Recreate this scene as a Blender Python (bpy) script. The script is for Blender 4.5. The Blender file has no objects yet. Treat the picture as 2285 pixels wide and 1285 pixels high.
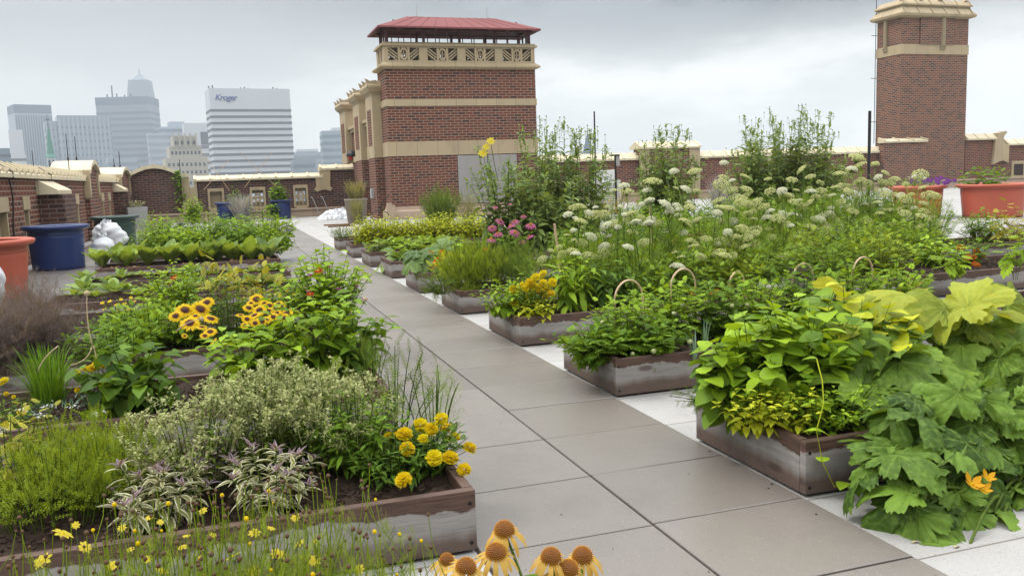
import bpy, math, random
import numpy as np
from mathutils import Matrix, Vector

SC = bpy.context.scene
COL = SC.collection
R = math.radians

# ------------------------------------------------------------------ camera
FPX, YAW, PITCH, ROLL = 1938.55, 0.3175, -0.1261, -0.0345
EYE = np.array([-1.7604, -9.8121, 1.6])
_f = np.array([math.sin(YAW)*math.cos(PITCH), math.cos(YAW)*math.cos(PITCH), math.sin(PITCH)])
_r = np.array([math.cos(YAW), -math.sin(YAW), 0.0])
_u = np.cross(_r, _f)
RT = _r*math.cos(ROLL) + _u*math.sin(ROLL)
UP = -_r*math.sin(ROLL) + _u*math.cos(ROLL)
cam_data = bpy.data.cameras.new('camera')
cam_data.sensor_width = 36.0
cam_data.lens = FPX/2285*36.0
cam_data.clip_start = 0.05
cam_data.clip_end = 9000
cam = bpy.data.objects.new('camera', cam_data)
M = Matrix(((RT[0], UP[0], -_f[0], EYE[0]), (RT[1], UP[1], -_f[1], EYE[1]), (RT[2], UP[2], -_f[2], EYE[2]), (0, 0, 0, 1)))
cam.matrix_world = M
COL.objects.link(cam)
SC.camera = cam

# ------------------------------------------------------------------ sky, sun, exposure
SUN_DIR = np.array([-0.50, 0.28, 0.82]); SUN_DIR /= np.linalg.norm(SUN_DIR)
wd = bpy.data.worlds.new('World'); SC.world = wd; wd.use_nodes = True
nt = wd.node_tree; N = nt.nodes; L = nt.links; N.clear()
def wn(t, **k):
    n = N.new(t)
    for a, b in k.items(): setattr(n, a, b)
    return n
def wmath(op, a, b=None, c=None, clamp=False):
    n = wn('ShaderNodeMath', operation=op, use_clamp=clamp)
    for i, x in enumerate((a, b, c)):
        if x is None: continue
        if isinstance(x, (int, float)): n.inputs[i].default_value = x
        else: L.new(x, n.inputs[i])
    return n.outputs[0]
def wstep(x, lo, hi):
    n = wn('ShaderNodeMapRange', interpolation_type='SMOOTHSTEP')
    L.new(x, n.inputs[0]); n.inputs[1].default_value = lo; n.inputs[2].default_value = hi
    return n.outputs[0]
def wmix(f, a, b, blend='MIX'):
    n = wn('ShaderNodeMix', data_type='RGBA', blend_type=blend)
    if isinstance(f, (int, float)): n.inputs[0].default_value = f
    else: L.new(f, n.inputs[0])
    for i, x in ((6, a), (7, b)):
        if isinstance(x, tuple): n.inputs[i].default_value = (*x, 1)
        else: L.new(x, n.inputs[i])
    return n.outputs[2]
sky = wn('ShaderNodeTexSky'); sky.sky_type = 'NISHITA'; sky.sun_disc = False
sky.sun_elevation = math.asin(SUN_DIR[2]); sky.sun_rotation = math.atan2(SUN_DIR[0], SUN_DIR[1])
sky.dust_density = 3.0
tc = wn('ShaderNodeTexCoord'); sx = wn('ShaderNodeSeparateXYZ'); L.new(tc.outputs['Generated'], sx.inputs[0])
dx, dy, dz = sx.outputs
side = wmath('ADD', wmath('MULTIPLY', dx, math.cos(YAW)), wmath('MULTIPLY', dy, -math.sin(YAW)))
mp = wn('ShaderNodeMapping'); mp.inputs['Scale'].default_value = (2.2, 2.2, 7.0); L.new(tc.outputs['Generated'], mp.inputs[0])
nz = wn('ShaderNodeTexNoise'); nz.inputs['Scale'].default_value = 1.6; nz.inputs['Detail'].default_value = 5; nz.inputs['Roughness'].default_value = .5
L.new(mp.outputs[0], nz.inputs['Vector'])
nzc = wmath('SUBTRACT', nz.outputs[0], .5)
base = wmix(wstep(side, -.42, .12), (.71, .745, .765), (1.08, 1.10, 1.105))
zz = wmath('ADD', dz, wmath('MULTIPLY', nzc, .13))
base = wmix(wstep(zz, .095, .195), base, wmix(wstep(side, -.4, .3), (.50, .535, .56), (.03, .08, .11)))
base = wmix(wmath('MULTIPLY', wstep(nz.outputs[0], .44, .64), .55), base, (.58, .63, .665))
base = wmix(wstep(dz, .26, .80), base, (3.1, 3.12, 3.15))
base = wmix(wstep(dz, -.02, -.3), base, (.25, .25, .25))
b1 = wn('ShaderNodeBackground'); L.new(sky.outputs[0], b1.inputs[0]); b1.inputs[1].default_value = .08
b2 = wn('ShaderNodeBackground'); L.new(base, b2.inputs[0]); b2.inputs[1].default_value = 1.0
mx = wn('ShaderNodeMixShader'); mx.inputs[0].default_value = .95; L.new(b1.outputs[0], mx.inputs[1]); L.new(b2.outputs[0], mx.inputs[2])
wo = wn('ShaderNodeOutputWorld'); L.new(mx.outputs[0], wo.inputs[0])

sun_d = bpy.data.lights.new('sun', 'SUN'); sun_d.energy = 1.5; sun_d.angle = R(11); sun_d.color = (1, .96, .9)
sun = bpy.data.objects.new('sun', sun_d); COL.objects.link(sun)
sun.rotation_euler = Vector(SUN_DIR).to_track_quat('Z', 'Y').to_euler()
vs = SC.view_settings; SC.display_settings.display_device = 'sRGB'
vs.view_transform = 'Standard'; vs.look = 'None'; vs.exposure = -0.06; vs.gamma = 1.0; vs.use_curve_mapping = False
cy = SC.cycles; cy.max_bounces = 6; cy.diffuse_bounces = 1; cy.glossy_bounces = 2; cy.transmission_bounces = 4
cy.volume_bounces = 1; cy.transparent_max_bounces = 6; cy.caustics_reflective = False; cy.caustics_refractive = False
cy.use_denoising = True

# ------------------------------------------------------------------ points on the place read from the calibrated view
def ray(px, py): return _f + RT*(px-1142.5)/FPX - UP*(py-642.5)/FPX
def at(px, py, z=0.0):
    d = ray(px, py); return EYE + d*((z-EYE[2])/d[2])
def aty(px, py, Y):
    d = ray(px, py); return EYE + d*((Y-EYE[1])/d[1])
def atx(px, py, X):
    d = ray(px, py); return EYE + d*((X-EYE[0])/d[0])

# ------------------------------------------------------------------ geometry collector
class G:
    def __init__(s): s.V = []; s.F = []; s.T = []; s.E = []; s.n = 0
    def add(s, V, F, mat=0, tint=.5, edge=0.0):
        V = np.asarray(V, float).reshape(-1, 3); m = len(V)
        s.V.append(V)
        s.T.append(np.broadcast_to(np.asarray(tint, float), (m,)).copy()); s.E.append(np.broadcast_to(np.asarray(edge, float), (m,)).copy())
        groups = {}
        for f in F: groups.setdefault(len(f), []).append(f)
        for k, fs in groups.items():
            a = np.asarray(fs, int)+s.n; s.F.append((a, np.full(len(a), mat)))
        s.n += m
    def inst(s, tpl, P, Rm, S, tint, mat=0):
        V, F, E = tpl
        P = np.atleast_2d(P); n = len(P)
        if n == 0: return
        S = np.asarray(S, float); S = np.broadcast_to(S.reshape(-1, 1, 1) if S.ndim else S, (n, 1, 1))
        VV = np.einsum('nij,vj->nvi', Rm, V)*S + P[:, None, :]
        m = len(V)
        s.V.append(VV.reshape(-1, 3))
        s.T.append(np.repeat(np.broadcast_to(np.asarray(tint, float), (n,)), m)); s.E.append(np.tile(E, n))
        off = (np.arange(n)*m + s.n)
        for fa, fm in F:
            a = (fa[None]+off[:, None, None]).reshape(-1, fa.shape[1])
            s.F.append((a, np.full(len(a), mat+fm)))
        s.n += n*m
    def build(s, name, mats, parent=None, smooth=False, uv=False, bevel=0.0):
        me = bpy.data.meshes.new(name)
        V = np.concatenate(s.V).astype(np.float32)
        li = np.concatenate([a.ravel() for a, _ in s.F]).astype(np.int32)
        lt = np.concatenate([np.full(len(a), a.shape[1]) for a, _ in s.F]).astype(np.int32)
        mi = np.concatenate([m for _, m in s.F]).astype(np.int32)
        ls = np.concatenate([[0], np.cumsum(lt)[:-1]]).astype(np.int32)
        me.vertices.add(len(V)); me.vertices.foreach_set('co', V.ravel())
        me.loops.add(len(li)); me.loops.foreach_set('vertex_index', li)
        me.polygons.add(len(lt)); me.polygons.foreach_set('loop_start', ls); me.polygons.foreach_set('loop_total', lt)
        me.polygons.foreach_set('material_index', mi)
        me.polygons.foreach_set('use_smooth', np.full(len(lt), smooth))
        for nm, dat in (('tint', s.T), ('edge', s.E)):
            at_ = me.attributes.new(nm, 'FLOAT', 'POINT'); at_.data.foreach_set('value', np.concatenate(dat).astype(np.float32))
        if uv:
            U = np.zeros((len(li), 2), np.float32); k = 0
            for a, _ in s.F:
                p = V[a]; nn = np.cross(p[:, 1]-p[:, 0], p[:, 2]-p[:, 0]); nn /= (np.linalg.norm(nn, axis=1)[:, None]+1e-12)
                flat = np.abs(nn[:, 2]) > .75
                t = np.stack([-nn[:, 1], nn[:, 0], np.zeros(len(nn))], 1); t /= (np.linalg.norm(t, axis=1)[:, None]+1e-9)
                t[np.abs(t).max(1) < .5] = (1, 0, 0)
                uu = np.where(flat[:, None], p[:, :, 0], np.einsum('nkj,nj->nk', p, t))
                vv = np.where(flat[:, None], p[:, :, 1], p[:, :, 2])
                c = a.size; U[k:k+c, 0] = uu.ravel(); U[k:k+c, 1] = vv.ravel(); k += c
            me.uv_layers.new(name='UVMap').data.foreach_set('uv', U.ravel())
        for m in (mats if isinstance(mats, (list, tuple)) else [mats]): me.materials.append(m)
        me.update(calc_edges=True); me.validate()
        o = bpy.data.objects.new(name, me); COL.objects.link(o)
        if parent is not None: o.parent = parent
        if bevel:
            b = o.modifiers.new('bevel', 'BEVEL'); b.width = bevel; b.segments = 2; b.limit_method = 'ANGLE'
        return o

def place(name, mesh_obj, parent, loc, rot=(0, 0, 0), scale=1.0):
    o = bpy.data.objects.new(name, mesh_obj.data if hasattr(mesh_obj, 'data') else mesh_obj); COL.objects.link(o)
    o.parent = parent; o.location = loc; o.rotation_euler = rot
    o.scale = (scale,)*3 if isinstance(scale, (int, float)) else scale
    return o
def thing(name, label, cat, loc=(0, 0, 0), rz=0.0, group=None):
    o = bpy.data.objects.new(name, None); COL.objects.link(o); o.empty_display_size = .1
    o.location = [float(v) for v in loc]; o.rotation_euler = (0, 0, rz)
    o['label'] = label; o['category'] = cat
    if group: o['group'] = group
    return o
def tag(o, label, cat, group=None):
    o['label'] = label; o['category'] = cat
    if group: o['group'] = group
    return o
def struct(o, kind='structure'): o['kind'] = kind; return o

BOXF = [(0, 3, 2, 1), (4, 5, 6, 7), (0, 1, 5, 4), (1, 2, 6, 5), (2, 3, 7, 6), (3, 0, 4, 7)]
def box(g, x0, x1, y0, y1, z0, z1, mat=0, tint=.5):
    g.add([(x0, y0, z0), (x1, y0, z0), (x1, y1, z0), (x0, y1, z0), (x0, y0, z1), (x1, y0, z1), (x1, y1, z1), (x0, y1, z1)], BOXF, mat, tint)
def obox(g, c, ax, ay, az, mat=0, tint=.5):      # oriented box, half-extent vectors
    c, ax, ay, az = map(np.asarray, (c, ax, ay, az))
    sg = [(-1, -1, -1), (1, -1, -1), (1, 1, -1), (-1, 1, -1), (-1, -1, 1), (1, -1, 1), (1, 1, 1), (-1, 1, 1)]
    g.add([c+a*ax+b*ay+d*az for a, b, d in sg], BOXF, mat, tint)
def prism(g, prof, lo, hi, axis='x', mat=0, tint=.5):   # prof: 2-D outline; x: (y,z)  y: (x,z)  z: (x,y)
    n = len(prof); V = []
    for e in (lo, hi):
        for a, b in prof: V.append({'x': (e, a, b), 'y': (a, e, b), 'z': (a, b, e)}[axis])
    F = [tuple(range(n))[::-1], tuple(range(n, 2*n))] + [(i, (i+1) % n, n+(i+1) % n, n+i) for i in range(n)]
    ar = sum(prof[i][0]*prof[(i+1) % n][1]-prof[(i+1) % n][0]*prof[i][1] for i in range(n))
    if (ar < 0) != (axis == 'y'): F = [f[::-1] for f in F]
    g.add(V, F, mat, tint)
def tube(g, pts, r, sides=5, r1=None, mat=0, tint=.5, cap=True):
    P = np.asarray(pts, float); n = len(P); r1 = r if r1 is None else r1
    d = np.gradient(P, axis=0); d /= (np.linalg.norm(d, axis=1)[:, None]+1e-9)
    ref = np.array([0, 0, 1.0]) if abs(d[0, 2]) < .8 else np.array([1.0, 0, 0])
    V = []; rr = np.linspace(r, r1, n)
    for i in range(n):
        a = np.cross(d[i], ref); a /= (np.linalg.norm(a)+1e-9); b = np.cross(d[i], a)
        for k in range(sides):
            t = 2*math.pi*k/sides; V.append(P[i]+rr[i]*(a*math.cos(t)+b*math.sin(t)))
    F = [(i*sides+k, i*sides+(k+1) % sides, (i+1)*sides+(k+1) % sides, (i+1)*sides+k) for i in range(n-1) for k in range(sides)]
    if cap: F += [tuple(range(sides))[::-1], tuple(range((n-1)*sides, n*sides))]
    g.add(V, F, mat, tint)
def lathe(g, prof, n=32, mat=0, tint=.5, c=(0, 0, 0), sx=1.0, sy=1.0):
    V = []; F = []
    for r, z in prof:
        for k in range(n):
            t = 2*math.pi*k/n; V.append((c[0]+r*math.cos(t)*sx, c[1]+r*math.sin(t)*sy, c[2]+z))
    for i in range(len(prof)-1):
        for k in range(n): F.append((i*n+k, i*n+(k+1) % n, (i+1)*n+(k+1) % n, (i+1)*n+k))
    g.add(V, F, mat, tint)
def bez(a, b, c, n=8):
    t = np.linspace(0, 1, n)[:, None]; a, b, c = map(np.asarray, (a, b, c))
    return (1-t)**2*a + 2*t*(1-t)*b + t*t*c

# ------------------------------------------------------------------ materials
def _m(name):
    m = bpy.data.materials.new(name); m.use_nodes = True
    t = m.node_tree; b = t.nodes['Principled BSDF']
    return m, t, b
class NT:
    def __init__(s, t): s.t = t; s.n = t.nodes; s.l = t.links
    def new(s, typ, **k):
        n = s.n.new(typ)
        for a, b in k.items(): setattr(n, a, b)
        return n
    def put(s, sock, x):
        if isinstance(x, (int, float)): sock.default_value = x
        elif isinstance(x, tuple): sock.default_value = (*x, 1) if len(x) == 3 and sock.type == 'RGBA' else x
        else: s.l.new(x, sock)
    def math(s, op, a, b=None, clamp=False):
        n = s.new('ShaderNodeMath', operation=op, use_clamp=clamp); s.put(n.inputs[0], a)
        if b is not None: s.put(n.inputs[1], b)
        return n.outputs[0]
    def mix(s, f, a, b, blend='MIX'):
        n = s.new('ShaderNodeMix', data_type='RGBA', blend_type=blend); s.put(n.inputs[0], f); s.put(n.inputs[6], a); s.put(n.inputs[7], b)
        return n.outputs[2]
    def step(s, x, lo, hi):
        n = s.new('ShaderNodeMapRange', interpolation_type='SMOOTHSTEP'); s.put(n.inputs[0], x); n.inputs[1].default_value = lo; n.inputs[2].default_value = hi
        return n.outputs[0]
    def noise(s, scale, vec=None, detail=3, rough=.55, dims=None):
        n = s.new('ShaderNodeTexNoise'); n.inputs['Scale'].default_value = scale; n.inputs['Detail'].default_value = detail; n.inputs['Roughness'].default_value = rough
        if vec is not None: s.l.new(vec, n.inputs['Vector'])
        return n.outputs[0]
    def coord(s, kind='Object', scale=(1, 1, 1), loc=None):
        c = s.new('ShaderNodeTexCoord'); m = s.new('ShaderNodeMapping'); m.inputs['Scale'].default_value = scale
        s.l.new(c.outputs[kind], m.inputs[0])
        if loc is not None: s.l.new(loc, m.inputs['Location'])
        return m.outputs[0]
    def attr(s, name):
        a = s.new('ShaderNodeAttribute'); a.attribute_name = name; return a.outputs['Fac']
    def bump(s, h, strength=.3, dist=.01):
        n = s.new('ShaderNodeBump'); n.inputs['Strength'].default_value = strength; n.inputs['Distance'].default_value = dist; s.put(n.inputs['Height'], h); return n.outputs[0]

def leaf_mat(name, a, b, edge=None, rough=.5, transl=.25, vein=None, spot=None, tcol=None, ring=None):
    if a[1] > a[0] > a[2] and tcol is None:
        a = (a[0]*.88, a[1]*.82, a[2]*.42); b = (b[0]*1.06, b[1]*1.0, b[2]*.48)
    m, t, p = _m(name); q = NT(t)
    ti = q.attr('tint'); ed = q.attr('edge')
    nz_ = q.noise(9, q.coord('Object'), 2)
    col = q.mix(q.math('ADD', q.math('MULTIPLY', ti, .95), q.math('MULTIPLY', q.math('SUBTRACT', nz_, .5), .5), clamp=True), tuple(x*.52 for x in a), b)
    if vein: col = q.mix(q.math('MULTIPLY', q.step(ed, .09, .0), .5), col, vein)
    if edge: col = q.mix(q.step(q.math('ADD', ed, q.math('MULTIPLY', q.math('SUBTRACT', q.noise(60, q.coord('Object'), 2), .5), .9)), .45, .75), col, edge)
    if ring: col = q.mix(q.step(ed, .34, .16), col, ring)
    if spot: col = q.mix(q.math('MULTIPLY', q.step(q.noise(14, q.coord('Object'), 4), .58, .75), .7), col, spot)
    q.put(p.inputs['Base Color'], col); p.inputs['Roughness'].default_value = rough; p.inputs['Specular IOR Level'].default_value = .14
    if vein:
        vo = q.new('ShaderNodeTexVoronoi'); vo.feature = 'SMOOTH_F1'; vo.inputs['Scale'].default_value = 48; q.l.new(q.coord('Object'), vo.inputs['Vector'])
        col = q.mix(q.math('MULTIPLY', q.step(vo.outputs['Distance'], .35, .75), .38), col, vein)
        col = q.mix(q.math('MULTIPLY', q.step(q.noise(6, q.coord('Object'), 5, .65), .5, .72), .45), col, tuple(x*.55 for x in a))
        q.put(p.inputs['Base Color'], col)
        q.put(p.inputs['Normal'], q.bump(q.math('SUBTRACT', 1.0, vo.outputs['Distance']), .55, .008))
    tr = q.new('ShaderNodeBsdfTranslucent'); q.put(tr.inputs[0], q.mix(.6, col, tcol or (min(1, b[0]*2.1), min(1, b[1]*1.8), b[2]*.6)))
    ms = q.new('ShaderNodeMixShader'); ms.inputs[0].default_value = transl
    q.l.new(p.outputs[0], ms.inputs[1]); q.l.new(tr.outputs[0], ms.inputs[2])
    q.l.new(ms.outputs[0], t.nodes['Material Output'].inputs[0])
    return m
def plain(name, col, rough=.6, col2=None, scale=8, metal=0.0, bumps=0.0, spec=.5, tintvar=None):
    m, t, p = _m(name); q = NT(t)
    c = q.mix(q.noise(scale, q.coord('Object'), 4), col, col2 or tuple(x*.8 for x in col))
    if tintvar: c = q.mix(q.attr('tint'), c, tintvar)
    q.put(p.inputs['Base Color'], c); p.inputs['Roughness'].default_value = rough; p.inputs['Metallic'].default_value = metal
    p.inputs['Specular IOR Level'].default_value = spec
    if bumps: q.put(p.inputs['Normal'], q.bump(q.noise(scale*6, q.coord('Object'), 4), bumps))
    return m
def brick_mat(name, c1, c2, dark, mortar, bw=.34, bh=.112, streak=(.16, .12, .10)):
    m, t, p = _m(name); q = NT(t)
    uv = q.coord('UV')
    b = q.new('ShaderNodeTexBrick'); q.l.new(uv, b.inputs['Vector']); b.offset = .5
    b.inputs['Scale'].default_value = 1; b.inputs['Brick Width'].default_value = bw; b.inputs['Row Height'].default_value = bh
    b.inputs['Mortar Size'].default_value = .014; b.inputs['Mortar Smooth'].default_value = .2; b.inputs['Bias'].default_value = -.1
    for i, c in ((1, c1), (2, c2), (3, mortar)): b.inputs[i].default_value = (*c, 1)
    # single darker clinker bricks: a second brick pattern of the same size gives each brick its own random value
    b2 = q.new('ShaderNodeTexBrick'); q.l.new(uv, b2.inputs['Vector']); b2.offset = .5
    b2.inputs['Scale'].default_value = 1; b2.inputs['Brick Width'].default_value = bw; b2.inputs['Row Height'].default_value = bh; b2.inputs['Mortar Size'].default_value = 0
    b2.inputs[1].default_value = (0, 0, 0, 1); b2.inputs[2].default_value = (1, 1, 1, 1)
    dk = q.step(b2.outputs[0], .66, .85)
    col = q.mix(q.math('MULTIPLY', dk, .8), b.outputs[0], q.mix(q.math('SUBTRACT', 1.0, b.outputs['Fac']), mortar, dark))
    col = q.mix(q.math('MULTIPLY', q.step(q.noise(.55, q.coord('UV', (1, .35, 1)), 4), .52, .75), .35), col, streak)
    col = q.mix(q.math('MULTIPLY', q.noise(5, uv, 4), .35), col, tuple(x*1.35 for x in c1))
    q.put(p.inputs['Base Color'], col); p.inputs['Roughness'].default_value = .85; p.inputs['Specular IOR Level'].default_value = .2
    q.put(p.inputs['Normal'], q.bump(q.math('SUBTRACT', 1.0, b.outputs['Fac']), .5, .012))
    return m
def stone_mat(name, c, c2, joint=.9, rows=10.0, dirt=(.20, .16, .11)):
    m, t, p = _m(name); q = NT(t); uv = q.coord('UV')
    b = q.new('ShaderNodeTexBrick'); q.l.new(uv, b.inputs['Vector']); b.offset = 0
    b.inputs['Scale'].default_value = 1; b.inputs['Brick Width'].default_value = joint; b.inputs['Row Height'].default_value = rows
    b.inputs['Mortar Size'].default_value = .012
    b.inputs[1].default_value = (*c, 1); b.inputs[2].default_value = (*c2, 1); b.inputs[3].default_value = (*[x*.62 for x in c], 1)
    col = q.mix(q.math('MULTIPLY', q.step(q.noise(1.1, q.coord('Object', (1, 1, .5)), 5), .5, .8), .45), b.outputs[0], dirt)
    q.put(p.inputs['Base Color'], col); p.inputs['Roughness'].default_value = .7
    q.put(p.inputs['Normal'], q.bump(q.noise(40, q.coord('Object'), 3), .08))
    return m
def paver_mat(name, c, c2, speck, light, rough):
    m, t, p = _m(name); q = NT(t); ob = q.coord('Object')
    col = q.mix(q.attr('tint'), c, c2)
    col = q.mix(q.math('MULTIPLY', q.step(q.noise(1.1, ob, 6, .65), .42, .75), .5), col, tuple(x*.62 for x in c))
    col = q.mix(q.math('MULTIPLY', q.step(q.noise(7, ob, 4, .7), .60, .75), .30), col, tuple(x*.55 for x in c))
    vo = q.new('ShaderNodeTexVoronoi'); vo.inputs['Scale'].default_value = 75; q.l.new(ob, vo.inputs['Vector'])
    col = q.mix(q.math('MULTIPLY', q.step(vo.outputs['Distance'], .22, .10), .8), col, speck)
    vo2 = q.new('ShaderNodeTexVoronoi'); vo2.inputs['Scale'].default_value = 38; q.l.new(ob, vo2.inputs['Vector'])
    col = q.mix(q.math('MULTIPLY', q.step(vo2.outputs['Distance'], .13, .05), .8), col, light)
    col = q.mix(q.math('MULTIPLY', q.noise(160, ob, 2), .25), col, tuple(x*.6 for x in c))
    q.put(p.inputs['Base Color'], col)
    q.put(p.inputs['Roughness'], q.math('ADD', q.math('MULTIPLY', q.noise(2.2, ob, 4), .25), rough-.12))
    q.put(p.inputs['Normal'], q.bump(q.noise(220, ob, 2), .06, .002)); p.inputs['Specular IOR Level'].default_value = .8
    return m
def wood_mat(name, along):
    # weathered boards: dark oiled lip, silvered middle with a wavy edge, damp brown foot; grain, knots
    m, t, p = _m(name); q = NT(t)
    oi = q.new('ShaderNodeObjectInfo'); cb = q.new('ShaderNodeCombineXYZ')
    q.put(cb.inputs[0], q.math('MULTIPLY', oi.outputs['Random'], 37.0)); q.put(cb.inputs[1], q.math('MULTIPLY', oi.outputs['Random'], 11.0))
    uv = q.coord('UV', (1, 1, 1), cb.outputs[0]); raw = q.coord('UV')
    sp = q.new('ShaderNodeSeparateXYZ'); q.l.new(q.coord('Object'), sp.inputs[0])
    wav = q.math('MULTIPLY', q.math('SUBTRACT', q.noise(1.3, q.coord('UV', (1, .15, 1), cb.outputs[0]), 5, .7), .5), .24)
    wav2 = q.math('MULTIPLY', q.math('SUBTRACT', q.noise(2.6, q.coord('UV', (1, .1, 1), cb.outputs[0]), 5, .7), .5), .14)
    v = q.math('ADD', sp.outputs[2], wav); v2 = q.math('ADD', sp.outputs[2], wav2)
    g1 = q.noise(6, q.coord('UV', (1.0, 22, 1), cb.outputs[0]), 5, .6)
    g2 = q.noise(3, q.coord('UV', (.8, 8, 1), cb.outputs[0]), 3, .6)
    brown = q.mix(q.step(g1, .3, .7), (.040, .022, .016), (.135, .075, .052))
    grey = q.mix(g2, (.16, .145, .135), (.42, .395, .375))
    grey = q.mix(q.math('MULTIPLY', q.step(q.noise(9, q.coord('UV', (.6, 16, 1), cb.outputs[0]), 3, .7), .55, .68), .55), grey, (.10, .08, .07))
    grey = q.mix(q.math('MULTIPLY', q.step(g1, .5, .7), .4), grey, (.24, .20, .18))
    foot = q.mix(g1, (.055, .034, .026), (.15, .095, .07))
    col = q.mix(q.math('MULTIPLY', q.step(v2, .150, .07), .92), grey, foot)
    col = q.mix(q.step(v, .208, .218), col, brown)
    vo = q.new('ShaderNodeTexVoronoi'); vo.inputs['Scale'].default_value = 1.0; q.l.new(q.coord('UV', (1.9, 5.5, 1), cb.outputs[0]), vo.inputs['Vector'])
    col = q.mix(q.math('MULTIPLY', q.step(vo.outputs['Distance'], .16, .07), .75), col, (.06, .035, .028))
    q.put(p.inputs['Base Color'], col); p.inputs['Roughness'].default_value = .62
    q.put(p.inputs['Normal'], q.bump(g1, .25, .004))
    return m
MAT = {}
MAT['brick'] = brick_mat('red brick', (.155, .050, .031), (.078, .035, .027), (.032, .025, .026), (.33, .265, .205))
MAT['brick_dark2'] = brick_mat('brown brick', (.18, .072, .042), (.085, .046, .035), (.035, .028, .028), (.36, .30, .245))
MAT['brick_dark'] = brick_mat('dark brown brick', (.10, .045, .035), (.065, .037, .032), (.03, .025, .027), (.20, .165, .14))
MAT['stone'] = stone_mat('cream terracotta', (.45, .355, .215), (.41, .325, .205))
MAT['coping'] = stone_mat('pale cream coping', (.66, .575, .40), (.60, .52, .36), .85, dirt=(.42, .34, .22))
MAT['plinth'] = stone_mat('pinkish cream plinth', (.50, .37, .27), (.46, .34, .25), 1.3)
MAT['path'] = paver_mat('grey brown paver', (.172, .151, .131), (.228, .204, .181), (.07, .058, .05), (.5, .45, .4), .33)
MAT['joint'] = plain('dark joint', (.045, .03, .026), .9)
MAT['wood'] = wood_mat('weathered bed board', 'x')
MAT['rod'] = plain('dark metal', (.03, .028, .028), .45, metal=.6)
MAT['steel'] = plain('brushed steel', (.30, .285, .275), .45, (.40, .375, .36), 1.2, metal=.4)
MAT['terra'] = plain('orange pot plastic', (.50, .105, .058), .5, (.42, .09, .05), 3, tintvar=None)
MAT['blue'] = plain('navy blue pot plastic', (.012, .035, .15), .38, (.014, .03, .12), 2)
MAT['green'] = plain('dark green pot plastic', (.012, .045, .03), .4, (.01, .035, .025), 2)
MAT['concrete'] = plain('grey concrete', (.42, .42, .41), .8, (.33, .33, .33), 3, bumps=.1)
MAT['sack'] = plain('white woven sack', (.72, .74, .76), .7, (.62, .64, .67), 5, bumps=.2)
MAT['soil'] = plain('dark soil', (.014, .009, .007), .95, (.07, .048, .035), 22, bumps=1.0, spec=.1)
MAT['redroof'] = plain('red painted metal', (.25, .088, .088), .7, (.20, .07, .07), 2, spec=.15)
MAT['redsteel_shade'] = plain('maroon steel and roof shade', (.09, .02, .022), .5)
MAT['stem'] = leaf_mat('green stem', (.07, .14, .035), (.13, .21, .055), transl=.1)
MAT['dry'] = plain('straw stalk', (.52, .42, .26), .8, (.40, .30, .17), 10)
MAT['bamboo'] = plain('pale bamboo', (.60, .44, .27), .5, (.48, .33, .19), 12)
# ------------------------------------------------------------------ roof deck and path
TW, TL = .8206, .7115
rng = np.random.default_rng(7)
def deck_material():
    m = paver_mat('white deck paver', (.36, .352, .338), (.45, .442, .426), (.06, .055, .05), (.6, .6, .58), .72)
    t = m.node_tree; q = NT(t); p = t.nodes['Principled BSDF']
    old = p.inputs['Base Color'].links[0].from_socket
    b = q.new('ShaderNodeTexBrick'); q.l.new(q.coord('Object'), b.inputs['Vector']); b.offset = 0
    b.inputs['Scale'].default_value = 1; b.inputs['Brick Width'].default_value = TW; b.inputs['Row Height'].default_value = TL
    b.inputs['Mortar Size'].default_value = .006
    b.inputs[1].default_value = (1, 1, 1, 1); b.inputs[2].default_value = (.9, .89, .88, 1); b.inputs[3].default_value = (.42, .38, .34, 1)
    q.put(p.inputs['Base Color'], q.mix(1.0, old, b.outputs[0], 'MULTIPLY'))
    return m
MAT['deck'] = deck_material()
g = G(); box(g, -6.7, 62, -16, 36.3, -.6, 0)
struct(g.build('roof_deck', MAT['deck']))
def paved(name, X0, cols, Y0, Y1):
    g = G(); box(g, X0-.004, X0+cols*TW+.004, Y0, Y1, -.003, .003, 1)
    ny = int(round((Y1-Y0)/TL))
    for c in range(cols):
        for j in range(ny):
            e = .0065; zt = .014+rng.uniform(-.0015, .0015)
            a0, a1 = X0+c*TW+e, X0+(c+1)*TW-e; b0, b1 = Y0+j*TL+e+.012*c, Y0+(j+1)*TL-e+.012*c
            s_ = .004
            V = [(a0, b0, .0), (a1, b0, .0), (a1, b1, .0), (a0, b1, .0), (a0, b0, zt-s_), (a1, b0, zt-s_), (a1, b1, zt-s_), (a0, b1, zt-s_),
                 (a0+s_, b0+s_, zt), (a1-s_, b0+s_, zt), (a1-s_, b1-s_, zt), (a0+s_, b1-s_, zt)]
            F = [(0, 1, 5, 4), (1, 2, 6, 5), (2, 3, 7, 6), (3, 0, 4, 7), (4, 5, 9, 8), (5, 6, 10, 9), (6, 7, 11, 10), (7, 4, 8, 11), (8, 9, 10, 11)]
            g.add(V, F, 0, rng.uniform(0, 1))
    return struct(g.build(name, [MAT['path'], MAT['joint']]))
paved('path', -TW, 2, -15*TL, 41*TL)
paved('side_path', -4.05-2*TW, 2, -4*TL, 46*TL)

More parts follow.
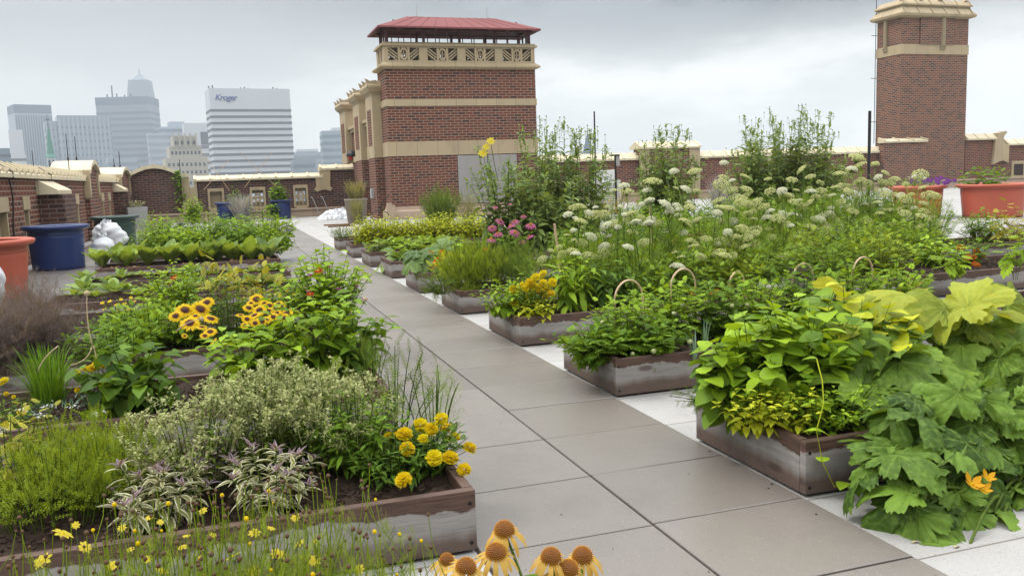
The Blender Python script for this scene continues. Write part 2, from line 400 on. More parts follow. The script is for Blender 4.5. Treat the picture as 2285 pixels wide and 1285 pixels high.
r_ = np.random.default_rng(5); g = G()
for _ in range(170):
    x, y = r_.uniform(-TW+.03, TW-.03), -9+18*r_.random()**1.3; s_ = r_.uniform(.002, .007) if r_.random() < .92 else r_.uniform(.008, .014); a_ = r_.uniform(0, 3.1)
    if r_.random() < .45: x = (TW-.03-abs(r_.normal(0, .06)))*(1 if r_.random() < .6 else -1)
    V = [(x+s_*math.cos(a_+k)*r_.uniform(.5, 1.2), y+s_*math.sin(a_+k)*r_.uniform(.5, 1.2), .0168) for k in (0, 1.4, 2.8, 4.5)]+[(x, y, .0168+s_*.35)]
    g.add(V, [(0, 1, 4), (1, 2, 4), (2, 3, 4), (3, 0, 4)], 0 if r_.random() < .7 else 1)
struct(g.build('spilled_soil', [MAT['joint'], plain('dry leaf crumbs', (.26, .18, .10), .9)]), 'stuff')
# ------------------------------------------------------------------ walls with openings
def wall_run(g, axis, f0, f1, a0, a1, z0, z1, openings=(), mat=0):
    """solid run between a0 and a1 with rectangular openings (a, b, zb, zt) all the way through"""
    def bx(p, q, lo, hi):
        if q-p < 1e-4 or hi-lo < 1e-4: return
        if axis == 'x': box(g, p, q, f0, f1, lo, hi, mat)
        else: box(g, f0, f1, p, q, lo, hi, mat)
    cur = a0
    for a, b, zb, zt in sorted(openings):
        bx(cur, a, z0, z1); bx(a, b, z0, zb); bx(a, b, zt, z1); cur = b
    bx(cur, a1, z0, z1)
def batten_coping(g, a0, a1, prof, axis, step, mat=0, lift=.085):
    prism(g, prof, a0, a1, axis, mat)
    (p0, q0), (p1, q1) = prof[1], prof[2]
    n = max(2, int(round((a1-a0)/step)))
    for i in range(n+1):
        a = a0+(a1-a0)*i/n; a = min(max(a, a0+.05), a1-.05)
        dn = np.array([-(q1-q0), (p1-p0)]); dn = dn/np.linalg.norm(dn); dn = dn if dn[1] > 0 else -dn
        pr = [(p0, q0), (p1, q1), (p1+dn[0]*lift, q1+dn[1]*lift), (p0+dn[0]*lift, q0+dn[1]*lift)]
        prism(g, pr, a-.05, a+.05, axis, mat)

# left parapet (inner face at x = -6)
LW = thing('parapet_wall', 'long brick roof parapet on the left with cream ribbed coping and narrow slits, behind the big pots', 'wall', (-6, 5, 0))
off = Vector(LW.location)
def child(g, name, mats, parent, **k):
    """geometry given in world coordinates, stored relative to the parent empty"""
    o = g.build(name, mats, None, **k); o.parent = parent
    w = Vector((0, 0, 0)); p = parent
    while p is not None: w += Vector(p.location); p = p.parent
    o.location = -w
    return o
slits = [(9.9, 10.75), (12.3, 12.9), (17.35, 17.95), (19.7, 20.3), (25.9, 26.5), (28.0, 28.6)]
g = G(); wall_run(g, 'y', -6.5, -6.0, 0, 35.5, 0, 1.97, [(a, b, .3, 1.5) for a, b in slits])
child(g, 'brick_wall', MAT['brick'], LW, uv=True)
for a, b in slits:
    g = G(); box(g, -6.35, -6.27, a, b, .3, 1.5); box(g, -6.27, -6.005, b-.1, b-.003, .3, 1.3); box(g, -6.27, -6.005, a+.003, a+.06, .3, 1.3)
    s = child(g, 'window_slit', MAT['stone'], LW, uv=True)
    g = G(); box(g, -6.27, -5.975, a-.06, b+.06, 1.25, 1.55); o = child(g, 'lintel', MAT['stone'], s, uv=True, bevel=.01)
prof = [(-5.9, 1.965), (-5.9, 2.05), (-6.3, 2.27), (-6.7, 2.05), (-6.7, 1.965)]
for a0, a1 in ((0, 21.7), (24.1, 31.4), ):
    g = G(); batten_coping(g, a0, a1, prof, 'y', .62); child(g, 'coping', MAT['coping'], LW, uv=True)
for y0, y1 in ((21.7, 24.1), (31.4, 35.4)):
    ym = (y0+y1)/2; h = .34
    arc = [(y0+(y1-y0)*k/12, 2.2+h*math.sin(math.pi*k/12)**.8) for k in range(13)]
    g = G(); prism(g, [(y0+.06, 0)]+[(a, b-.05) for a, b in arc if y0+.06 < a < y1-.06]+[(y1-.06, 0)], -6.6, -5.86, 'x')
    pier = child(g, 'pier', MAT['brick'], LW, uv=True)
    g = G()
    for k in range(12):
        (a, b), (c, d) = arc[k], arc[k+1]
        prism(g, [(a, b), (c, d), (c, d+.13), (a, b+.13)], -6.95, -5.74, 'x')
    child(g, 'pier_cap', MAT['coping'], pier, uv=True)
    for a in (y0-.02, y1-.26):
        g = G(); prism(g, [(a, 2.3), (a+.28, 2.3), (a+.28, 1.42), (a+.21, 1.56), (a+.14, 1.36), (a+.07, 1.56), (a, 1.42)], -5.99, -5.80, 'x')
        child(g, 'pier_trim', MAT['stone'], pier, uv=True)
for y0, y1, xo in ((13.9, 15.9, -5.52), (29.7, 31.2, -5.55)):
    g = G(); box(g, -6.0, xo+.1, y0+.12, y1-.12, 0, 1.58)
    bt = child(g, 'buttress', MAT['brick_dark'], LW, uv=True)
    g = G(); prism(g, [(-5.997, 1.58), (-5.997, 1.95), (xo, 1.68), (xo, 1.58)], y0, y1, 'y'); child(g, 'weathering_cap', MAT['coping'], bt, uv=True)
for i, (py, z0) in enumerate(((10.9, 0), (15.3, 0), (30.2, 0))):
    g = G(); zz = np.linspace(0, 1, 14)
    P = [(-6.36, py+.5, 2.32), (-6.2, py+.2, 2.29), (-6.0, py, 2.17), (-5.87, py, 2.08), (-5.86, py, 1.95)]+[(-5.96+.02*math.sin(9*t), py+.1*math.sin(5*t)+.05, 1.9*(1-t)+.02) for t in zz]
    tube(g, P, .016, 6)
    tag(g.build('lightning_cable', MAT['rod'], smooth=True), ['black cable hanging over the left parapet coping nearest the camera', 'black cable over the left parapet coping just past the sloped buttress', 'black cable on the far left parapet coping between the two arched piers'][i], 'cable', 'cables over the left parapet')
rods = [(75, 338, 375, -6.3), (152, 301, 356, -6.3), (171, 307, 356, -6.3), (220, 365, 385, -6.3), (255, 355, 372, -6.3), (268, 340, 372, -6.3), (402, 356, 382, None)]
for i, (px, yt, yb, X) in enumerate(rods):
    b = atx(px, yb, X) if X else aty(px, yb, 35.7); t_ = atx(px, yt, X) if X else aty(px, yt, 35.7)
    r_ = np.linalg.norm(b-EYE)*.75/FPX
    g = G(); tube(g, [(0, 0, -.35), (0, 0, t_[2]-b[2])], r_*1.25, 5, r_*.9); tube(g, [(0, 0, -.02), (0, 0, .06)], r_*2.4, 6)
    o = g.build('lightning_rod', MAT['rod']); o.location = b
    tag(o, ['thin dark lightning rod on the left coping nearest the camera', 'tall left rod of the pair on the first arched pier', 'right rod of the pair on the first arched pier', 'short rod on the coping right after the first arched pier', 'left short rod on the second arched pier of the left parapet',
            'taller right rod on the second arched pier of the left parapet', 'small rod on the arched coping at the corner of the back parapet'][i], 'lightning rod', 'lightning rods')

# back parapet (face at y = 35.5)
YB = 35.5
BP = thing('parapet_wall', 'low dark brick parapet across the back left with an arched panel and pierced stone openings', 'wall', (0, YB, 0))
ops = [(-2.28, -1.72, .62, 1.42), (-.30, .24, .62, 1.42), (1.80, 2.32, .58, 1.45)]
g = G()
n = 14; A = [(-5.95+2.4*k/n, 2.2+.42*math.sin(math.pi*k/n)) for k in range(n+1)]
prism(g, [(-5.95, 0)]+A+[(-3.55, 0)], YB, YB+.5, 'y')
wall_run(g, 'x', YB, YB+.45, -2.85, 3.3, 0, 1.93, ops); box(g, 3.3, 4.75, YB, YB+.45, 0, 2.3)
child(g, 'brick_wall', MAT['brick_dark'], BP, uv=True)
g = G()
for k in range(n):
    (a, b), (c, d) = A[k], A[k+1]
    prism(g, [(a, b), (c, d), (c, d+.17), (a, b+.17)], YB-.14, YB+.62, 'y')
    if k % 3 == 1: prism(g, [(a, b), (a+.05, b), (a+.05, b+.21), (a, b+.21)], YB-.17, YB+.64, 'y')
prism(g, [(-3.55, 2.2), (-3.2, 2.16), (-3.2, 2.33), (-3.55, 2.37)], YB-.14, YB+.62, 'y')
child(g, 'coping', MAT['coping'], BP, uv=True)
g = G(); box(g, -3.55, -3.2, YB-.1, YB+.5, 0, 2.16); box(g, -3.2, -2.85, YB-.08, YB+.48, 0, 1.66); box(g, -2.99, -2.85, YB-.09, YB+.48, 1.66, 1.95)
child(g, 'stone_pier', MAT['stone'], BP, uv=True, bevel=.012)
g = G(); batten_coping(g, -2.98, 3.22, [(YB-.13, 1.93), (YB-.13, 2.02), (YB+.2, 2.2), (YB+.6, 2.02), (YB+.6, 1.93)], 'x', .78, lift=.04)
child(g, 'coping', MAT['coping'], BP, uv=True)
g = G(); batten_coping(g, 3.05, 4.78, [(YB-.13, 2.3), (YB-.13, 2.40), (YB+.2, 2.58), (YB+.6, 2.40), (YB+.6, 2.3)], 'x', .8, lift=.04)
child(g, 'coping', MAT['coping'], BP, uv=True)
g = G(); prism(g, [(2.82, 2.0), (3.05, 2.0), (3.05, 2.3), (3.6, 2.3), (3.55, 1.5), (3.68, 1.36), (3.55, 1.24), (3.3, 1.32), (3.1, 1.30), (2.86, 1.22), (2.74, 1.34), (2.86, 1.5)], YB-.1, YB+.002, 'y')
child(g, 'scroll_plaque', MAT['stone'], BP, uv=True, bevel=.012)
g = G(); box(g, -5.95, 4.4, YB-.22, YB, 0, .36); box(g, -5.95, 4.4, YB-.30, YB, .36, .44); child(g, 'plinth', MAT['plinth'], BP, uv=True)
for i, (a, b, zb, zt) in enumerate(ops):
    g = G()
    for p in ((a-.1, a, zb-.1, zt+.16), (b, b+.1, zb-.1, zt+.16)): box(g, p[0], p[1], YB-.05, YB+.3, p[2], p[3])
    box(g, a, b, YB-.05, YB+.3, zt, zt+.16); box(g, a, b, YB-.05, YB+.3, zb-.16, zb)
    w = child(g, 'pierced_window', MAT['stone'], BP, uv=True)
    g = G(); c = ((a+b)/2, YB+.2, (zb+zt)/2); rx, rz = (b-a)/2, (zt-zb)/2
    if i == 0: box(g, a, b, YB+.2, YB+.26, zb, zt)
    else:
        k_ = .66 if i == 1 else .8
        for j in range(20):
            t0, t1 = 2*math.pi*j/20, 2*math.pi*(j+1)/20
            q_ = [(c[0]+rx*k1*math.cos(t), c[2]+rx*1.25*k1*math.sin(t)) for k1, t in ((k_, t0), (k_, t1), (k_-.28, t1), (k_-.28, t0))]
            prism(g, q_, YB+.08, YB+.2, 'y')
        for sx_ in (-1, 1):
            box(g, c[0]+sx_*rx*.35-.035, c[0]+sx_*rx*.35+.035, YB+.1, YB+.19, zb, zt)
        box(g, a, b, YB+.09, YB+.17, c[2]-.05, c[2]+.05)
        box(g, a, b, YB+.2, YB+.27, zb, zb+.2); box(g, a, b, YB+.2, YB+.27, zt-.16, zt)
    child(g, 'tracery', MAT['stone'], w, uv=True)

# right parapet
RP = thing('parapet_wall', 'brick roof parapet along the back right with cream coping, behind the tall plants', 'wall', (20, YB, 0))
g = G(); box(g, 11.75, 21.0, YB, YB+.5, 0, 2.35); box(g, 21.0, 24.7, YB-.3, YB+.6, 0, 2.95); box(g, 24.7, 38.2, YB, YB+.5, 0, 2.35); box(g, 44.75, 48.0, YB, YB+.5, 0, 3.0); box(g, 48.0, 62, YB, YB+.5, 0, 2.6)
child(g, 'brick_wall', MAT['brick'], RP, uv=True)
for a0, a1, z, e in ((11.8, 20.95, 2.35, 0), (20.9, 24.8, 2.95, .3), (24.85, 38.2, 2.35, 0), (44.75, 47.5, 3.0, 0), (48.2, 62, 2.6, 0)):
    g = G(); batten_coping(g, a0, a1, [(YB-.16-e, z), (YB-.16-e, z+.1), (YB+.25, z+.42), (YB+.66+e, z+.1), (YB+.66+e, z)], 'x', .95, lift=.04)
    child(g, 'coping', MAT['coping'], RP, uv=True)
g = G()
for x0, x1 in ((20.92, 21.5), (24.1, 24.78)): box(g, x0, x1, YB-.36, YB-.295, .4, 2.95)
box(g, 15.3, 15.9, YB-.08, YB+.001, .4, 2.35); box(g, 29.6, 30.2, YB-.08, YB+.001, .4, 2.35)
child(g, 'stone_pier', MAT['stone'], RP, uv=True)
g = G(); prism(g, [(47.3, 3.0), (47.3, 3.42), (47.95, 3.55), (48.1, 3.45), (47.9, 3.3), (47.75, 2.98), (47.95, 2.72), (48.3, 2.6), (48.3, 1.45), (47.8, 1.62), (47.4, 1.52), (46.95, 1.35), (47.05, 2.2), (47.1, 3.0)], YB-.18, YB+.3, 'y')
child(g, 'scroll_plaque', MAT['stone'], RP, uv=True)
g = G(); box(g, 12, 60, YB-.22, YB, 0, .4); box(g, 12, 60, YB-.30, YB, .4, .5); child(g, 'plinth', MAT['plinth'], RP, uv=True)
g = G(); box(g, 48.7, 49.9, YB-.07, YB+.004, .5, 1.55); fr = child(g, 'window_frame', MAT['stone'], RP, uv=True)
g = G(); box(g, 48.9, 49.7, YB-.085, YB-.07, .6, 1.35); child(g, 'dark_opening', MAT['joint'], fr)

# ------------------------------------------------------------------ penthouse tower
TX0, TX1, TY0, TY1 = 5.07, 11.75, 27.0, 28.75
TT = thing('penthouse_tower', 'square brick penthouse tower with cream bands, pierced stone frieze and red hipped roof', 'tower', (TX0, TY0, 0))
g = G()
box(g, TX0, TX1, TY0, TY1, .5, 2.66); box(g, TX0, TX1, TY0, TY1, 3.27, 4.74); box(g, TX0, TX1, TY0, TY1, 5.02, 6.28)
box(g, TX0+.16, TX1-.16, TY0+.16, TY1-.16, 0, 6.2)
child(g, 'brick_body', MAT['brick'], TT, uv=True)
for z0, z1 in ((2.66, 3.27), (4.74, 5.02)):
    g = G(); e = .035; box(g, TX0-e, TX1+e, TY0-e, TY1+e, z0, z1); child(g, 'stone_band', MAT['stone'], TT, uv=True)
g = G()
def ring_mould(g, prof, x0, x1, y0, y1):
    """closed mouldings around a rectangle; prof = (outset, z)"""
    V = []; F = []
    for o_, z in prof: V += [(x0-o_, y0-o_, z), (x1+o_, y0-o_, z), (x1+o_, y1+o_, z), (x0-o_, y1+o_, z)]
    for i in range(len(prof)-1):
        for k in range(4): F.append((i*4+k, i*4+(k+1) % 4, (i+1)*4+(k+1) % 4, (i+1)*4+k))
    F += [(3, 2, 1, 0), tuple((len(prof)-1)*4+k for k in range(4))]
    g.add(V, F)
ring_mould(g, [(0, 6.28), (.10, 6.31), (.20, 6.36), (.20, 6.42), (.0, 6.56)], TX0, TX1, TY0, TY1)
child(g, 'cornice', MAT['stone'], TT, uv=True)
# pierced frieze: rails, posts, slanted bars and ovals, open between
FZ0, FZ1 = 6.56, 7.22
g = G()
def frieze_panel(g, o, ux, nrm, L_, groups):
    o = np.array(o); ux = np.array(ux); nrm = np.array(nrm); up = np.array([0, 0, 1.0])
    def bar(a0, a1, z0, z1, t=.13, mat=0):
        obox(g, o+ux*(a0+a1)/2+up*(z0+z1)/2+nrm*t, ux*(a1-a0)/2, nrm*t, up*(z1-z0)/2, mat)
    bar(0, L_, FZ0, FZ0+.07); bar(0, L_, FZ1-.07, FZ1)
    gw = L_/groups; h0, h1 = FZ0+.07, FZ1-.07; hm = (h0+h1)/2; hh = (h1-h0)/2
    for k in range(groups):
        s = k*gw; wdt = gw
        cells = [(.12, .36, 'd'), (.42, .60, 'o'), (.66, .90, 'e')]
        cur = 0
        for a, b, kind in cells:
            bar(s+cur*wdt, s+a*wdt, h0, h1); cur = b
            m_ = s+(a+b)/2*wdt; w_ = (b-a)*wdt/2
            if kind == 'o':
                for j in range(16):
                    t0, t1 = 2*math.pi*j/16, 2*math.pi*(j+1)/16
                    def pt(k1, t): return o+ux*(m_+w_*k1*math.cos(t))+up*(hm+hh*k1*math.sin(t))
                    q_ = [pt(1.08, t0), pt(1.08, t1), pt(.72, t1), pt(.72, t0)]
                    g.add([x for x in q_]+[x+nrm*.24 for x in q_], BOXF)
                obox(g, o+ux*m_+up*hm+nrm*.12, ux*.02, nrm*.08, up*hh); obox(g, o+ux*m_+up*hm+nrm*.12, ux*w_, nrm*.08, up*.02)
            else:
                sg = 1 if kind == 'd' else -1
                dv = ux*w_*1.0*sg - up*hh*.62
                for j in (-.8, 0, .8):
                    obox(g, o+ux*m_+up*(hm+j*hh*.62)+nrm*.11, dv*.96, nrm*.07, (ux*.014*sg+up*.022))
        bar(s+cur*wdt, s+gw, h0, h1)
frieze_panel(g, (TX0, TY0, 0), (1, 0, 0), (0, 1, 0), TX1-TX0, 4)
frieze_panel(g, (TX0+.004, TY1-.262, 0), (0, -1, 0), (1, 0, 0), TY1-TY0-.524, 1)
frieze_panel(g, (TX1-.004, TY0+.262, 0), (0, 1, 0), (-1, 0, 0), TY1-TY0-.524, 1)
frieze_panel(g, (TX1, TY1, 0), (-1, 0, 0), (0, -1, 0), TX1-TX0, 4)
child(g, 'pierced_frieze', MAT['stone'], TT, uv=True)
g = G()
for (x0, x1, y0, y1) in ((TX0-.1, TX1+.1, TY0-.1, TY0+.26), (TX0-.1, TX1+.1, TY1-.26, TY1+.1), (TX0-.1, TX0+.26, TY0+.26, TY1-.26), (TX1-.26, TX1+.1, TY0+.26, TY1-.26)):
    box(g, x0, x1, y0, y1, 7.22, 7.30)
    prism(g, [(y0, 7.30), (y1, 7.30), (y1-.08, 7.38), (y0+.1, 7.38)], x0+.08, x1-.08, 'x')
child(g, 'parapet_cap', MAT['stone'], TT, uv=True)
# roof
g = G(); ex0, ex1, ey0, ey1, ez = 4.77, 11.86, 26.4, 29.05, 7.93
rz_ = 8.53; ry = (ey0+ey1)/2
V = [(ex0, ey0, ez), (ex1, ey0, ez), (ex1, ey1, ez), (ex0, ey1, ez), (ex0+1.5, ry-.12, rz_), (ex1-1.65, ry-.12, rz_), (ex1-1.65, ry+.12, rz_), (ex0+1.5, ry+.12, rz_)]
V2 = [(x, y, z-.07) for x, y, z in V]
g.add(V, [(0, 1, 5, 4), (1, 2, 6, 5), (2, 3, 7, 6), (3, 0, 4, 7), (4, 5, 6, 7)]); g.add(V2, [(1, 0, 4, 5), (2, 1, 5, 6), (3, 2, 6, 7), (0, 3, 7, 4), (7, 6, 5, 4)], 1); g.add(V[:4]+V2[:4], [(0, 4, 5, 1), (1, 5, 6, 2), (2, 6, 7, 3), (3, 7, 4, 0)], 0)  # underside faces get the darker maroon: shade under the roof put into colour
for k in range(1, 12):
    t_ = k/12; xa = ex0+(ex1-ex0)*t_; xb = ex0+1.5+(ex1-ex0-3.15)*t_
    tube(g, [(xa, ey0, ez+.004), (xb, ry-.12, rz_+.004)], .014, 4)
roof = child(g, 'hipped_roof', [MAT['redroof'], MAT['redsteel_shade']], TT)
g = G()
for x in np.linspace(TX0+.15, TX1-.15, 13): 
    for y in (TY0+.15, TY1-.15): box(g, x-.018, x+.018, y-.018, y+.018, 7.36, 7.95)
for x in np.linspace(TX0+.2, TX1-.2, 5):
    for y in (TY0+.2, TY1-.2): box(g, x-.05, x+.05, y-.05, y+.05, 7.36, 8.0)
for y in np.linspace(TY0+.2, TY1-.2, 4):
    for x in (TX0+.15, TX1-.15): box(g, x-.03, x+.03, y-.03, y+.03, 7.36, 8.0)
for y in (TY0+.2, TY1-.2): box(g, TX0, TX1, y-.04, y+.04, 7.88, 7.95)
for x in (TX0+.2, TX1-.2): box(g, x-.05, x+.05, TY0+.3, TY1-.3, 7.90, 7.96)
for x in np.linspace(TX0+.6, TX1-.6, 8): obox(g, (x, (ey0+ry)/2, 8.10), (.03, 0, 0), (0, .6, .27), (0, -.01, .05))
child(g, 'roof_frame', MAT['redsteel_shade'], roof)
g = G()
pass
for x in (ex0+1.95, ex1-2.0):
    g = G(); tube(g, [(x, ry, rz_-.02), (x, ry, rz_+.5)], .014, 5, .008); box(g, x-.05, x+.05, ry-.05, ry+.05, rz_, rz_+.04)
    child(g, 'lightning_rod', MAT['concrete'], roof)
g = G(); box(g, 8.05, 10.75, TY0-.05, TY0-.002, .55, 2.62)
mp_ = child(g, 'metal_panel', MAT['steel'], TT, bevel=.01)
g = G(); box(g, 9.39, 9.41, TY0-.058, TY0-.05, .6, 2.6); child(g, 'panel_seam', MAT['joint'], mp_)
g = G(); ring_mould(g, [(.16, 0), (.16, .32), (.05, .40), (.05, .5), (0, .52)], TX0, TX1, TY0, TY1)
box(g, TX0-.22, TX0+.12, TY0-.24, TY0-.03, 0, .62); box(g, TX0-.22, TX0-.02, TY0-.24, TY0-.05, .62, .72)
child(g, 'plinth', MAT['plinth'], TT, uv=True)
# wing with three pilasters on the left side
WX = 5.0
g = G(); box(g, WX, 9, TY1+.003, 40, 0, 4.4); box(g, WX, TX0+.05, 28.3, TY1, 0, 4.2)
wing = child(g, 'wing_wall', MAT['brick'], TT, uv=True)
g = G(); box(g, WX-.05, 9, 28.3, 40, 2.66, 3.27); box(g, WX-.10, TX0, 28.3, 40, 4.2, 4.36); box(g, WX-.2, TX0, 28.3, 40, 4.36, 4.5); child(g, 'wing_band', MAT['stone'], TT, uv=True)
for y0, y1 in ((28.25, 30.0), (32.0, 33.9), (36.9, 38.9)):
    zt = 5.35
    g = G(); box(g, 4.70, WX+.3, y0+.02, y1-.02, 0, 2.66); pl = child(g, 'pilaster', MAT['brick'], TT, uv=True)
    g = G(); box(g, 4.68, WX+.3, y0, y1, 2.66, zt); ps = child(g, 'pilaster_shaft', MAT['stone'], pl, uv=True)
    g = G(); box(g, 4.665, 4.70, y0+.42, y1-.42, 3.2, 4.75); box(g, 4.85, WX-.1, y0-.012, y0+.02, 3.2, 4.4) if False else None
    child(g, 'brick_inset', MAT['brick'], pl, uv=True)
    g = G(); ring_mould(g, [(.02, zt), (.04, zt+.08), (.12, zt+.12), (.22, zt+.3), (.22, zt+.36), (.06, zt+.55), (.0, zt+.58)], 4.68, WX+.3, y0, y1)
    for yy in (y0-.05, (y0+y1)/2, y1+.05):
        prism(g, [(4.42, zt+.66), (4.52, zt+.40), (4.95, zt+.42), (4.9, zt+.60), (4.62, zt+.56)], yy-.09, yy+.09, 'y')
    child(g, 'capital', MAT['stone'], pl, uv=True)
# fittings on the wing
p = aty(776, 325, 31.4)
hl = thing('wall_lamp', 'dark half-dome lamp on the penthouse wing wall above the doorway', 'lamp', (4.9, 34.9, 3.05))
g = G(); pr = [(.32*math.cos(t), .34*math.sin(t)) for t in np.linspace(math.pi/2, 0, 7)]+[(.32, -.02), (0, -.02)]
lathe(g, [(0.001, .32)]+[(.32*math.sin(a), .32*math.cos(a)) for a in np.linspace(.2, math.pi/2, 7)], 16); g.build('lamp_shade', MAT['rod'], hl, smooth=True).location = (-.22, 0, -.12)
g = G(); box(g, -.05, .12, -.16, .16, -.2, .25); g.build('lamp_bracket', MAT['concrete'], hl)
g = G(); box(g, -.13, 0, -.16, .16, -.17, .17); lathe(g, [(.1, -.12), (.1, .0), (.06, .06)], 12, c=(-.1, 0, 0))
o = g.build('alarm_bell', plain('red alarm box', (.45, .02, .02), .4)); o.location = atx(785, 350, 4.9); tag(o, 'red fire alarm box on the penthouse wing under the dark lamp', 'alarm')
g = G(); box(g, -.11, 0, -.2, .2, -.2, .22); box(g, -.125, -.11, -.15, .15, -.15, .17); o = g.build('electrical_box', MAT['concrete']); o.location = (4.7, 29.2, 1.1); tag(o, 'grey electrical box on the near brick pilaster of the penthouse', 'electrical box')
g = G()
tube(g, [(4.95, 26.75, 1.05), (4.8, 26.7, .95), (4.62, 26.7, .72), (4.5, 26.68, .4), (4.45, 26.6, .1), (4.3, 26.5, .03), (3.95, 26.4, .03)], .02, 6)
tube(g, [(4.45+.38*math.cos(t), 26.4+.1*math.sin(t), .22+.2*math.sin(t)) for t in np.linspace(0, 5.5, 18)], .018, 6)
tag(g.build('garden_hose', MAT['rod'], smooth=True), 'black hose coiled at the foot of the penthouse corner with silver tap', 'hose')

# ------------------------------------------------------------------ chimney on the right
CX0, CX1, CY0, CY1 = 39.35, 44.65, 35.45, 37.6
CH = thing('brick_chimney', 'tall brick chimney stack with cream band and tiled cream cap on the right', 'chimney', (CX0, CY0, 0))
def cut(x0, x1, y0, y1, c): return [(x0+c, y0), (x1-c*.0, y0), (x1, y1), (x0, y1)]
g = G(); box(g, CX0, CX1, CY0, CY1, 0, 8.45); box(g, CX0, CX1, CY0, CY1, 9.05, 10.7); box(g, CX0+.05, CX1-.05, CY0+.05, CY1-.05, 8.45, 9.05)
box(g, 37.75, 41.0, CY0-.5, CY0, 0, 2.95); box(g, CX0+1.4, CX1-1.2, CY0-.09, CY0-.001, 9.05, 10.7)
child(g, 'brick_shaft', MAT['brick_dark2'] if 'brick_dark2' in MAT else MAT['brick'], CH, uv=True)
g = G(); box(g, CX0-.04, CX1+.04, CY0-.04, CY1+.04, 8.45, 9.05); child(g, 'stone_band', MAT['stone'], CH, uv=True)
g = G(); batten_coping(g, 37.65, 41.05, [(CY0-.62, 2.95), (CY0-.62, 3.05), (CY0-.01, 3.22), (CY0-.01, 2.95)], 'x', 1.2); child(g, 'ledge', MAT['coping'], CH, uv=True)
for x in (42.55, ):
    g = G(); tube(g, [(x, CY0-.05, 8.95), (x, CY0-.05, 10.75)], .17, 10); box(g, x-.2, x+.2, CY0-.14, CY0, 8.78, 8.95); child(g, 'stone_shaft', MAT['stone'], CH)
g = G(); tube(g, [(CX0-.03, 36.8, 8.95), (CX0-.03, 36.8, 10.75)], .15, 10); box(g, CX0-.12, CX0+.1, 36.62, 36.98, 8.78, 8.95); child(g, 'stone_shaft', MAT['stone'], CH)
g = G()
ring_mould(g, [(0, 10.68), (.30, 10.78), (.34, 10.92), (.02, 11.35), (.02, 11.4), (.16, 11.44), (.16, 11.52), (-.12, 11.82)], CX0, CX1, CY0, CY1)
for x in np.linspace(CX0, CX1, 6):
    prism(g, [(CY0-.36, 10.92), (CY0-.03, 11.36), (CY0-.03, 11.42), (CY0-.36, 10.98)], x-.03, x+.03, 'x'); prism(g, [(CY0-.18, 11.5), (CY0+.1, 11.84), (CY0+.1, 11.9), (CY0-.18, 11.56)], x-.03, x+.03, 'x')
for x in (CX0+.1, CX0+1.5, CX0+3.0, CX1-.2): prism(g, [(x-.14, 11.8), (x+.14, 11.8), (x+.05, 12.0), (x-.05, 12.0)], CY0, CY0+.3, 'y')
child(g, 'chimney_cap', MAT['stone'], CH, uv=True)
g = G(); tube(g, [(CX0-.12, CY1, 3.0), (CX0-.12, CY1, 12.6)], .022, 5)
lc = child(g, 'lightning_conductor', MAT['rod'], CH)
for z in (4.4, 7.2, 9.9):
    g = G(); tube(g, [(CX0-.45, CY1, z), (CX0+.05, CY1, z)], .02, 5); child(g, 'bracket', MAT['rod'], lc)
g = G(); tube(g, [(CX1-.1, CY1-.3, 11.5), (CX1-.1, CY1-.3, 12.6)], .02, 5)
child(g, 'lightning_conductor', MAT['rod'], CH)

# poles, lamp post, condenser
def pole(px, yt, yb, Y, w, label, cat='pole'):
    t_ = aty(px, yt, Y); g = G(); tube(g, [(0, 0, 0), (0, 0, t_[2])], w, 10, w)
    box(g, -w*2.2, w*2.2, -w*2.2, w*2.2, 0, .02)
    g2 = G(); o = g.build('metal_pole', MAT['rod']); o.location = (t_[0], Y, 0); tag(o, label, cat); return o
pole(1941, 248, 420, 16, .055, 'thick black metal pole standing left of the chimney', 'pole')
pole(1326, 249, 420, 20, .028, 'thin grey metal pole right of the tower between the tall plants', 'pole')
b = aty(1373, 345, 22)
lp = thing('deck_lamp', 'short dark lamp post with glass lantern head by the right parapet', 'lamp', (b[0], 22, 0))
g = G(); tube(g, [(0, 0, 0), (0, 0, b[2]-.05)], .045, 8); tube(g, [(0, 0, 0), (0, 0, .05)], .12, 10); g.build('post', MAT['rod'], lp)
g = G(); box(g, -.2, .14, -.12, .12, b[2]-.06, b[2]); g.build('lamp_hood', MAT['rod'], lp)
g = G(); box(g, .0, .15, -.08, .08, b[2]-.45, b[2]-.06); g.build('lantern', MAT['steel'], lp)
c = aty(1352, 402, 24)
ac = thing('condenser_unit', 'white condenser unit on the deck beside the short lamp post', 'air conditioner', (c[0], 24, 0))
g = G(); box(g, -.45, .5, -.4, .4, .12, 1.35); box(g, -.42, .3, -.3, .3, 1.35, 1.78); g.build('casing', plain('white casing', (.7, .7, .68), .5), ac, bevel=.03)
g = G(); [box(g, -.4, .45, -.41, -.4, z, z+.02) for z in np.arange(.3, 1.2, .09)]; g.build('vent_grille', MAT['joint'], ac)
for x in (-.35, .4):
    g = G(); box(g, x-.05, x+.05, -.35, .35, 0, .12); g.build('foot', MAT['rod'], ac)

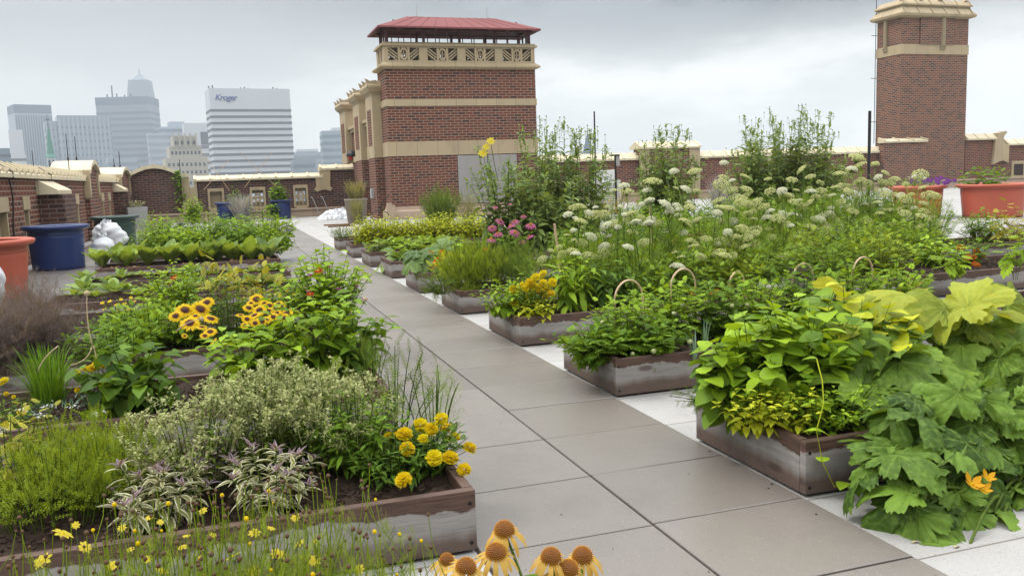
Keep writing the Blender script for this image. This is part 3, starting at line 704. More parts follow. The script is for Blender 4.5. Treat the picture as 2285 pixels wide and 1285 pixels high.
# ------------------------------------------------------------------ city, hills, haze
GZ = -48.0
g = G()
n_ = 60; xs = np.linspace(-2600, 2600, n_); 
V = []
for y in (-300, 200, 700, 1200, 1700, 1900, 2100, 2300):
    for x in xs:
        h = 0 if y < 1700 else (y-1700)/600*(95+28*math.sin(x*.0021+1)+16*math.sin(x*.0057)+9*math.sin(x*.013+2)) if x > -2600 else 0
        V.append((x, y, GZ+h))
F = [(j*n_+i, j*n_+i+1, (j+1)*n_+i+1, (j+1)*n_+i) for j in range(7) for i in range(n_-1)]
g.add(V, F); struct(g.build('terrain', plain('wooded city ground', (.06, .08, .05), .95, (.12, .12, .11), .02)))
def citymat(nm, c): return plain(nm, c, .8, tuple(x*.92 for x in c), .05)
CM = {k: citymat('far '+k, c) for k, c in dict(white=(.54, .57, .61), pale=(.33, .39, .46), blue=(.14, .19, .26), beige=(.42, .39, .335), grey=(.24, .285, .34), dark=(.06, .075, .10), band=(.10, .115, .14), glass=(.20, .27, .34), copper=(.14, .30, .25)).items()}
def tower_at(px0, px1, ytop, D, deep, rot, name, label, mat, cat='office tower'):
    pm = (px0+px1)/2; d = ray(pm, ytop); d = d/math.hypot(d[0], d[1]); P = EYE+d*D
    wdt = (px1-px0)/FPX*D
    o = thing(name, label, cat, (P[0], P[1], GZ), -math.atan2(d[0], d[1])+R(rot))
    return o, wdt, P[2]-GZ, deep
def block(o, w, h, dp, mat, z0=0, name='body', x=0, y=0, **k):
    g = G(); box(g, x-w/2, x+w/2, y, y+dp, z0, h); return g.build(name, mat, o, **k)
def bands(o, w, dp, zs, bh, mat, x=0, y=0, out=.25, name='window_band'):
    for z in zs:
        g = G(); box(g, x-w/2-out, x+w/2+out, y-out, y+dp+out, z, z+bh); g.build(name, mat, o)
def ribs(o, w, dp, n, z0, z1, mat, rw, x=0, y=0, out=.4, name='facade_ribs'):
    g = G()
    for i in range(n):
        xx = x-w/2+w*(i+.5)/n; box(g, xx-rw, xx+rw, y-out, y, z0, z1)
    g.build(name, mat, o)
D = 760
# white banded headquarters block with blue lettering
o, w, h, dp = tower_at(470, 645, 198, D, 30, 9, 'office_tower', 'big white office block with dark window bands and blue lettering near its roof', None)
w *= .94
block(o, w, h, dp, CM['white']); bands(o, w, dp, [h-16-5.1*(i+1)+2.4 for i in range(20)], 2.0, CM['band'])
cu = bpy.data.curves.new('lettering', 'FONT'); cu.body = 'Kroger'; cu.size = 6.6; cu.extrude = .15; cu.shear = .25; cu.offset = .09; cu.space_character = .88
tmp = bpy.data.objects.new('lettering', cu); COL.objects.link(tmp); dg = bpy.context.evaluated_depsgraph_get()
sme = bpy.data.meshes.new_from_object(tmp.evaluated_get(dg)); bpy.data.objects.remove(tmp); bpy.data.curves.remove(cu)
sg = bpy.data.objects.new('sign_lettering', sme); COL.objects.link(sg); sme.materials.clear(); sme.materials.append(plain('sign blue', (.02, .05, .28), .5)); sg.parent = o
sg.location = (-w/2+4, -.35, h-9.6); sg.rotation_euler = (R(90), 0, 0)
for x, hh in ((-w/2+1, 2.5), (-w/2+4, 3.2), (-6, 1.6), (-3, 2), (0, 1.2), (w/2-12, 2.2), (w/2-9, 1.4)):
    g = G(); box(g, x-.5, x+.5, 8, 9, h, h+hh); g.build('roof_mast', CM['dark'], o)
# tall ribbed tower
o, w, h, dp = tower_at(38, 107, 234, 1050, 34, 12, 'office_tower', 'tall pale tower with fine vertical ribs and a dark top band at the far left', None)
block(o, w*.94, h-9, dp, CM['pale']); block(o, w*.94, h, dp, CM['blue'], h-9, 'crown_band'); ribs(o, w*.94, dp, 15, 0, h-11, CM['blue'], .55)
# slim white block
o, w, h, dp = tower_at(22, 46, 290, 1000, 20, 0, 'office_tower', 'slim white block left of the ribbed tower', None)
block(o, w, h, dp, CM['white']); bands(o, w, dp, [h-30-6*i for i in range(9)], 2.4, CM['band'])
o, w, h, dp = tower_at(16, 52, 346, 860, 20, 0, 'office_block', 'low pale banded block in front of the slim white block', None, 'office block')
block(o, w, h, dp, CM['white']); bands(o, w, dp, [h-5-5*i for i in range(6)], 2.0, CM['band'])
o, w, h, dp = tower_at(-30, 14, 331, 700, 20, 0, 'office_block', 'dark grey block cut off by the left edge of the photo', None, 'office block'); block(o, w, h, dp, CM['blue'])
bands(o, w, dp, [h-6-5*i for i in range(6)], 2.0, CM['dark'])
# glassy grid block with stepped left shoulder
o, w, h, dp = tower_at(118, 262, 258, 900, 40, 4, 'office_block', 'wide pale glassy block with stepped shoulder and window grid', None, 'office block')
block(o, w*.66, h, dp, CM['pale'], x=-w*.02); block(o, w*.3, h-5, dp, CM['pale'], name='shoulder', x=-w*.35, y=3); block(o, w*.18, h-42, dp, CM['pale'], name='shoulder', x=w*.41, y=4)
bands(o, w*.66, dp, [h-12-6.2*i for i in range(12)], 2.3, CM['glass'], x=-w*.02); ribs(o, w*.66, dp, 12, 0, h, CM['pale'], 1.0, x=-w*.02, out=.7, name='facade_piers')
bands(o, w*.3, dp, [h-14-6.2*i for i in range(11)], 2.0, CM['glass'], x=-w*.35, y=3); ribs(o, w*.3, dp, 6, 0, h-5, CM['pale'], 1.0, x=-w*.35, y=3, out=.7, name='facade_piers')
# striped slate tower and stepped spire tower behind it
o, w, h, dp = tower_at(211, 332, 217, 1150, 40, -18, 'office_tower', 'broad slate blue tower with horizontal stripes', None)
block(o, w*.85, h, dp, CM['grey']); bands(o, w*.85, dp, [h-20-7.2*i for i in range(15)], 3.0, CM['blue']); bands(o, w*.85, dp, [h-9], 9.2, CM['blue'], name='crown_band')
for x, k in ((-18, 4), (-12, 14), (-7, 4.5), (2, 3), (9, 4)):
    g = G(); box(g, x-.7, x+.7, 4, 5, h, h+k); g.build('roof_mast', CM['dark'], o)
o, w, h, dp = tower_at(283, 330, 178, 1350, 30, -12, 'skyscraper', 'tall tapering skyscraper with stepped crown and thin spire behind the slate tower', None, 'skyscraper')
block(o, w, h-30, dp, CM['pale'], y=0); g = G()
V = [(-w/2, 0, h-30), (w/2, 0, h-30), (w/2, dp, h-30), (-w/2, dp, h-30), (-w*.4, 3, h), (w*.42, 3, h), (w*.42, dp-3, h), (-w*.4, dp-3, h)]
g.add(V, BOXF); V = [(-w*.28, 7, h), (w*.3, 7, h), (w*.3, dp-7, h), (-w*.28, dp-7, h), (-w*.07, 14, h+9), (w*.09, 14, h+9), (w*.09, 16, h+9), (-w*.07, 16, h+9)]; g.add(V, BOXF); g.build('stepped_crown', CM['grey'], o)
g = G(); tube(g, [(0, 15, h+8), (0, 15, h+18)], 1.1, 5, .3); g.build('spire', CM['grey'], o)
g = G(); [box(g, x-1.1, x+1.1, -.3, .0, h-70, h-34) for x in np.linspace(-w*.4, w*.4, 6)]; g.build('window_strips', CM['blue'], o)
for i, (a, b, y, D_, m1, m2, lab) in enumerate(((334, 372, 297, 1080, 'pale', 'grey', 'low blue-grey block right of the slate tower'), (361, 411, 283, 1120, 'pale', 'blue', 'blue-grey block with raised step behind the beige stepped building'), (414, 470, 275, 960, 'white', 'band', 'white block with a dark loggia and stripes left of the lettered office block'),
      (650, 723, 340, 900, 'pale', 'grey', 'low pale block right of the lettered office block'), (664, 708, 333, 1000, 'white', 'grey', 'small white rooftop block behind the low pale block'), (655, 702, 356, 700, 'grey', 'blue', 'small dark grey block in front of the low pale block'), (719, 764, 292, 800, 'pale', 'glass', 'pale glass tower partly hidden by the penthouse'), (742, 775, 285, 830, 'white', 'pale', 'white slab joined behind the pale glass tower'), (246, 300, 352, 760, 'pale', 'grey', 'low pale block under the slate tower'))):
    o, w, h, dp = tower_at(a, b, y, D_, 26, 5, 'office_block', lab, None, 'office block')
    block(o, w, h, dp, CM[m1]); k = 8 if D_ > 950 else 6.0
    bands(o, w, dp, [h-(26 if i == 2 else 6)-k*j for j in range(10)], k*.42, CM[m2])
    if i == 2: g = G(); box(g, w*.05, w*.48, -.3, 0, h-22, h-9); g.build('loggia', CM['dark'], o)
    if i == 1: block(o, w*.6, h+6, 20, CM['pale'], h, 'raised_step', x=.16*w, y=3)
# beige stepped building
o, w, h, dp = tower_at(365, 470, 303, 560, 26, 6, 'stepped_tower', 'beige stepped art deco building with small square windows', None)
steps = [(.42, h, 3), (.60, h-6, 2.4), (.78, h-13, 1.4), (.92, h-24, .6), (1.04, h-40, 0)]
for k, (s_, hh, y_) in enumerate(steps): block(o, w*s_, hh, dp-2*y_, CM['beige'], 0, 'tier', x=-w*.04, y=y_)
g = G(); [box(g, x-.5, x+.5, 1.6, 3, h-7, h+1.5) for x in np.linspace(-w*.25, w*.17, 5)]; g.build('battlements', CM['beige'], o)
wg = G(); box(wg, -.6, .6, -.08, .0, 0, 2.0); wm = wg.build('window', CM['dark'], o); first = True
cnt = 0
for s_, hh, y_ in steps:
    for zi in range(2 if s_ < .9 else 4):
        for x in np.linspace(-w*s_*.42, w*s_*.42, 5+int(s_*6)):
            z = hh-5-4.6*zi; nxt = [q_ for q_ in steps if q_[0] > s_]
            if nxt and z < nxt[0][1]+.5: continue
            if cnt > 90: continue
            if first: wm.location = (x-w*.04, y_, z); first = False
            else: place('window', wm, o, (x-w*.04, y_, z))
            cnt += 1
# churches
o, w, h, dp = tower_at(106, 122, 352, 330, 3, 0, 'church_steeple', 'white church tower with pointed green copper spire and cross', None, 'church')
g = G(); box(g, -1.3, 1.3, 0, 2.6, 0, h); g.build('belfry', CM['white'], o); g = G(); lathe(g, [(1.7, h), (1.5, h+.5), (1.15, h+1.2), (.75, h+5), (.25, h+10), (.03, h+10.6)], 8, c=(0, 1.3, 0)); g.build('spire', CM['copper'], o)
g = G(); box(g, -.07, .07, 1.2, 1.35, h+10.4, h+14); box(g, -.7, .7, 1.2, 1.35, h+12.4, h+12.6); lathe(g, [(.01, -.3), (.28, 0), (.01, .3)], 8, c=(0, 1.3, h+10.7)); g.build('cross', CM['dark'], o)
g = G(); [box(g, x-.3, x+.3, -.05, 0, h-3.2, h-.8) for x in (-.6, .6)]; g.build('belfry_opening', CM['dark'], o)
o, w, h, dp = tower_at(1303, 1328, 340, 420, 4, 20, 'church_steeple', 'grey stone steeple rising above the right parapet', None, 'church')
g = G(); box(g, -2.4, 2.4, 0, 4.8, 0, h); g.build('belfry', CM['grey'], o); g = G(); lathe(g, [(2.7, h), (2.3, h+.8), (1.2, h+5.2), (.06, h+9.5)], 4, c=(0, 2.4, 0)); g.build('spire', CM['blue'], o)
g = G(); tube(g, [(0, 2.4, h+9), (0, 2.4, h+11.5)], .12, 5, .05); g.build('finial', CM['dark'], o)
MAT['haze_on'] = True
def add_haze(dens):
    m = bpy.data.materials.new('pale haze'); m.use_nodes = True; t = m.node_tree; t.nodes.clear()
    v = t.nodes.new('ShaderNodeVolumePrincipled'); v.inputs['Color'].default_value = (.90, .95, 1, 1); v.inputs['Density'].default_value = dens; v.inputs['Anisotropy'].default_value = .2
    out = t.nodes.new('ShaderNodeOutputMaterial'); t.links.new(v.outputs[0], out.inputs['Volume'])
    g = G(); box(g, -2700, 2700, -320, 2350, GZ-2, 215); struct(g.build('haze', m), 'stuff')
add_haze(.00030)
# ------------------------------------------------------------------ plant kit
GA = math.pi*(3-math.sqrt(5))
def frames(D, U=None):
    D = np.atleast_2d(np.asarray(D, float)); D = D/(np.linalg.norm(D, axis=1)[:, None]+1e-9)
    U = np.broadcast_to(np.array([0, 0, 1.0]) if U is None else np.asarray(U, float), D.shape)
    X = np.cross(D, U); l = np.linalg.norm(X, axis=1)
    X = np.where(l[:, None] < 1e-3, np.array([1.0, 0, 0]), X/(l[:, None]+1e-9))
    return np.stack([X, D, np.cross(X, D)], 2)
def mk(parts):
    """join (V, faces, E, mat) pieces into one template"""
    V = []; E = []; Fs = {}; n = 0
    for v, f, e, m in parts:
        v = np.asarray(v, float).reshape(-1, 3); V.append(v); E.append(np.broadcast_to(np.asarray(e, float), (len(v),)))
        for q_ in f: Fs.setdefault((len(q_), m), []).append([i+n for i in q_])
        n += len(v)
    return np.concatenate(V), [(np.array(a), k[1]) for k, a in Fs.items()], np.concatenate(E)
def leaf(w=.25, n=5, fold=.35, droop=.25, tip=1.0, wave=0.0, petiole=0.0, pk=.8):
    t = np.linspace(0, 1, n+1); prof = w*np.sin(math.pi*np.clip(t, .012, .985)**pk)**tip
    V = []; E = []
    for i in range(n+1):
        y = petiole+t[i]*(1-petiole); z = -droop*t[i]**2; wv = wave*(1 if i % 2 else -1)
        V += [(-prof[i], y, z+fold*prof[i]+wv*prof[i]), (0, y, z), (prof[i], y, z+fold*prof[i]-wv*prof[i])]; E += [1, 0, 1]
    F = [(3*i+a, 3*i+a+1, 3*i+a+4, 3*i+a+3) for i in range(n) for a in (0, 1)]
    if petiole: V += [(-.012, 0, 0), (.012, 0, 0)]; E += [0, 0]; F += [(3*n+3, 3*n+4, 1)]
    return mk([(V, F, E, 0)])
def thin(P, Q, w): 
    P = np.array(P, float); Q = np.array(Q, float); d = Q-P; s = np.cross(d, (0, 0, 1.0)); l = np.linalg.norm(s); s = s/l*w if l > 1e-6 else np.array([w, 0, 0])
    return [P-s, P+s, Q]
def compound(pairs=3, w=.34, ll=.42, n=3, cut=0.0):
    parts = [([(-.012, 0, 0), (.012, 0, 0), (0, .75, -.05)], [(0, 1, 2)], 0, 0)]
    V0, F0, E0 = leaf(w, n, .3, .25, 1.0)
    fl = [list(map(int, f)) for a, _ in F0 for f in a]
    for i in range(pairs):
        y = .2+.5*i/max(1, pairs-1); s_ = ll*(.75+.35*math.sin(math.pi*(i+1)/(pairs+1)))
        for sg in (-1, 1):
            a = sg*(1.15-.1*i); c, s = math.cos(a), math.sin(a)
            Rz = np.array([[c, s, 0], [-s, c, 0], [0, 0, 1]])
            parts.append(((V0*s_)@Rz.T+np.array([0, y, -.04*y]), fl, E0, 0))
    parts.append((V0*ll*1.2+np.array([0, .72, -.05]), fl, E0, 0))
    return mk(parts)
def squashes(n, **k): return [squash(seed=i+1, **k) for i in range(n)]
def squash(deep=.45, N_=54, teeth=.035, cup=.22, sag=.35, seed=0):
    r_ = np.random.default_rng(seed); lob = np.array([-2.15, -1.05, 0, 1.05, 2.15]); lr = np.array([.72, .95, 1.05, .95, .72])*r_.uniform(.78, 1.15, 5); lob = lob+r_.normal(0, .10, 5); bend, tw, sk = r_.uniform(-.1, .5), r_.normal(0, .22), r_.normal(0, .25)
    V = [(0, 0, 0)]; E = [0]; rings = (.18, .42, .68, .86, 1.0); A = np.linspace(-2.85, 2.85, N_)
    for q_ in rings:
        for j, a in enumerate(A):
            k = np.argmin(abs(a-lob)); da = a-lob[k]
            env = lr[k]*(1-deep*min(1, abs(da)/.53)**3.6)*(1+.05*math.sin(a*6+seed))
            if abs(a) > 2.6: env *= 1-.35*(abs(a)-2.6)/.25
            rad = env*q_*(1+(teeth*math.sin(j*2.4) if q_ == 1 else 0))
            x, y = rad*math.sin(a), rad*math.cos(a)
            z = cup*rad*rad*(1-.6*math.cos(da*3)) - sag*rad**3 + .055*rad*math.sin(a*8+q_*3+seed)+ .03*rad*math.sin(a*19+seed)*q_+ .06*math.cos(da*6)*rad*(1-q_*.4)+r_.normal(0, .014)
            z += -bend*abs(x)**1.6*.9+tw*x*y+sk*x*abs(x)*.6-.18*max(0, y)**2
            V.append((x, y, z)); E.append(min(1, abs(da)*rad*3.2) if q_ < .98 else min(1, abs(da)*3.2))
    F = [(0, 1+j, 2+j) for j in range(N_-1)]
    for k in range(len(rings)-1):
        o_ = 1+k*N_; p_ = 1+(k+1)*N_
        F += [(o_+j, p_+j, p_+j+1, o_+j+1) for j in range(N_-1)]
    return mk([(V, F, E, 0)])
def fern(n=12, w=.006, sub=4, ang=.8):
    parts = [(thin((0, 0, 0), (0, 1, .03), w*1.6), [(0, 1, 2)], 0, 0)]; r_ = np.random.default_rng(3)
    for i in range(n):
        y = .15+.8*i/n; sg = 1 if i % 2 else -1; l = .42*(1-.65*i/n); a = ang+r_.normal(0, .2); el = r_.normal(0, .5)
        d = np.array([sg*math.sin(a)*math.cos(el), math.cos(a), math.sin(el)*.8]); p0 = np.array([0, y, .02]); parts.append((thin(p0, p0+d*l, w*1.2), [(0, 1, 2)], .5, 0))
        for k in range(sub):
            p1 = p0+d*l*(k+.7)/sub; dd = d+np.array([r_.normal(0, .7), .5, r_.normal(0, .7)]); dd /= np.linalg.norm(dd)
            parts.append((thin(p1, p1+dd*l*.42, w), [(0, 1, 2)], 1, 0))
    return mk(parts)
def sprig(n=34, nl=.15, w=.017, up=.75):
    parts = [(thin((0, 0, 0), (0, 1, .0), .014), [(0, 1, 2)], 0, 1)]
    for i in range(n):
        y = .06+.94*i/n; a = GA*i; l = nl*(1-.45*(i/n)**2); d = np.array([math.cos(a), up, math.sin(a)])
        p = np.array([0, y, 0]); q_ = p+d*l; s = np.cross(d, (math.sin(a), 0, -math.cos(a)+.3)); s = s/np.linalg.norm(s)*w
        m_ = p+d*l*.5
        parts.append(([p, m_-s, q_, m_+s], [(0, 1, 2, 3)], [0, .6, 1, .6], 0))
    return mk(parts)
def umbel(n=62, seed=1, flat=.5, bump_=.185):
    r_ = np.random.default_rng(seed); parts = []
    for i in range(n):
        th = math.acos(1-(1-math.cos(1.25))*(i+.5)/n); a = GA*i+r_.normal(0, .1)
        d = np.array([math.sin(th)*math.cos(a), math.sin(th)*math.sin(a), math.cos(th)]); p = d*np.array([1, 1, flat*1.3]); p[2] -= flat*.6
        p *= 1+r_.normal(0, .05)
        nrm = d; X = np.cross(nrm, (.3, .9, .1)); X /= np.linalg.norm(X); Y_ = np.cross(nrm, X); rb = bump_*(.8+.4*r_.random())
        V = [p+nrm*rb*.75]+[p+(X*math.cos(t)+Y_*math.sin(t))*rb*(1 if k % 2 else .72) for k, t in enumerate(np.linspace(0, 2*math.pi, 7)[:-1])]
        parts.append((V, [(0, k+1, (k+1) % 6+1) for k in range(6)], [.2]+[1]*6, 0))
        parts.append((thin((0, 0, -.75), p, .018), [(0, 1, 2)], 0, 1))
    return mk(parts)
def daisy(n=13, w=.17, droop=.1, cr=.3, ch=.16, inner=.22, layers=1, notch=0):
    parts = []; V0, F0, E0 = leaf(w, 4, .25, droop, .7, pk=1.1); fl = [list(map(int, f)) for a, _ in F0 for f in a]
    for l_ in range(layers):
        for i in range(n):
            a = 2*math.pi*(i+.5*l_)/n+.13*math.sin(i*7.3); c, s = math.cos(a), math.sin(a)
            Rz = np.array([[c, -s, 0], [s, c, 0], [0, 0, 1]]); ln = (1-inner)*(1-.12*l_+.1*math.sin(i*3.7))
            v = V0*np.array([1, ln, 1])+np.array([0, inner, .02+.03*l_+.03*math.sin(i*5.1)])
            parts.append((v@Rz.T, fl, np.clip(V0[:, 1], 0, 1), 0))
    rings = []; k_ = 12
    V = [(0, 0, ch)]; 
    for q_ in (.45, .8, 1.0):
        V += [(cr*q_*math.cos(t), cr*q_*math.sin(t), ch*math.sqrt(max(0, 1-q_*q_))+.0) for t in np.linspace(0, 2*math.pi, k_+1)[:-1]]
    F = [(0, 1+j, 1+(j+1) % k_) for j in range(k_)]
    for q_ in (0, 1): F += [(1+q_*k_+j, 1+(q_+1)*k_+j, 1+(q_+1)*k_+(j+1) % k_, 1+q_*k_+(j+1) % k_) for j in range(k_)]
    parts.append((V, F, .5, 1))
    return mk(parts)
def pompom(seed=0, layers=(18, 18, 16, 12, 8, 4)):
    r_ = np.random.default_rng(seed); parts = []
    for l_, n in enumerate(layers):
        el = -.35+l_*.33; rad = 1.0-.05*l_
        for i in range(n):
            a = 2*math.pi*i/n+r_.normal(0, .15)+l_*.4; e = el+r_.normal(0, .08)
            d = np.array([math.cos(a)*math.cos(e), math.sin(a)*math.cos(e), math.sin(e)*.85]); s = np.array([-math.sin(a), math.cos(a), 0]); u_ = np.cross(d, s)*-1
            b = d*.25; t_ = d*rad*(.88+.2*r_.random()); w = .15+.06*r_.random()
            V = [b-s*.05, b+s*.05, (b+t_)*.5+s*w*.8+u_*.05, (b+t_)*.5-s*w*.8+u_*.05, t_+s*w-u_*.10*r_.random(), t_-s*w-u_*.12*r_.random(), t_*1.03+u_*.02]
            parts.append((V, [(0, 1, 2, 3), (3, 2, 4, 6), (3, 6, 5)], [0, 0, .5, .5, 1, 1, .8], 0))
    return mk(parts)
LEAF = dict(ovate=leaf(.26, 5, .3, .3), broad=leaf(.36, 5, .3, .35), lance=leaf(.15, 5, .35, .35), small=leaf(.3, 3, .3, .2), narrow=leaf(.07, 4, .3, .25), spoon=leaf(.30, 6, .28, .45, .8, .03, pk=1.25),
            tri=leaf(.42, 5, .2, .45, .85, pk=.62), heart=leaf(.48, 5, .15, .3, .75, pk=.7), round=leaf(.42, 4, .2, .2, .7), romaine=leaf(.27, 6, .35, .16, .8, .03, pk=1.25), blade=leaf(.018, 6, .2, .5), comp=compound(3), comp5=compound(4, .30, .34), fern=fern(), fern2=fern(16, .004, 5, .6),
            sprig=sprig(), thyme=sprig(22, .13, .03, .5), cupleaf=leaf(.19, 5, .3, .4, .9, .01, pk=.7), squash=squashes(4, deep=.26, N_=90, cup=.36, sag=.30), zuc=squashes(5, deep=.52, N_=100, teeth=.045, cup=.26, sag=.28), lace=compound(5, .22, .30))
def pick(k, r_):
    t = LEAF[k] if isinstance(k, str) else k
    return t[int(r_.integers(len(t)))] if isinstance(t, list) else t
def grow(gl, gs, r_, n, br, tr, h, kind, size, per, t0=.2, hj=.3, pitch=(-.25, .6), opp=False, sr=.004, sz=(1.0, .55), sq=(1, 1), lean=(0, 0), dome=.3, mat=0, tint=(0, 1), jit=.3, smat=0, z0=0.0, bow=.25):
    tpl = pick(kind, r_)
    P = []; D = []; S = []; T = []; tips = []
    for i in range(n):
        rr = math.sqrt((i+r_.random())/n); a = GA*i+r_.normal(0, .35); ca, sa = math.cos(a)*sq[0], math.sin(a)*sq[1]
        b = np.array([br*rr*ca, br*rr*sa, z0]); hh = h*(1-hj*r_.random())*(1-dome*rr*rr)
        tp = np.array([tr*rr*ca+lean[0]*hh, tr*rr*sa+lean[1]*hh, z0+hh])
        cp = np.array([b[0]+bow*(tp[0]-b[0]), b[1]+bow*(tp[1]-b[1]), z0+.62*hh])
        c = bez(b, cp, tp, 9)
        if gs is not None and sr: tube(gs, c[::2] if sr < .006 else c, sr, 4, sr*.5, mat=smat, tint=r_.random(), cap=False)
        tips.append((tp, c[-1]-c[-2]))
        ph = r_.uniform(0, 6.28)
        for k in range(per):
            t = t0+(1-t0)*(k+.5*r_.random())/max(1, per-.5); t = min(t, 1.0); x = t*8; i0 = min(7, int(x)); q_ = c[i0]*(1-(x-i0))+c[i0+1]*(x-i0)
            u = (t-t0)/(1-t0+1e-6)
            az = ph+(GA*k if not opp else (k//2)*math.pi/2+(k % 2)*math.pi)+r_.normal(0, jit)
            p_ = pitch[0]+(pitch[1]-pitch[0])*u+r_.normal(0, jit*.7)
            P.append(q_); D.append((math.cos(az)*math.cos(p_), math.sin(az)*math.cos(p_), math.sin(p_)))
            S.append(size*(sz[0]+(sz[1]-sz[0])*u)*r_.uniform(.75, 1.2)); T.append(tint[0]+(tint[1]-tint[0])*r_.random())
    if P:
        U = np.tile(np.array([0, 0, 1.0]), (len(P), 1))+r_.normal(0, jit*.6, (len(P), 3))
        gl.inst(tpl, np.array(P), frames(D, U), np.array(S), np.array(T), mat)
    return tips
SEED = [100]
def rnd(): SEED[0] += 1; return np.random.default_rng(SEED[0])
def has(g): return len(g.V) > 0
def bush(name, label, cat, loc, specs, mats, group=None, rz=0.0, leafname='foliage', stemmat=None):
    """a plant: Empty at its foot, foliage mesh and stems mesh; specs are keyword sets for grow()"""
    o = thing(name, label, cat, loc, rz, group); r_ = rnd(); gl, gs = G(), G(); tips = []
    for s in specs: tips += grow(gl, gs, r_, **s)
    if has(gs): gs.build('stems', stemmat or MAT['stem'], o, smooth=True)
    if has(gl): gl.build(leafname, mats, o, smooth=True)
    return o, tips, r_
def flower_mesh(name, tpl, mats, smooth=True):
    g = G(); g.inst(tpl, np.zeros((1, 3)), np.eye(3)[None], 1.0, .5, 0)
    o = g.build(name, mats, None, smooth=smooth); me = o.data; bpy.data.objects.remove(o); return me
def look(v): return Vector(v).to_track_quat('Z', 'Y').to_euler()
def put_flower(name, me, parent, loc, nrm, s):
    return place(name, me, parent, [float(x) for x in loc], look(nrm), float(s))
TOCAM = lambda p: (EYE-np.array(p))/np.linalg.norm(EYE-np.array(p))

LM = dict(
 mid=leaf_mat('mid green leaf', (0.0975, 0.221, 0.0312), (0.195, 0.351, 0.052)),
 deep=leaf_mat('deep green leaf', (0.0585, 0.15, 0.0291), (0.13, 0.247, 0.0468)),
 fresh=leaf_mat('fresh green leaf', (0.169, 0.351, 0.0364), (0.312, 0.494, 0.0624)),
 lime=leaf_mat('yellow green leaf', (0.325, 0.468, 0.0364), (0.546, 0.598, 0.0728)),
 squash=leaf_mat('squash leaf', (.09, .20, .06), (.19, .32, .09), vein=(.25, .37, .05), rough=.5, transl=.2),
 zuc=leaf_mat('courgette leaf', (.065, .15, .045), (.15, .27, .07), vein=(.20, .32, .05), rough=.5, transl=.18, spot=(.20, .30, .05)),
 squashy=leaf_mat('backlit yellow squash leaf', (.20, .34, .08), (.40, .46, .12), vein=(.28, .40, .06), transl=.36, spot=(.48, .42, .05)),  # yellower than squash: backlit glow of the top leaves put into the colour
 blue=leaf_mat('blue green leaf', (0.13, 0.26, 0.125), (0.26, 0.403, 0.208), vein=(.35, .45, .3), rough=.6),
 lettuce=leaf_mat('lettuce leaf', (.19, .33, .07), (.29, .43, .11), vein=(.42, .50, .25)),
 sage=leaf_mat('variegated sage leaf', (.16, .21, .125), (.24, .26, .17), edge=(.62, .60, .42), rough=.7),
 sagep=leaf_mat('purple sage leaf', (.13, .085, .115), (.20, .13, .16), edge=(.35, .28, .3), rough=.7),
 ore=leaf_mat('oregano leaf', (0.117, 0.221, 0.0468), (0.221, 0.325, 0.0832)),
 orefl=leaf_mat('pale oregano bracts', (.36, .41, .13), (.55, .57, .25), transl=.25, tcol=(.6, .62, .25)),
 thyme=leaf_mat('thyme leaf', (0.156, 0.286, 0.0364), (0.325, 0.442, 0.0624)),
 rose=leaf_mat('rosemary needle', (0.091, 0.169, 0.0468), (0.182, 0.286, 0.0832), rough=.6),
 dill=leaf_mat('feathery dill leaf', (0.117, 0.247, 0.0312), (0.26, 0.416, 0.0728)),
 bronze=leaf_mat('bronze fennel leaf', (.13, .095, .095), (.24, .19, .185)),
 yel=leaf_mat('yellowed leaf', (.30, .36, .07), (.44, .44, .12)),
 cup=leaf_mat('cup plant leaf', (.15, .26, .12), (.25, .36, .17), vein=(.32, .42, .2)),
 grass=leaf_mat('chive blade', (0.065, 0.169, 0.0208), (0.156, 0.312, 0.0468)),
 onion=leaf_mat('blue onion blade', (.14, .26, .17), (.25, .37, .25)),
 silver=leaf_mat('silver lavender', (.28, .29, .33), (.42, .41, .47)),
 tan=leaf_mat('tan grass blade', (.34, .26, .12), (.30, .30, .12)),
 reddy=leaf_mat('reddish leaf', (.16, .07, .04), (.26, .15, .06)),
)
def petal(nm, a, b, tcol): return leaf_mat(nm, a, b, rough=.5, transl=.4, tcol=tcol)
PM = dict(
 orange2=petal('courgette blossom', (.85, .36, .01), (.9, .48, .02), (.95, .55, .03)),
 susan=leaf_mat('golden petal with red base', (.90, .56, .006), (.94, .68, .01), transl=.35, tcol=(.95, .65, .02), ring=(.20, .03, .006)),
 yellow=petal('yellow petal', (.94, .74, .008), (.96, .80, .02), (.95, .75, .02)),
 lemon=petal('lemon petal', (.80, .62, .03), (.85, .70, .08), (.95, .8, .1)),
 gold=petal('golden petal', (.92, .64, .006), (.95, .74, .01), (.95, .65, .02)),
 coneor=petal('soft orange petal', (.90, .52, .09), (.94, .64, .17), (.95, .6, .12)),
 orange=petal('orange petal', (.72, .16, .01), (.80, .26, .02), (.9, .3, .02)),
 red=petal('red petal', (.60, .04, .02), (.70, .09, .03), (.8, .1, .05)),
 pink=petal('pink petal', (.52, .10, .24), (.62, .17, .33), (.7, .25, .4)),
 purple=petal('purple petal', (.14, .03, .22), (.24, .06, .32), (.3, .1, .4)),
 cream=petal('cream floret', (.74, .75, .46), (.88, .88, .64), (.8, .8, .6)),
 greeny=petal('greenish floret', (.58, .62, .20), (.76, .76, .34), (.6, .65, .3)),
 white=petal('white floret', (.8, .8, .76), (.85, .85, .82), (.85, .85, .8)),
 mauve=petal('mauve floret', (.35, .25, .36), (.5, .4, .5), (.5, .4, .5)))
MAT['eye'] = plain('dark brown disc', (.035, .012, .010), .9, (.06, .02, .012), 60, bumps=.6)
MAT['cone'] = plain('orange brown cone', (.42, .14, .02), .8, (.30, .10, .02), 60)
MAT['conedk'] = plain('dark cone base', (.17, .065, .015), .8)
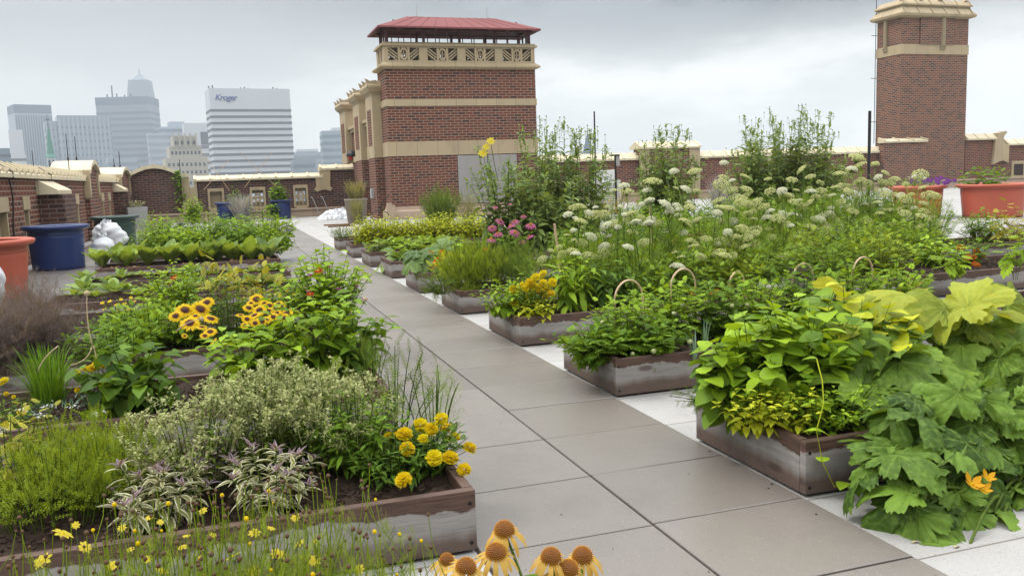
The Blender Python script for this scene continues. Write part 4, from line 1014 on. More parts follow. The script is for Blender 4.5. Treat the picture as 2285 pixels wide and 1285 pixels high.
MAT['seed'] = plain('brown seed head', (.10, .05, .018), .8)
MAT['tomato'] = plain('green tomato skin', (.36, .40, .16), .3)

# ------------------------------------------------------------------ raised beds
SOIL_Z = .235
def raised_bed(X0, X1, Y0, Y1, label, h=.285, screws=False):
    o = thing('raised_bed', label, 'raised bed', (X0, Y0, 0), 0, 'wooden raised beds'); r_ = rnd()
    w, d, t = X1-X0, Y1-Y0, .045; j = r_.uniform(-.004, .004, 4)
    fr = None
    for a, b, c, e, k in ((0, w, 0, t, 0), (0, w, d-t, d, 1), (0, t, t+.001, d-t-.001, 2), (w-t, w, t+.001, d-t-.001, 3)):
        g = G(); box(g, a, b, c, e, 0.016 if X0 > -1 else .016, h+j[k]); bo = g.build('board', MAT['wood'], o, uv=True, bevel=.004)
        if k == 0: fr = bo
    if screws:
        for x, z in ((w-.025, .05), (w-.025, h-.06), (.025, .05), (.025, h-.06)):
            g = G(); lathe(g, [(.001, .004), (.008, .003), (.009, 0)], 8); s = g.build('screw', MAT['rod'], fr); s.location = (x, -.0005, z); s.rotation_euler = (R(90), 0, 0)
    nx, ny = max(6, int(w*9)), max(5, int(d*9)); g = G(); V = []
    for q_ in range(ny+1):
        for p_ in range(nx+1): V.append((t+(w-2*t)*p_/nx, t+(d-2*t)*q_/ny, SOIL_Z+r_.normal(0, .015)))
    F = [(b*(nx+1)+a, b*(nx+1)+a+1, (b+1)*(nx+1)+a+1, (b+1)*(nx+1)+a) for b in range(ny) for a in range(nx)]
    g.add(V, F)
    for _ in range(int(w*d*420)):
        s = r_.uniform(.004, .013); x, y = r_.uniform(t+.03, w-t-.03), r_.uniform(t+.03, d-t-.03)
        obox(g, (x, y, SOIL_Z+.012), (s, r_.normal(0, s*.3), r_.normal(0, s*.4)), (r_.normal(0, .003), s*.5, .002), (0, 0, s*.4))
    g.build('soil', MAT['soil'], o)
    return o
XR0, XR1, XL0, XL1 = .835, 3.95, -3.9, -.82
raised_bed(XL0, XL1, -8.5, -7.45, 'raised bed under the yellow threadleaf flowers at the very front left')
raised_bed(XL0, XL1, -6.35, -5.3, 'raised bed in the left foreground with sage, oregano and yellow marigolds', screws=True)
raised_bed(XL0, XL1, -4.4, -3.3, 'left raised bed with the chive clump and big leafy pepper plants', screws=True)
raised_bed(XL0, XL1, -2.3, -1.2, 'left raised bed with dark-eyed yellow flowers and zinnias')
raised_bed(XL0, XL1, -.45, .65, 'left raised bed mostly hidden behind the zinnia bush')
raised_bed(XL0, XL1, 1.6, 2.75, 'left raised bed with sparse cabbage seedlings, nearest of the two seedling beds')
raised_bed(XL0, XL1, 3.95, 5.05, 'left raised bed with sparse cabbage seedlings, farther of the two seedling beds')
raised_bed(XL0, XL1, 6.48, 7.6, 'left raised bed crowded with a row of big lettuces')
raised_bed(XL0, XL1, 8.6, 9.7, 'left raised bed under the near half of the green bush beans')
raised_bed(XL0, XL1, 10.8, 11.9, 'left raised bed under the far half of the green bush beans')
RB = [(-6.38, -5.35), (-4.235, -3.22), (-2.12, -1.09), (.09, 1.0), (2.317, 3.3), (4.466, 5.5), (6.626, 7.7), (8.95, 10.0), (11.2, 12.2)]
for i, lab in enumerate(('right raised bed nearest the camera under squash, beans and lemon balm', 'right raised bed with tomato plants and bamboo hoops', 'right raised bed with lime green basil and yellow marigolds', 'right raised bed with fine grassy herbs spilling over its corner', 'right raised bed with a squash seedling and orange marigolds',
    'right raised bed of bare soil with a small blue-green plant', 'right raised bed with low strawberry leaves', 'right raised bed full of yellow-green bean plants', 'farthest small right raised bed with a low dark herb')):
    raised_bed(XR0, XR1 if i < 7 else (4.6 if i == 7 else 1.55), RB[i][0], RB[i][1], lab, screws=i < 4)
for i, (y0, y1, lab) in enumerate(((-1.62, -.35, 'second-column raised bed at the right edge with orange marigolds and bare soil'), (1.05, 2.2, 'second-column raised bed behind the marigold bed with a silvery front board'), (3.6, 4.7, 'second-column raised bed under the cream umbel flowers'), (-4.2, -3.1, 'second-column raised bed hidden behind the big squash leaves'), (6.2, 7.3, 'far second-column raised bed before the tall leafy stems'))):
    raised_bed(5.1, 11.4, y0, y1, lab)

# ------------------------------------------------------------------ pots, sacks, sheet
def big_pot(loc, rt, h, mat, label, rimw=.07, taper=.86):
    o = thing('round_pot', label, 'plant pot', loc, 0, 'large round pots')
    g = G(); rb = rt*taper
    prof = [(0.001, .02), (rb-.03, .0), (rb, .02)]+[(rb+(rt-.045-rb)*k/10, .02+(h-.16)*k/10) for k in range(1, 10)]+[(rt-.06, h-.2), (rt-.045, h-.19), (rt-.045, h-.17), (rt-.055, h-.16), (rt-.04, h-.10)]
    lathe(g, prof, 56); lathe(g, [(rt-.11, h-.02), (rt-.14, h-.3)], 56); g.build('pot_body', mat, o, smooth=True)
    g = G(); lathe(g, [(rt-.045, h-.105), (rt+rimw*.5, h-.09), (rt+rimw, h-.05), (rt+rimw*.9, h-.012), (rt+.02, h), (rt-.06, h-.004), (rt-.11, h-.03)], 56); g.build('rim', mat, o, smooth=True)
    g = G(); n = 40; lathe(g, [(0.001, h-.16), (rt*.5, h-.15), (rt-.12, h-.17)], n); g.build('soil', MAT['soil'], o)
    return o
big_pot((-5.43, 5.35, 0), .80, .93, MAT['terra'], 'big orange round pot cut off by the left edge')
big_pot((-5.12, 10.6, 0), .58, .94, MAT['blue'], 'big navy blue round pot behind the orange pot on the left')
big_pot((-4.72, 17.6, 0), .60, .90, MAT['green'], 'dark green round pot with white sacks leaning on it')
b = at(627, 489); pot_b = big_pot((b[0]+.05, 33.9, 0), .52, .92, MAT['blue'], 'navy blue pot with a leafy vine against the back parapet', .05)
big_pot((-1.55, 33.8, 0), .5, .9, MAT['blue'], 'navy blue pot almost hidden by vines left of the lavender', .05)
p = at(2245, 487); PR1 = tuple(at(2214, 484)[:2]); big_pot((*PR1, 0), .90, .96, MAT['terra'], 'big orange round pot at the right edge with a sparse yellowing plant', .09)
PR2 = tuple(at(2046, 486)[:2]); big_pot((*PR2, 0), .74, .95, MAT['terra'], 'orange round pot with purple petunias half hidden by umbel flowers', .08)
o = thing('square_planter', 'tapered grey concrete planter with a pale shrub in the back left corner', 'planter', (at(306, 511)[0]+.0, 29.9, 0), R(18))
g = G(); V = [(-.33, -.33, 0), (.33, -.33, 0), (.33, .33, 0), (-.33, .33, 0), (-.40, -.40, .92), (.40, -.40, .92), (.40, .40, .92), (-.40, .40, .92)]
g.add(V, [(0, 1, 5, 4), (1, 2, 6, 5), (2, 3, 7, 6), (3, 0, 4, 7), (3, 2, 1, 0)]); V = [(-.40, -.40, .92), (.40, -.40, .92), (.40, .40, .92), (-.40, .40, .92), (-.34, -.34, .92), (.34, -.34, .92), (.34, .34, .92), (-.34, .34, .92), (-.34, -.34, .8), (.34, -.34, .8), (.34, .34, .8), (-.34, .34, .8)]
g.add(V, [(0, 1, 5, 4), (1, 2, 6, 5), (2, 3, 7, 6), (3, 0, 4, 7), (4, 5, 9, 8), (5, 6, 10, 9), (6, 7, 11, 10), (7, 4, 8, 11), (8, 9, 10, 11)]); g.build('planter_box', MAT['concrete'], o)
bush('shrub', 'small pale shrub growing in the grey concrete planter', 'shrub', (o.location[0], 29.9, .8), [dict(n=26, br=.15, tr=.5, h=.42, kind='ovate', size=.15, per=7)], LM['sage'])
def sack(loc, rz, tilt, s, label):
    r_ = rnd(); n, m = 26, 26; V = []
    for i in range(m+1):
        v = i/m
        prof = .30*min(1, (v/.10)**.5 if v < .10 else 1)*(1+.10*math.sin(math.pi*min(1, v/.8))) if v < .72 else .30*(1-.72*((v-.72)/.2)**1.1) if v < .90 else .09+.04*((v-.90)/.1)
        prof = max(prof, .015)
        for k in range(n):
            t = 2*math.pi*k/n
            wr = 1+.05*math.sin(3*t+v*9)+.035*math.sin(7*t+v*17+1)+(.10*math.sin(5*t+2) if v > .85 else 0)+.05*math.sin(v*26+t*2)*(v > .1)
            V.append((prof*wr*math.cos(t)*1.0, prof*wr*math.sin(t)*.72, v*.95+(.05*math.sin(4*t) if v > .93 else 0)))
    F = [(i*n+k, i*n+(k+1) % n, (i+1)*n+(k+1) % n, (i+1)*n+k) for i in range(m) for k in range(n)]
    g = G(); g.add(V, F+[tuple(range(n))[::-1]]); o = g.build('soil_sack', MAT['sack'], smooth=True)
    o.location = loc; o.rotation_euler = (R(tilt[0]), R(tilt[1]), R(rz)); o.scale = (s, s, s)
    return tag(o, label, 'sack', 'white soil sacks')
sack((-5.02, 16.6, .02), 5, (0, 14), .86, 'white sack leaning behind the other on the dark green pot')
sack((-4.42, 16.2, .10), -5, (4, -34), .86, 'fuller white sack slumped in front against the dark green pot')
sack((-4.22, 10.75, 0), 20, (0, -4), .74, 'white sack standing right behind the navy blue pot')
sack((-5.05, 3.9, .0), 60, (6, 12), .85, 'white sack at the left edge in front of the orange pot')
r_ = rnd(); g = G(); n = 22; V = []
for j in range(n+1):
    for i in range(n+1):
        u, v = i/n*2-1, j/n*2-1; e = max(0, 1-max(abs(u), abs(v))**4)
        V.append((u*.85+r_.normal(0, .02), v*.7+r_.normal(0, .02), .01+e*(.14+.12*abs(math.sin(u*5+v*2.1))+.10*abs(math.sin(v*6-u*3))+.06*r_.random()+.13*math.exp(-(u-.1)**2*4-(v)**2*4))))
g.add(V, [(j*(n+1)+i, j*(n+1)+i+1, (j+1)*(n+1)+i+1, (j+1)*(n+1)+i) for j in range(n) for i in range(n)])
o = g.build('crumpled_sheet', MAT['sack']); o.location = (at(755, 489)[0], 30.6, 0); tag(o, 'crumpled white plastic sheet heaped on the deck left of the penthouse', 'plastic sheet')
for i, (px, py) in enumerate(((752, 503), (762, 506))):
    g = G(); box(g, -.5, .5, -.04, .04, 0, .05); o = g.build('timber_offcut', MAT['conedk'], bevel=.005); o.location = at(px, py); o.rotation_euler = (0, 0, R(-8+14*i)); tag(o, ['thin dark timber offcut lying on the deck before the grass pot, farther one', 'thin dark timber offcut lying on the deck before the grass pot, nearer one'][i], 'timber')
# pot of grass by the penthouse
gp = at(797, 498); gl_ = (gp[0], 25.4, 0)
o = thing('round_pot', 'tall grey brown pot holding tan ornamental grass beside the penthouse', 'plant pot', gl_, 0, 'large round pots')
g = G(); lathe(g, [(.001, 0), (.34, 0), (.37, .05), (.45, .9), (.47, .92), (.47, .98), (.40, .98), (.38, .8)], 32); g.build('pot_body', plain('grey brown pot', (.26, .21, .17), .6), o, smooth=True); g = G(); lathe(g, [(.001, .8), (.39, .8)], 24); g.build('soil', MAT['soil'], o)
def blades(name, label, cat, loc, n, br, tr, h, w, mat, rz=0, group=None, curl=.35, tint=(0, 1), extra=None):
    o = thing(name, label, cat, loc, rz, group); r_ = rnd(); g = G()
    for i in range(n):
        rr = math.sqrt(r_.random()); a = r_.uniform(0, 6.28); b = np.array([br*rr*math.cos(a), br*rr*math.sin(a), 0]); a2 = a+r_.normal(0, .5); l = h*r_.uniform(.55, 1.05); out = tr*r_.uniform(.1, 1)
        tp = np.array([b[0]+out*math.cos(a2), b[1]+out*math.sin(a2), l*(1-curl*(out/tr)**2*r_.random())]); cp = (b+tp)/2+np.array([-.15*out*math.cos(a2), -.15*out*math.sin(a2), l*.28])
        c = bez(b, cp, tp, 7); s = np.array([-math.sin(a2), math.cos(a2), 0]); ww = w*np.array([1, 1, .95, .85, .7, .45, .05])
        V = []; 
        for k in range(7): V += [c[k]-s*ww[k], c[k]+s*ww[k]]
        g.add(V, [(2*k, 2*k+1, 2*k+3, 2*k+2) for k in range(6)], 0, tint[0]+(tint[1]-tint[0])*r_.random(), 0)
    g.build('blades', mat, o, smooth=True); return o
blades('ornamental_grass', 'tan ornamental grass standing in the grey brown pot', 'grass', (gl_[0], gl_[1], .8), 260, .25, .5, 1.0, .012, LM['tan'])
blades('ornamental_grass', 'green weeping grass in front of the grey brown pot', 'grass', (gl_[0]-.1, gl_[1]-.75, 0), 240, .12, .4, 1.05, .012, LM['tan'], tint=(.6, 1.0))
# ------------------------------------------------------------------ planting helpers
def foot(px, py, Y, z=SOIL_Z):
    p = aty(px, py, Y); return np.array([p[0], Y, z])
def flowering(name, label, cat, base, specs, mats, fl, me, size, group=None, fname='flower', face=.45, stem=.003, bend=.35, ysp=.0, szpx=False, extra=None):
    """a plant with single flowers as parts; fl = (px, py, Y[, factor]) read from the calibrated view"""
    o = thing(name, label, cat, base, 0, group); r_ = rnd(); gl, gs = G(), G()
    for s in specs: grow(gl, gs, r_, **s)
    B = np.array(base, float)
    for f in fl:
        Y = f[2]+r_.normal(0, ysp); p = aty(f[0], f[1], Y)-B; k = f[3] if len(f) > 3 else 1.0
        nrm = TOCAM(p+B)*face+np.array([r_.normal(0, .25), r_.normal(0, .25), .7])
        s = size*k*r_.uniform(.88, 1.1)
        if szpx: s = k*np.linalg.norm(p+B-EYE)/FPX
        m_ = me[int(r_.integers(len(me)))] if isinstance(me, list) else me
        put_flower(fname, m_, o, p, nrm, s)
        b0 = np.array([r_.normal(0, .04), r_.normal(0, .04), 0]); e = p-np.array([0, 0, .01]); 
        tube(gs, bez(b0, np.array([b0[0]+bend*(e[0]-b0[0]), b0[1]+bend*(e[1]-b0[1]), e[2]*.75]), e, 7), stem, 4, stem*.7, tint=r_.random(), cap=False)
    if has(gs): gs.build('stems', MAT['stem'], o, smooth=True)
    if has(gl): gl.build('foliage', mats, o, smooth=True)
    return o
def rosette(name, label, cat, loc, n, size, kind, mat, pitch=(.25, 1.15), group=None, h=0):
    o = thing(name, label, cat, loc, 0, group); r_ = rnd(); g = G()
    k = np.arange(n); az = k*GA+r_.normal(0, .2, n); u = k/max(1, n-1); p = pitch[0]+(pitch[1]-pitch[0])*u+r_.normal(0, .12, n)
    D = np.stack([np.cos(az)*np.cos(p), np.sin(az)*np.cos(p), np.sin(p)], 1)
    g.inst(pick(kind, r_), np.stack([D[:, 0]*.02, D[:, 1]*.02, np.full(n, h)], 1), frames(D), size*(1-.35*u)*r_.uniform(.8, 1.15, n), r_.random(n))
    g.build('leaves', mat, o, smooth=True); return o
FM = dict(
 marig=[flower_mesh('flower', pompom(i), [PM['gold'] if i else PM['yellow']]) for i in (0, 1)],
 marigo=flower_mesh('flower', pompom(3, (12, 10, 6)), [PM['orange']]),
 dark_eye=flower_mesh('flower', daisy(13, .125, .12, .36, .15, .30, 2), [PM['susan'], MAT['eye']]),
 core=flower_mesh('flower', daisy(8, .24, .05, .20, .12, .12), [PM['lemon'], PM['gold']]),
 small_yel=flower_mesh('flower', daisy(6, .26, .05, .25, .12, .1), [PM['gold'], PM['orange']]),
 pinkcone=flower_mesh('flower', daisy(14, .14, .45, .30, .34, .22), [PM['pink'], MAT['cone']]),
 zin_red=flower_mesh('flower', daisy(14, .16, .15, .25, .14, .1, 2), [PM['red'], PM['gold']]),
 zin_pur=flower_mesh('flower', daisy(14, .16, .15, .25, .14, .1, 2), [PM['pink'], PM['purple']]),
 petunia=flower_mesh('flower', daisy(5, .42, .05, .12, .02, .02), [PM['purple'], PM['white']]),
 umb_c=[flower_mesh('umbel', umbel(64, i, .6), [PM['cream'], MAT['stem']]) for i in (1, 2)],
 umb_g=[flower_mesh('umbel', umbel(60, i, .42, .15), [PM['greeny'], MAT['stem']]) for i in (5, 6)],
 tomato=None)
g = G(); lathe(g, [(.001, -1), (.6, -.8), (.98, -.2), (.9, .4), (.5, .82), (.001, .9)], 12); _o = g.build('tomato', MAT['tomato'], smooth=True); FM['tomato'] = _o.data; bpy.data.objects.remove(_o)

# ------------------------------------------------------------------ left foreground bed
flowering('marigold_plant', 'yellow marigold bush at the right end of the left foreground bed, over its corner', 'marigold', foot(960, 1090, -5.9), [dict(n=34, br=.07, tr=.22, h=.25, kind='lace', size=.08, per=9)], LM['deep'],
          [(963, 956, -5.90), (984, 933, -5.85), (937, 947, -5.85), (903, 967, -5.95), (888, 970, -5.90, .6), (910, 1000, -6.05), (968, 1020, -6.15), (1005, 1020, -6.10), (1013, 976, -5.90), (1048, 998, -6.00), (1036, 1046, -6.15), (900, 1069, -6.30), (944, 978, -6.00, .7), (996, 955, -5.80, .9), (866, 972, -5.85, .6)], FM['marig'], .037)
bush('tarragon', 'dark green narrow-leaved herb between oregano and the yellow marigold bush', 'herb', foot(800, 1060, -5.8), [dict(n=34, br=.12, tr=.26, h=.44, kind='lance', size=.085, per=14, pitch=(-.2, .7))], LM['mid'])
bush('tarragon', 'low dark narrow-leaved herb added to fill the shadow before the near left marigold', 'herb', foot(880, 1085, -5.95), [dict(n=40, br=.14, tr=.26, h=.24, kind='lance', size=.07, per=11, pitch=(-.2, .6))], LM['deep'])  # added low foliage; its deep green stands in for shadow on the soil
bush('rosemary', 'upright rosemary sprigs behind the near left marigold bush', 'herb', foot(880, 960, -5.42), [dict(n=15, br=.10, tr=.30, h=.56, kind='sprig', size=.16, per=4, t0=.35, pitch=(.5, 1.3), hj=.45)], [LM['rose'], MAT['stem']])
bush('dill', 'pale feathery herb tips beside the rosemary at the path edge', 'herb', foot(965, 960, -5.45), [dict(n=12, br=.08, tr=.18, h=.44, kind='fern', size=.16, per=4, pitch=(.2, 1.0))], LM['dill'])
for i, (px, py, Y, n) in enumerate(((440, 1000, -5.75, 46), (590, 985, -5.6, 66), (735, 985, -5.65, 50), (660, 940, -5.42, 50))):
    o, tips, r_ = bush('oregano', ['left flowering oregano clump beside the striped sage', 'tall middle flowering oregano clump in the left foreground bed', 'right flowering oregano clump next to the dark narrow-leaved herb', 'rear flowering oregano clump against the back board of the foreground bed'][i], 'oregano', foot(px, py, Y), [dict(n=n, br=.16, tr=.33, h=.52+.04*(i == 1), kind='small', size=.034, per=16, t0=.2, pitch=(-.1, .5), opp=True, sr=.003, hj=.4, dome=.25)], LM['ore'], 'oregano clumps')
    g = G()
    for tp, d in tips:
        for q_ in range(7):
            c = tp+np.array([r_.normal(0, .026), r_.normal(0, .026), r_.uniform(-.07, .015)]); k = 9
            D = r_.normal(0, 1, (k, 3))+np.array([0, 0, .7]); g.inst(LEAF['small'], c+D*.004, frames(D), r_.uniform(.012, .019, k), r_.random(k))
            if q_ % 2: tube(g, [tp-np.array([0, 0, .10]), c], .0012, 3, mat=0, cap=False)
    g.build('flower_clusters', LM['orefl'], o, smooth=True)
for i, (px, py, Y, s) in enumerate(((350, 1150, -6.08, 1.0), (605, 1110, -6.1, 1.0), (385, 1030, -5.75, .9))):
    o, tips, r_ = bush('sage', ['variegated cream and purple sage, the left one at the front of the bed', 'variegated cream and purple sage, the right one at the front of the bed', 'variegated sage behind the other two, against the oregano'][i], 'sage', foot(px, py, Y), [dict(n=17, br=.10*s, tr=.24*s, h=.30*s, kind='narrow' if False else 'lance', size=.088*s, per=14, t0=.15, pitch=(-.45, .6), sz=(1.1, .75), hj=.35, dome=.45)], LM['sage'], 'variegated sages')
    g = G()
    for tp, d in tips:
        k = 5; az = np.arange(k)*GA+r_.random()*6; p_ = r_.uniform(.5, 1.2, k); D = np.stack([np.cos(az)*np.cos(p_), np.sin(az)*np.cos(p_), np.sin(p_)], 1)
        g.inst(LEAF['lance'], np.repeat(tp[None], k, 0), frames(D), r_.uniform(.035, .06, k), r_.random(k))
    g.build('young_leaves', LM['sagep'], o, smooth=True)
for i, (px, py, Y, tr, lab) in enumerate(((255, 1095, -5.75, .30, 'feathery green thyme mound next to the striped sage'), (120, 1130, -5.85, .32, 'feathery green thyme mound near the left edge of the photo'), (170, 1050, -5.5, .30, 'taller thyme mound at the back of the foreground bed'))):
    bush('thyme', lab, 'thyme', foot(px, py, Y), [dict(n=95, br=.20, tr=tr, h=.38, kind='thyme', size=.10, per=6, t0=.25, pitch=(.4, 1.25), sr=.002, dome=.35)], [LM['thyme'], MAT['stem']], 'thyme mounds')
o, tips, r_ = bush('coriander', 'yellowing lacy coriander at the left edge of the foreground bed', 'herb', foot(15, 1080, -5.55), [dict(n=20, br=.12, tr=.28, h=.52, kind='lace', size=.10, per=8)], LM['yel'])
o, tips, r_ = bush('coriander', 'thin coriander with tiny white flowers behind the thyme', 'herb', foot(110, 1060, -5.4), [dict(n=10, br=.12, tr=.28, h=.42, kind='fern', size=.08, per=3)], LM['thyme'])
g = G()
for tp, d in tips:
    D = r_.normal(0, .4, (14, 3))+np.array([0, 0, 1]); g.inst(LEAF['small'], tp+r_.normal(0, .018, (14, 3))*np.array([1, 1, .3]), frames(r_.normal(0, 1, (14, 3))*np.array([1, 1, .2])), .014, r_.random(14))
g.build('white_flowers', PM['white'], o)['kind'] = 'stuff'

# threadleaf flowers at the very front
fl = [(189, 1220), (291, 1225), (328, 1247), (409, 1220), (416, 1195), (475, 1193), (568, 1188), (605, 1178), (669, 1212), (659, 1154), (801, 1269), (358, 1164), (333, 1154), (140, 1190), (360, 1272), (566, 1274), (453, 1139), (272, 1177), (169, 1171), (520, 1240), (250, 1262), (700, 1250), (620, 1235), (95, 1250)]
for i, (a, b, bx_) in enumerate(((0, 300, 190), (300, 520, 420), (520, 900, 640))):
    sel = [(x, y, -7.45+.12*((x*7) % 5-2)/2, (1.0, .6, .8, .5, .9)[(x*3+y) % 5]) for x, y in fl if a <= x < b]
    base = foot(bx_, 1300, -7.75)
    o = flowering('coreopsis', ['threadleaf yellow coreopsis at the bottom left corner of the photo', 'threadleaf yellow coreopsis with the biggest star flower, middle of the front clump', 'threadleaf yellow coreopsis at the right end of the front clump'][i], 'coreopsis', base, [dict(n=120, br=.16, tr=.44, h=.56, kind='fern2', size=.11, per=9, t0=.25, sr=.0016, pitch=(0, 1.0))], LM['thyme'], sel, FM['core'], .023, 'coreopsis clumps', stem=.0014)
    r_ = rnd(); g = G(); gs = G()
    for k in range(230):
        rr = .36*math.sqrt(r_.random()); a_ = r_.uniform(0, 6.28); p = np.array([rr*math.cos(a_), rr*math.sin(a_), r_.uniform(.26, .68)-.2*rr]); s = r_.uniform(.0032, .0062)
        lathe(g, [(.001, -1*s), (s*.9, -.4*s), (s, .3*s), (s*.5, s), (.001, s)], 7, c=p, mat=0 if r_.random() < .92 else 1)
        tube(gs, bez(p-np.array([r_.normal(0, .06), r_.normal(0, .06), .22]), p-np.array([0, 0, .1]), p, 5), .0012, 3, cap=False)
    o2 = g.build('seed_heads', [MAT['seed'], PM['gold']], o, smooth=True); o2['kind'] = 'stuff'; gs.build('twigs', LM['thyme'], o)

# orange coneflowers at the bottom edge
def cone_tpl():
    r_ = np.random.default_rng(4); parts = []; n = 210
    V = []; F = []; pr = [(.001, -.25), (.7, -.2), (1.0, .05), (.97, .4), (.75, .75), (.4, .95), (.001, 1.02)]; k_ = 16
    for r__, z in pr: V += [(r__*math.cos(t), r__*math.sin(t), z) for t in np.linspace(0, 2*math.pi, k_+1)[:-1]]
    F = [(i*k_+j, i*k_+(j+1) % k_, (i+1)*k_+(j+1) % k_, (i+1)*k_+j) for i in range(len(pr)-1) for j in range(k_)]
    parts.append((V, F, .5, 1))
    for i in range(n):
        u = (i+.5)/n; th = math.acos(1-1.15*u); a = GA*i; d = np.array([math.sin(th)*math.cos(a), math.sin(th)*math.sin(a), math.cos(th)*1.0])
        c = d*np.array([.98, .98, 1.0]); s = np.cross(d, (.2, .5, .8)); s /= np.linalg.norm(s); t_ = np.cross(d, s); w = .07
        parts.append(([c-s*w, c+t_*w, c+s*w, c-t_*w, c+d*.25], [(0, 1, 4), (1, 2, 4), (2, 3, 4), (3, 0, 4)], [0, 0, 0, 0, 1], 0))
    return mk(parts)
def petals_tpl(seed, n=13, droop=1.0):
    r_ = np.random.default_rng(seed); parts = []
    for i in range(n):
        a = 2*math.pi*i/n+r_.normal(0, .12); L_ = 2.5*r_.uniform(.8, 1.1); w = .30*r_.uniform(.85, 1.15); dr = droop*r_.uniform(.8, 1.15); V = []; E = []; rad, z = .72, -.05
        for k in range(7):
            t = k/6; th = -.1+1.35*dr*t**.6
            if k: rad += L_/6*math.cos(th); z -= L_/6*math.sin(th)
            ww = w*(math.sin(math.pi*min(.93, t*.8+.14))**.7); c = np.array([rad*math.cos(a), rad*math.sin(a), z]); s = np.array([-math.sin(a), math.cos(a), 0]); o_ = np.array([math.cos(a), math.sin(a), 0])*ww*.3
            V += [c-s*ww-o_, c, c+s*ww-o_]; E += [t, t*.8, t]
        parts.append((V, [(3*k+j, 3*k+j+1, 3*k+j+4, 3*k+j+3) for k in range(6) for j in (0, 1)], E, 0))
    return mk(parts)
MAT['spike'] = leaf_mat('orange cone spike', (.46, .17, .015), (.58, .23, .02), edge=(.72, .32, .03), transl=.05)
cone_me = flower_mesh('flower_cone', cone_tpl(), [MAT['spike'], MAT['conedk']], False)
pet_me = [flower_mesh('petals', petals_tpl(i, 13, (1.12, .98, .84)[i]), [PM['coneor']]) for i in range(3)]
o = thing('coneflower', 'clump of soft orange coneflowers with drooping petals at the bottom edge of the photo', 'coneflower', (-.97, -7.8, SOIL_Z)); gs = G(); gl = G(); r_ = rnd()
for i, (px, py, Y, dr) in enumerate(((1126, 1184, -7.62, 0), (1107, 1234, -7.66, 1), (1040, 1267, -7.7, 2), (997, 1250, -7.55, 2), (1230, 1244, -7.6, 1), (1300, 1242, -7.5, 0), (1268, 1271, -7.62, 1), (1180, 1320, -7.7, 1))):
    p = aty(px, py, Y); s = 20.5/FPX*np.linalg.norm(p-EYE)*(1 if i != 3 else .7); q_ = p-np.array(o.location)
    tl = np.array([r_.normal(0, .12)-.05, -.30, 1]); c = put_flower('flower_cone', cone_me, o, q_, tl, s)
    pt = bpy.data.objects.new('petals', pet_me[dr]); COL.objects.link(pt); pt.parent = c; pt.rotation_euler = (0, 0, r_.uniform(0, 6))
    tube(gs, bez((r_.normal(0, .05), r_.normal(0, .05), 0), q_*.6, q_-np.array([0, 0, s*.2]), 8), .0045, 6, .0038)
grow(gl, None, r_, 14, .06, .16, .26, 'lance', .17, 4, sr=0)
gl.inst(LEAF['lance'], np.array([aty(1160, 1292, -7.62)-np.array(o.location)]), frames([(1, -.1, .12)]), .10, .5)
gs.build('stems', MAT['stem'], o, smooth=True); gl.build('foliage', LM['mid'], o, smooth=True)

# ------------------------------------------------------------------ second left bed: chives, marigold, peppers
blades('chives', 'dark green spiky chive clump in the left bed', 'chives', at(112, 900, SOIL_Z), 210, .09, .30, .42, .0045, LM['grass'], curl=.9)
blades('chives', 'flattened pale grass litter around the foot of the chive clump', 'grass', at(150, 915, SOIL_Z), 60, .22, .30, .05, .0035, LM['onion'], curl=.5)
flowering('marigold_plant', 'small yellow marigold beside the chive clump', 'marigold', foot(210, 880, -4.0), [dict(n=10, br=.05, tr=.12, h=.22, kind='lace', size=.06, per=5)], LM['deep'], [(222, 803, -4), (214, 813, -4), (204, 822, -4), (190, 822, -3.95), (172, 832, -4, .8), (232, 811, -3.95), (228, 858, -4.1, .7), (172, 870, -4.1, .6)], FM['marig'], .028)
flowering('marigold_plant', 'low yellow marigold at the left edge of the chive bed', 'marigold', foot(20, 905, -4.2), [dict(n=12, br=.06, tr=.16, h=.20, kind='lace', size=.06, per=5)], LM['mid'], [(8, 850, -4.1, 1.2), (48, 918, -4.3, 1.1), (14, 878, -4.1, .6), (30, 885, -4.15, .5)], FM['marig'], .026)
bush('pepper_plant', 'big-leaved dark pepper plant drooping over the front board of the chive bed', 'pepper plant', foot(300, 905, -4.0), [dict(n=24, br=.10, tr=.38, h=.56, kind='broad', size=.15, per=9, t0=.15, pitch=(-.7, .1), lean=(0, -.35), dome=.5, sz=(1, .7)), dict(n=8, br=.1, tr=.34, h=.3, kind='broad', size=.15, per=6, t0=.3, pitch=(-.9, -.3), lean=(.05, -.9), dome=.6)], LM['deep'], 'pepper plants')
for i, (px, py, Y, h, lab) in enumerate(((560, 830, -3.75, .55, 'bright leafy pepper plant just right of the bare gap in the chive bed'), (690, 825, -3.8, .72, 'tall bright leafy pepper plant at the right end of the chive bed'), (775, 800, -3.6, .62, 'leafy pepper plant leaning over the path from the chive bed'))):
    bush('pepper_plant', lab, 'pepper plant', foot(px, py, Y), [dict(n=24, br=.10, tr=.36, h=h, kind='ovate', size=.155, per=10, t0=.15, pitch=(-.55, .35), dome=.4, sz=(1, .75))], LM['fresh'] if i != 2 else LM['mid'], 'pepper plants')
bush('rosemary', 'rosemary sprig standing at the right end of the chive bed by the path', 'herb', foot(832, 880, -4.05), [dict(n=12, br=.06, tr=.16, h=.42, kind='sprig', size=.13, per=4, t0=.3, pitch=(.6, 1.3))], [LM['rose'], MAT['stem']])
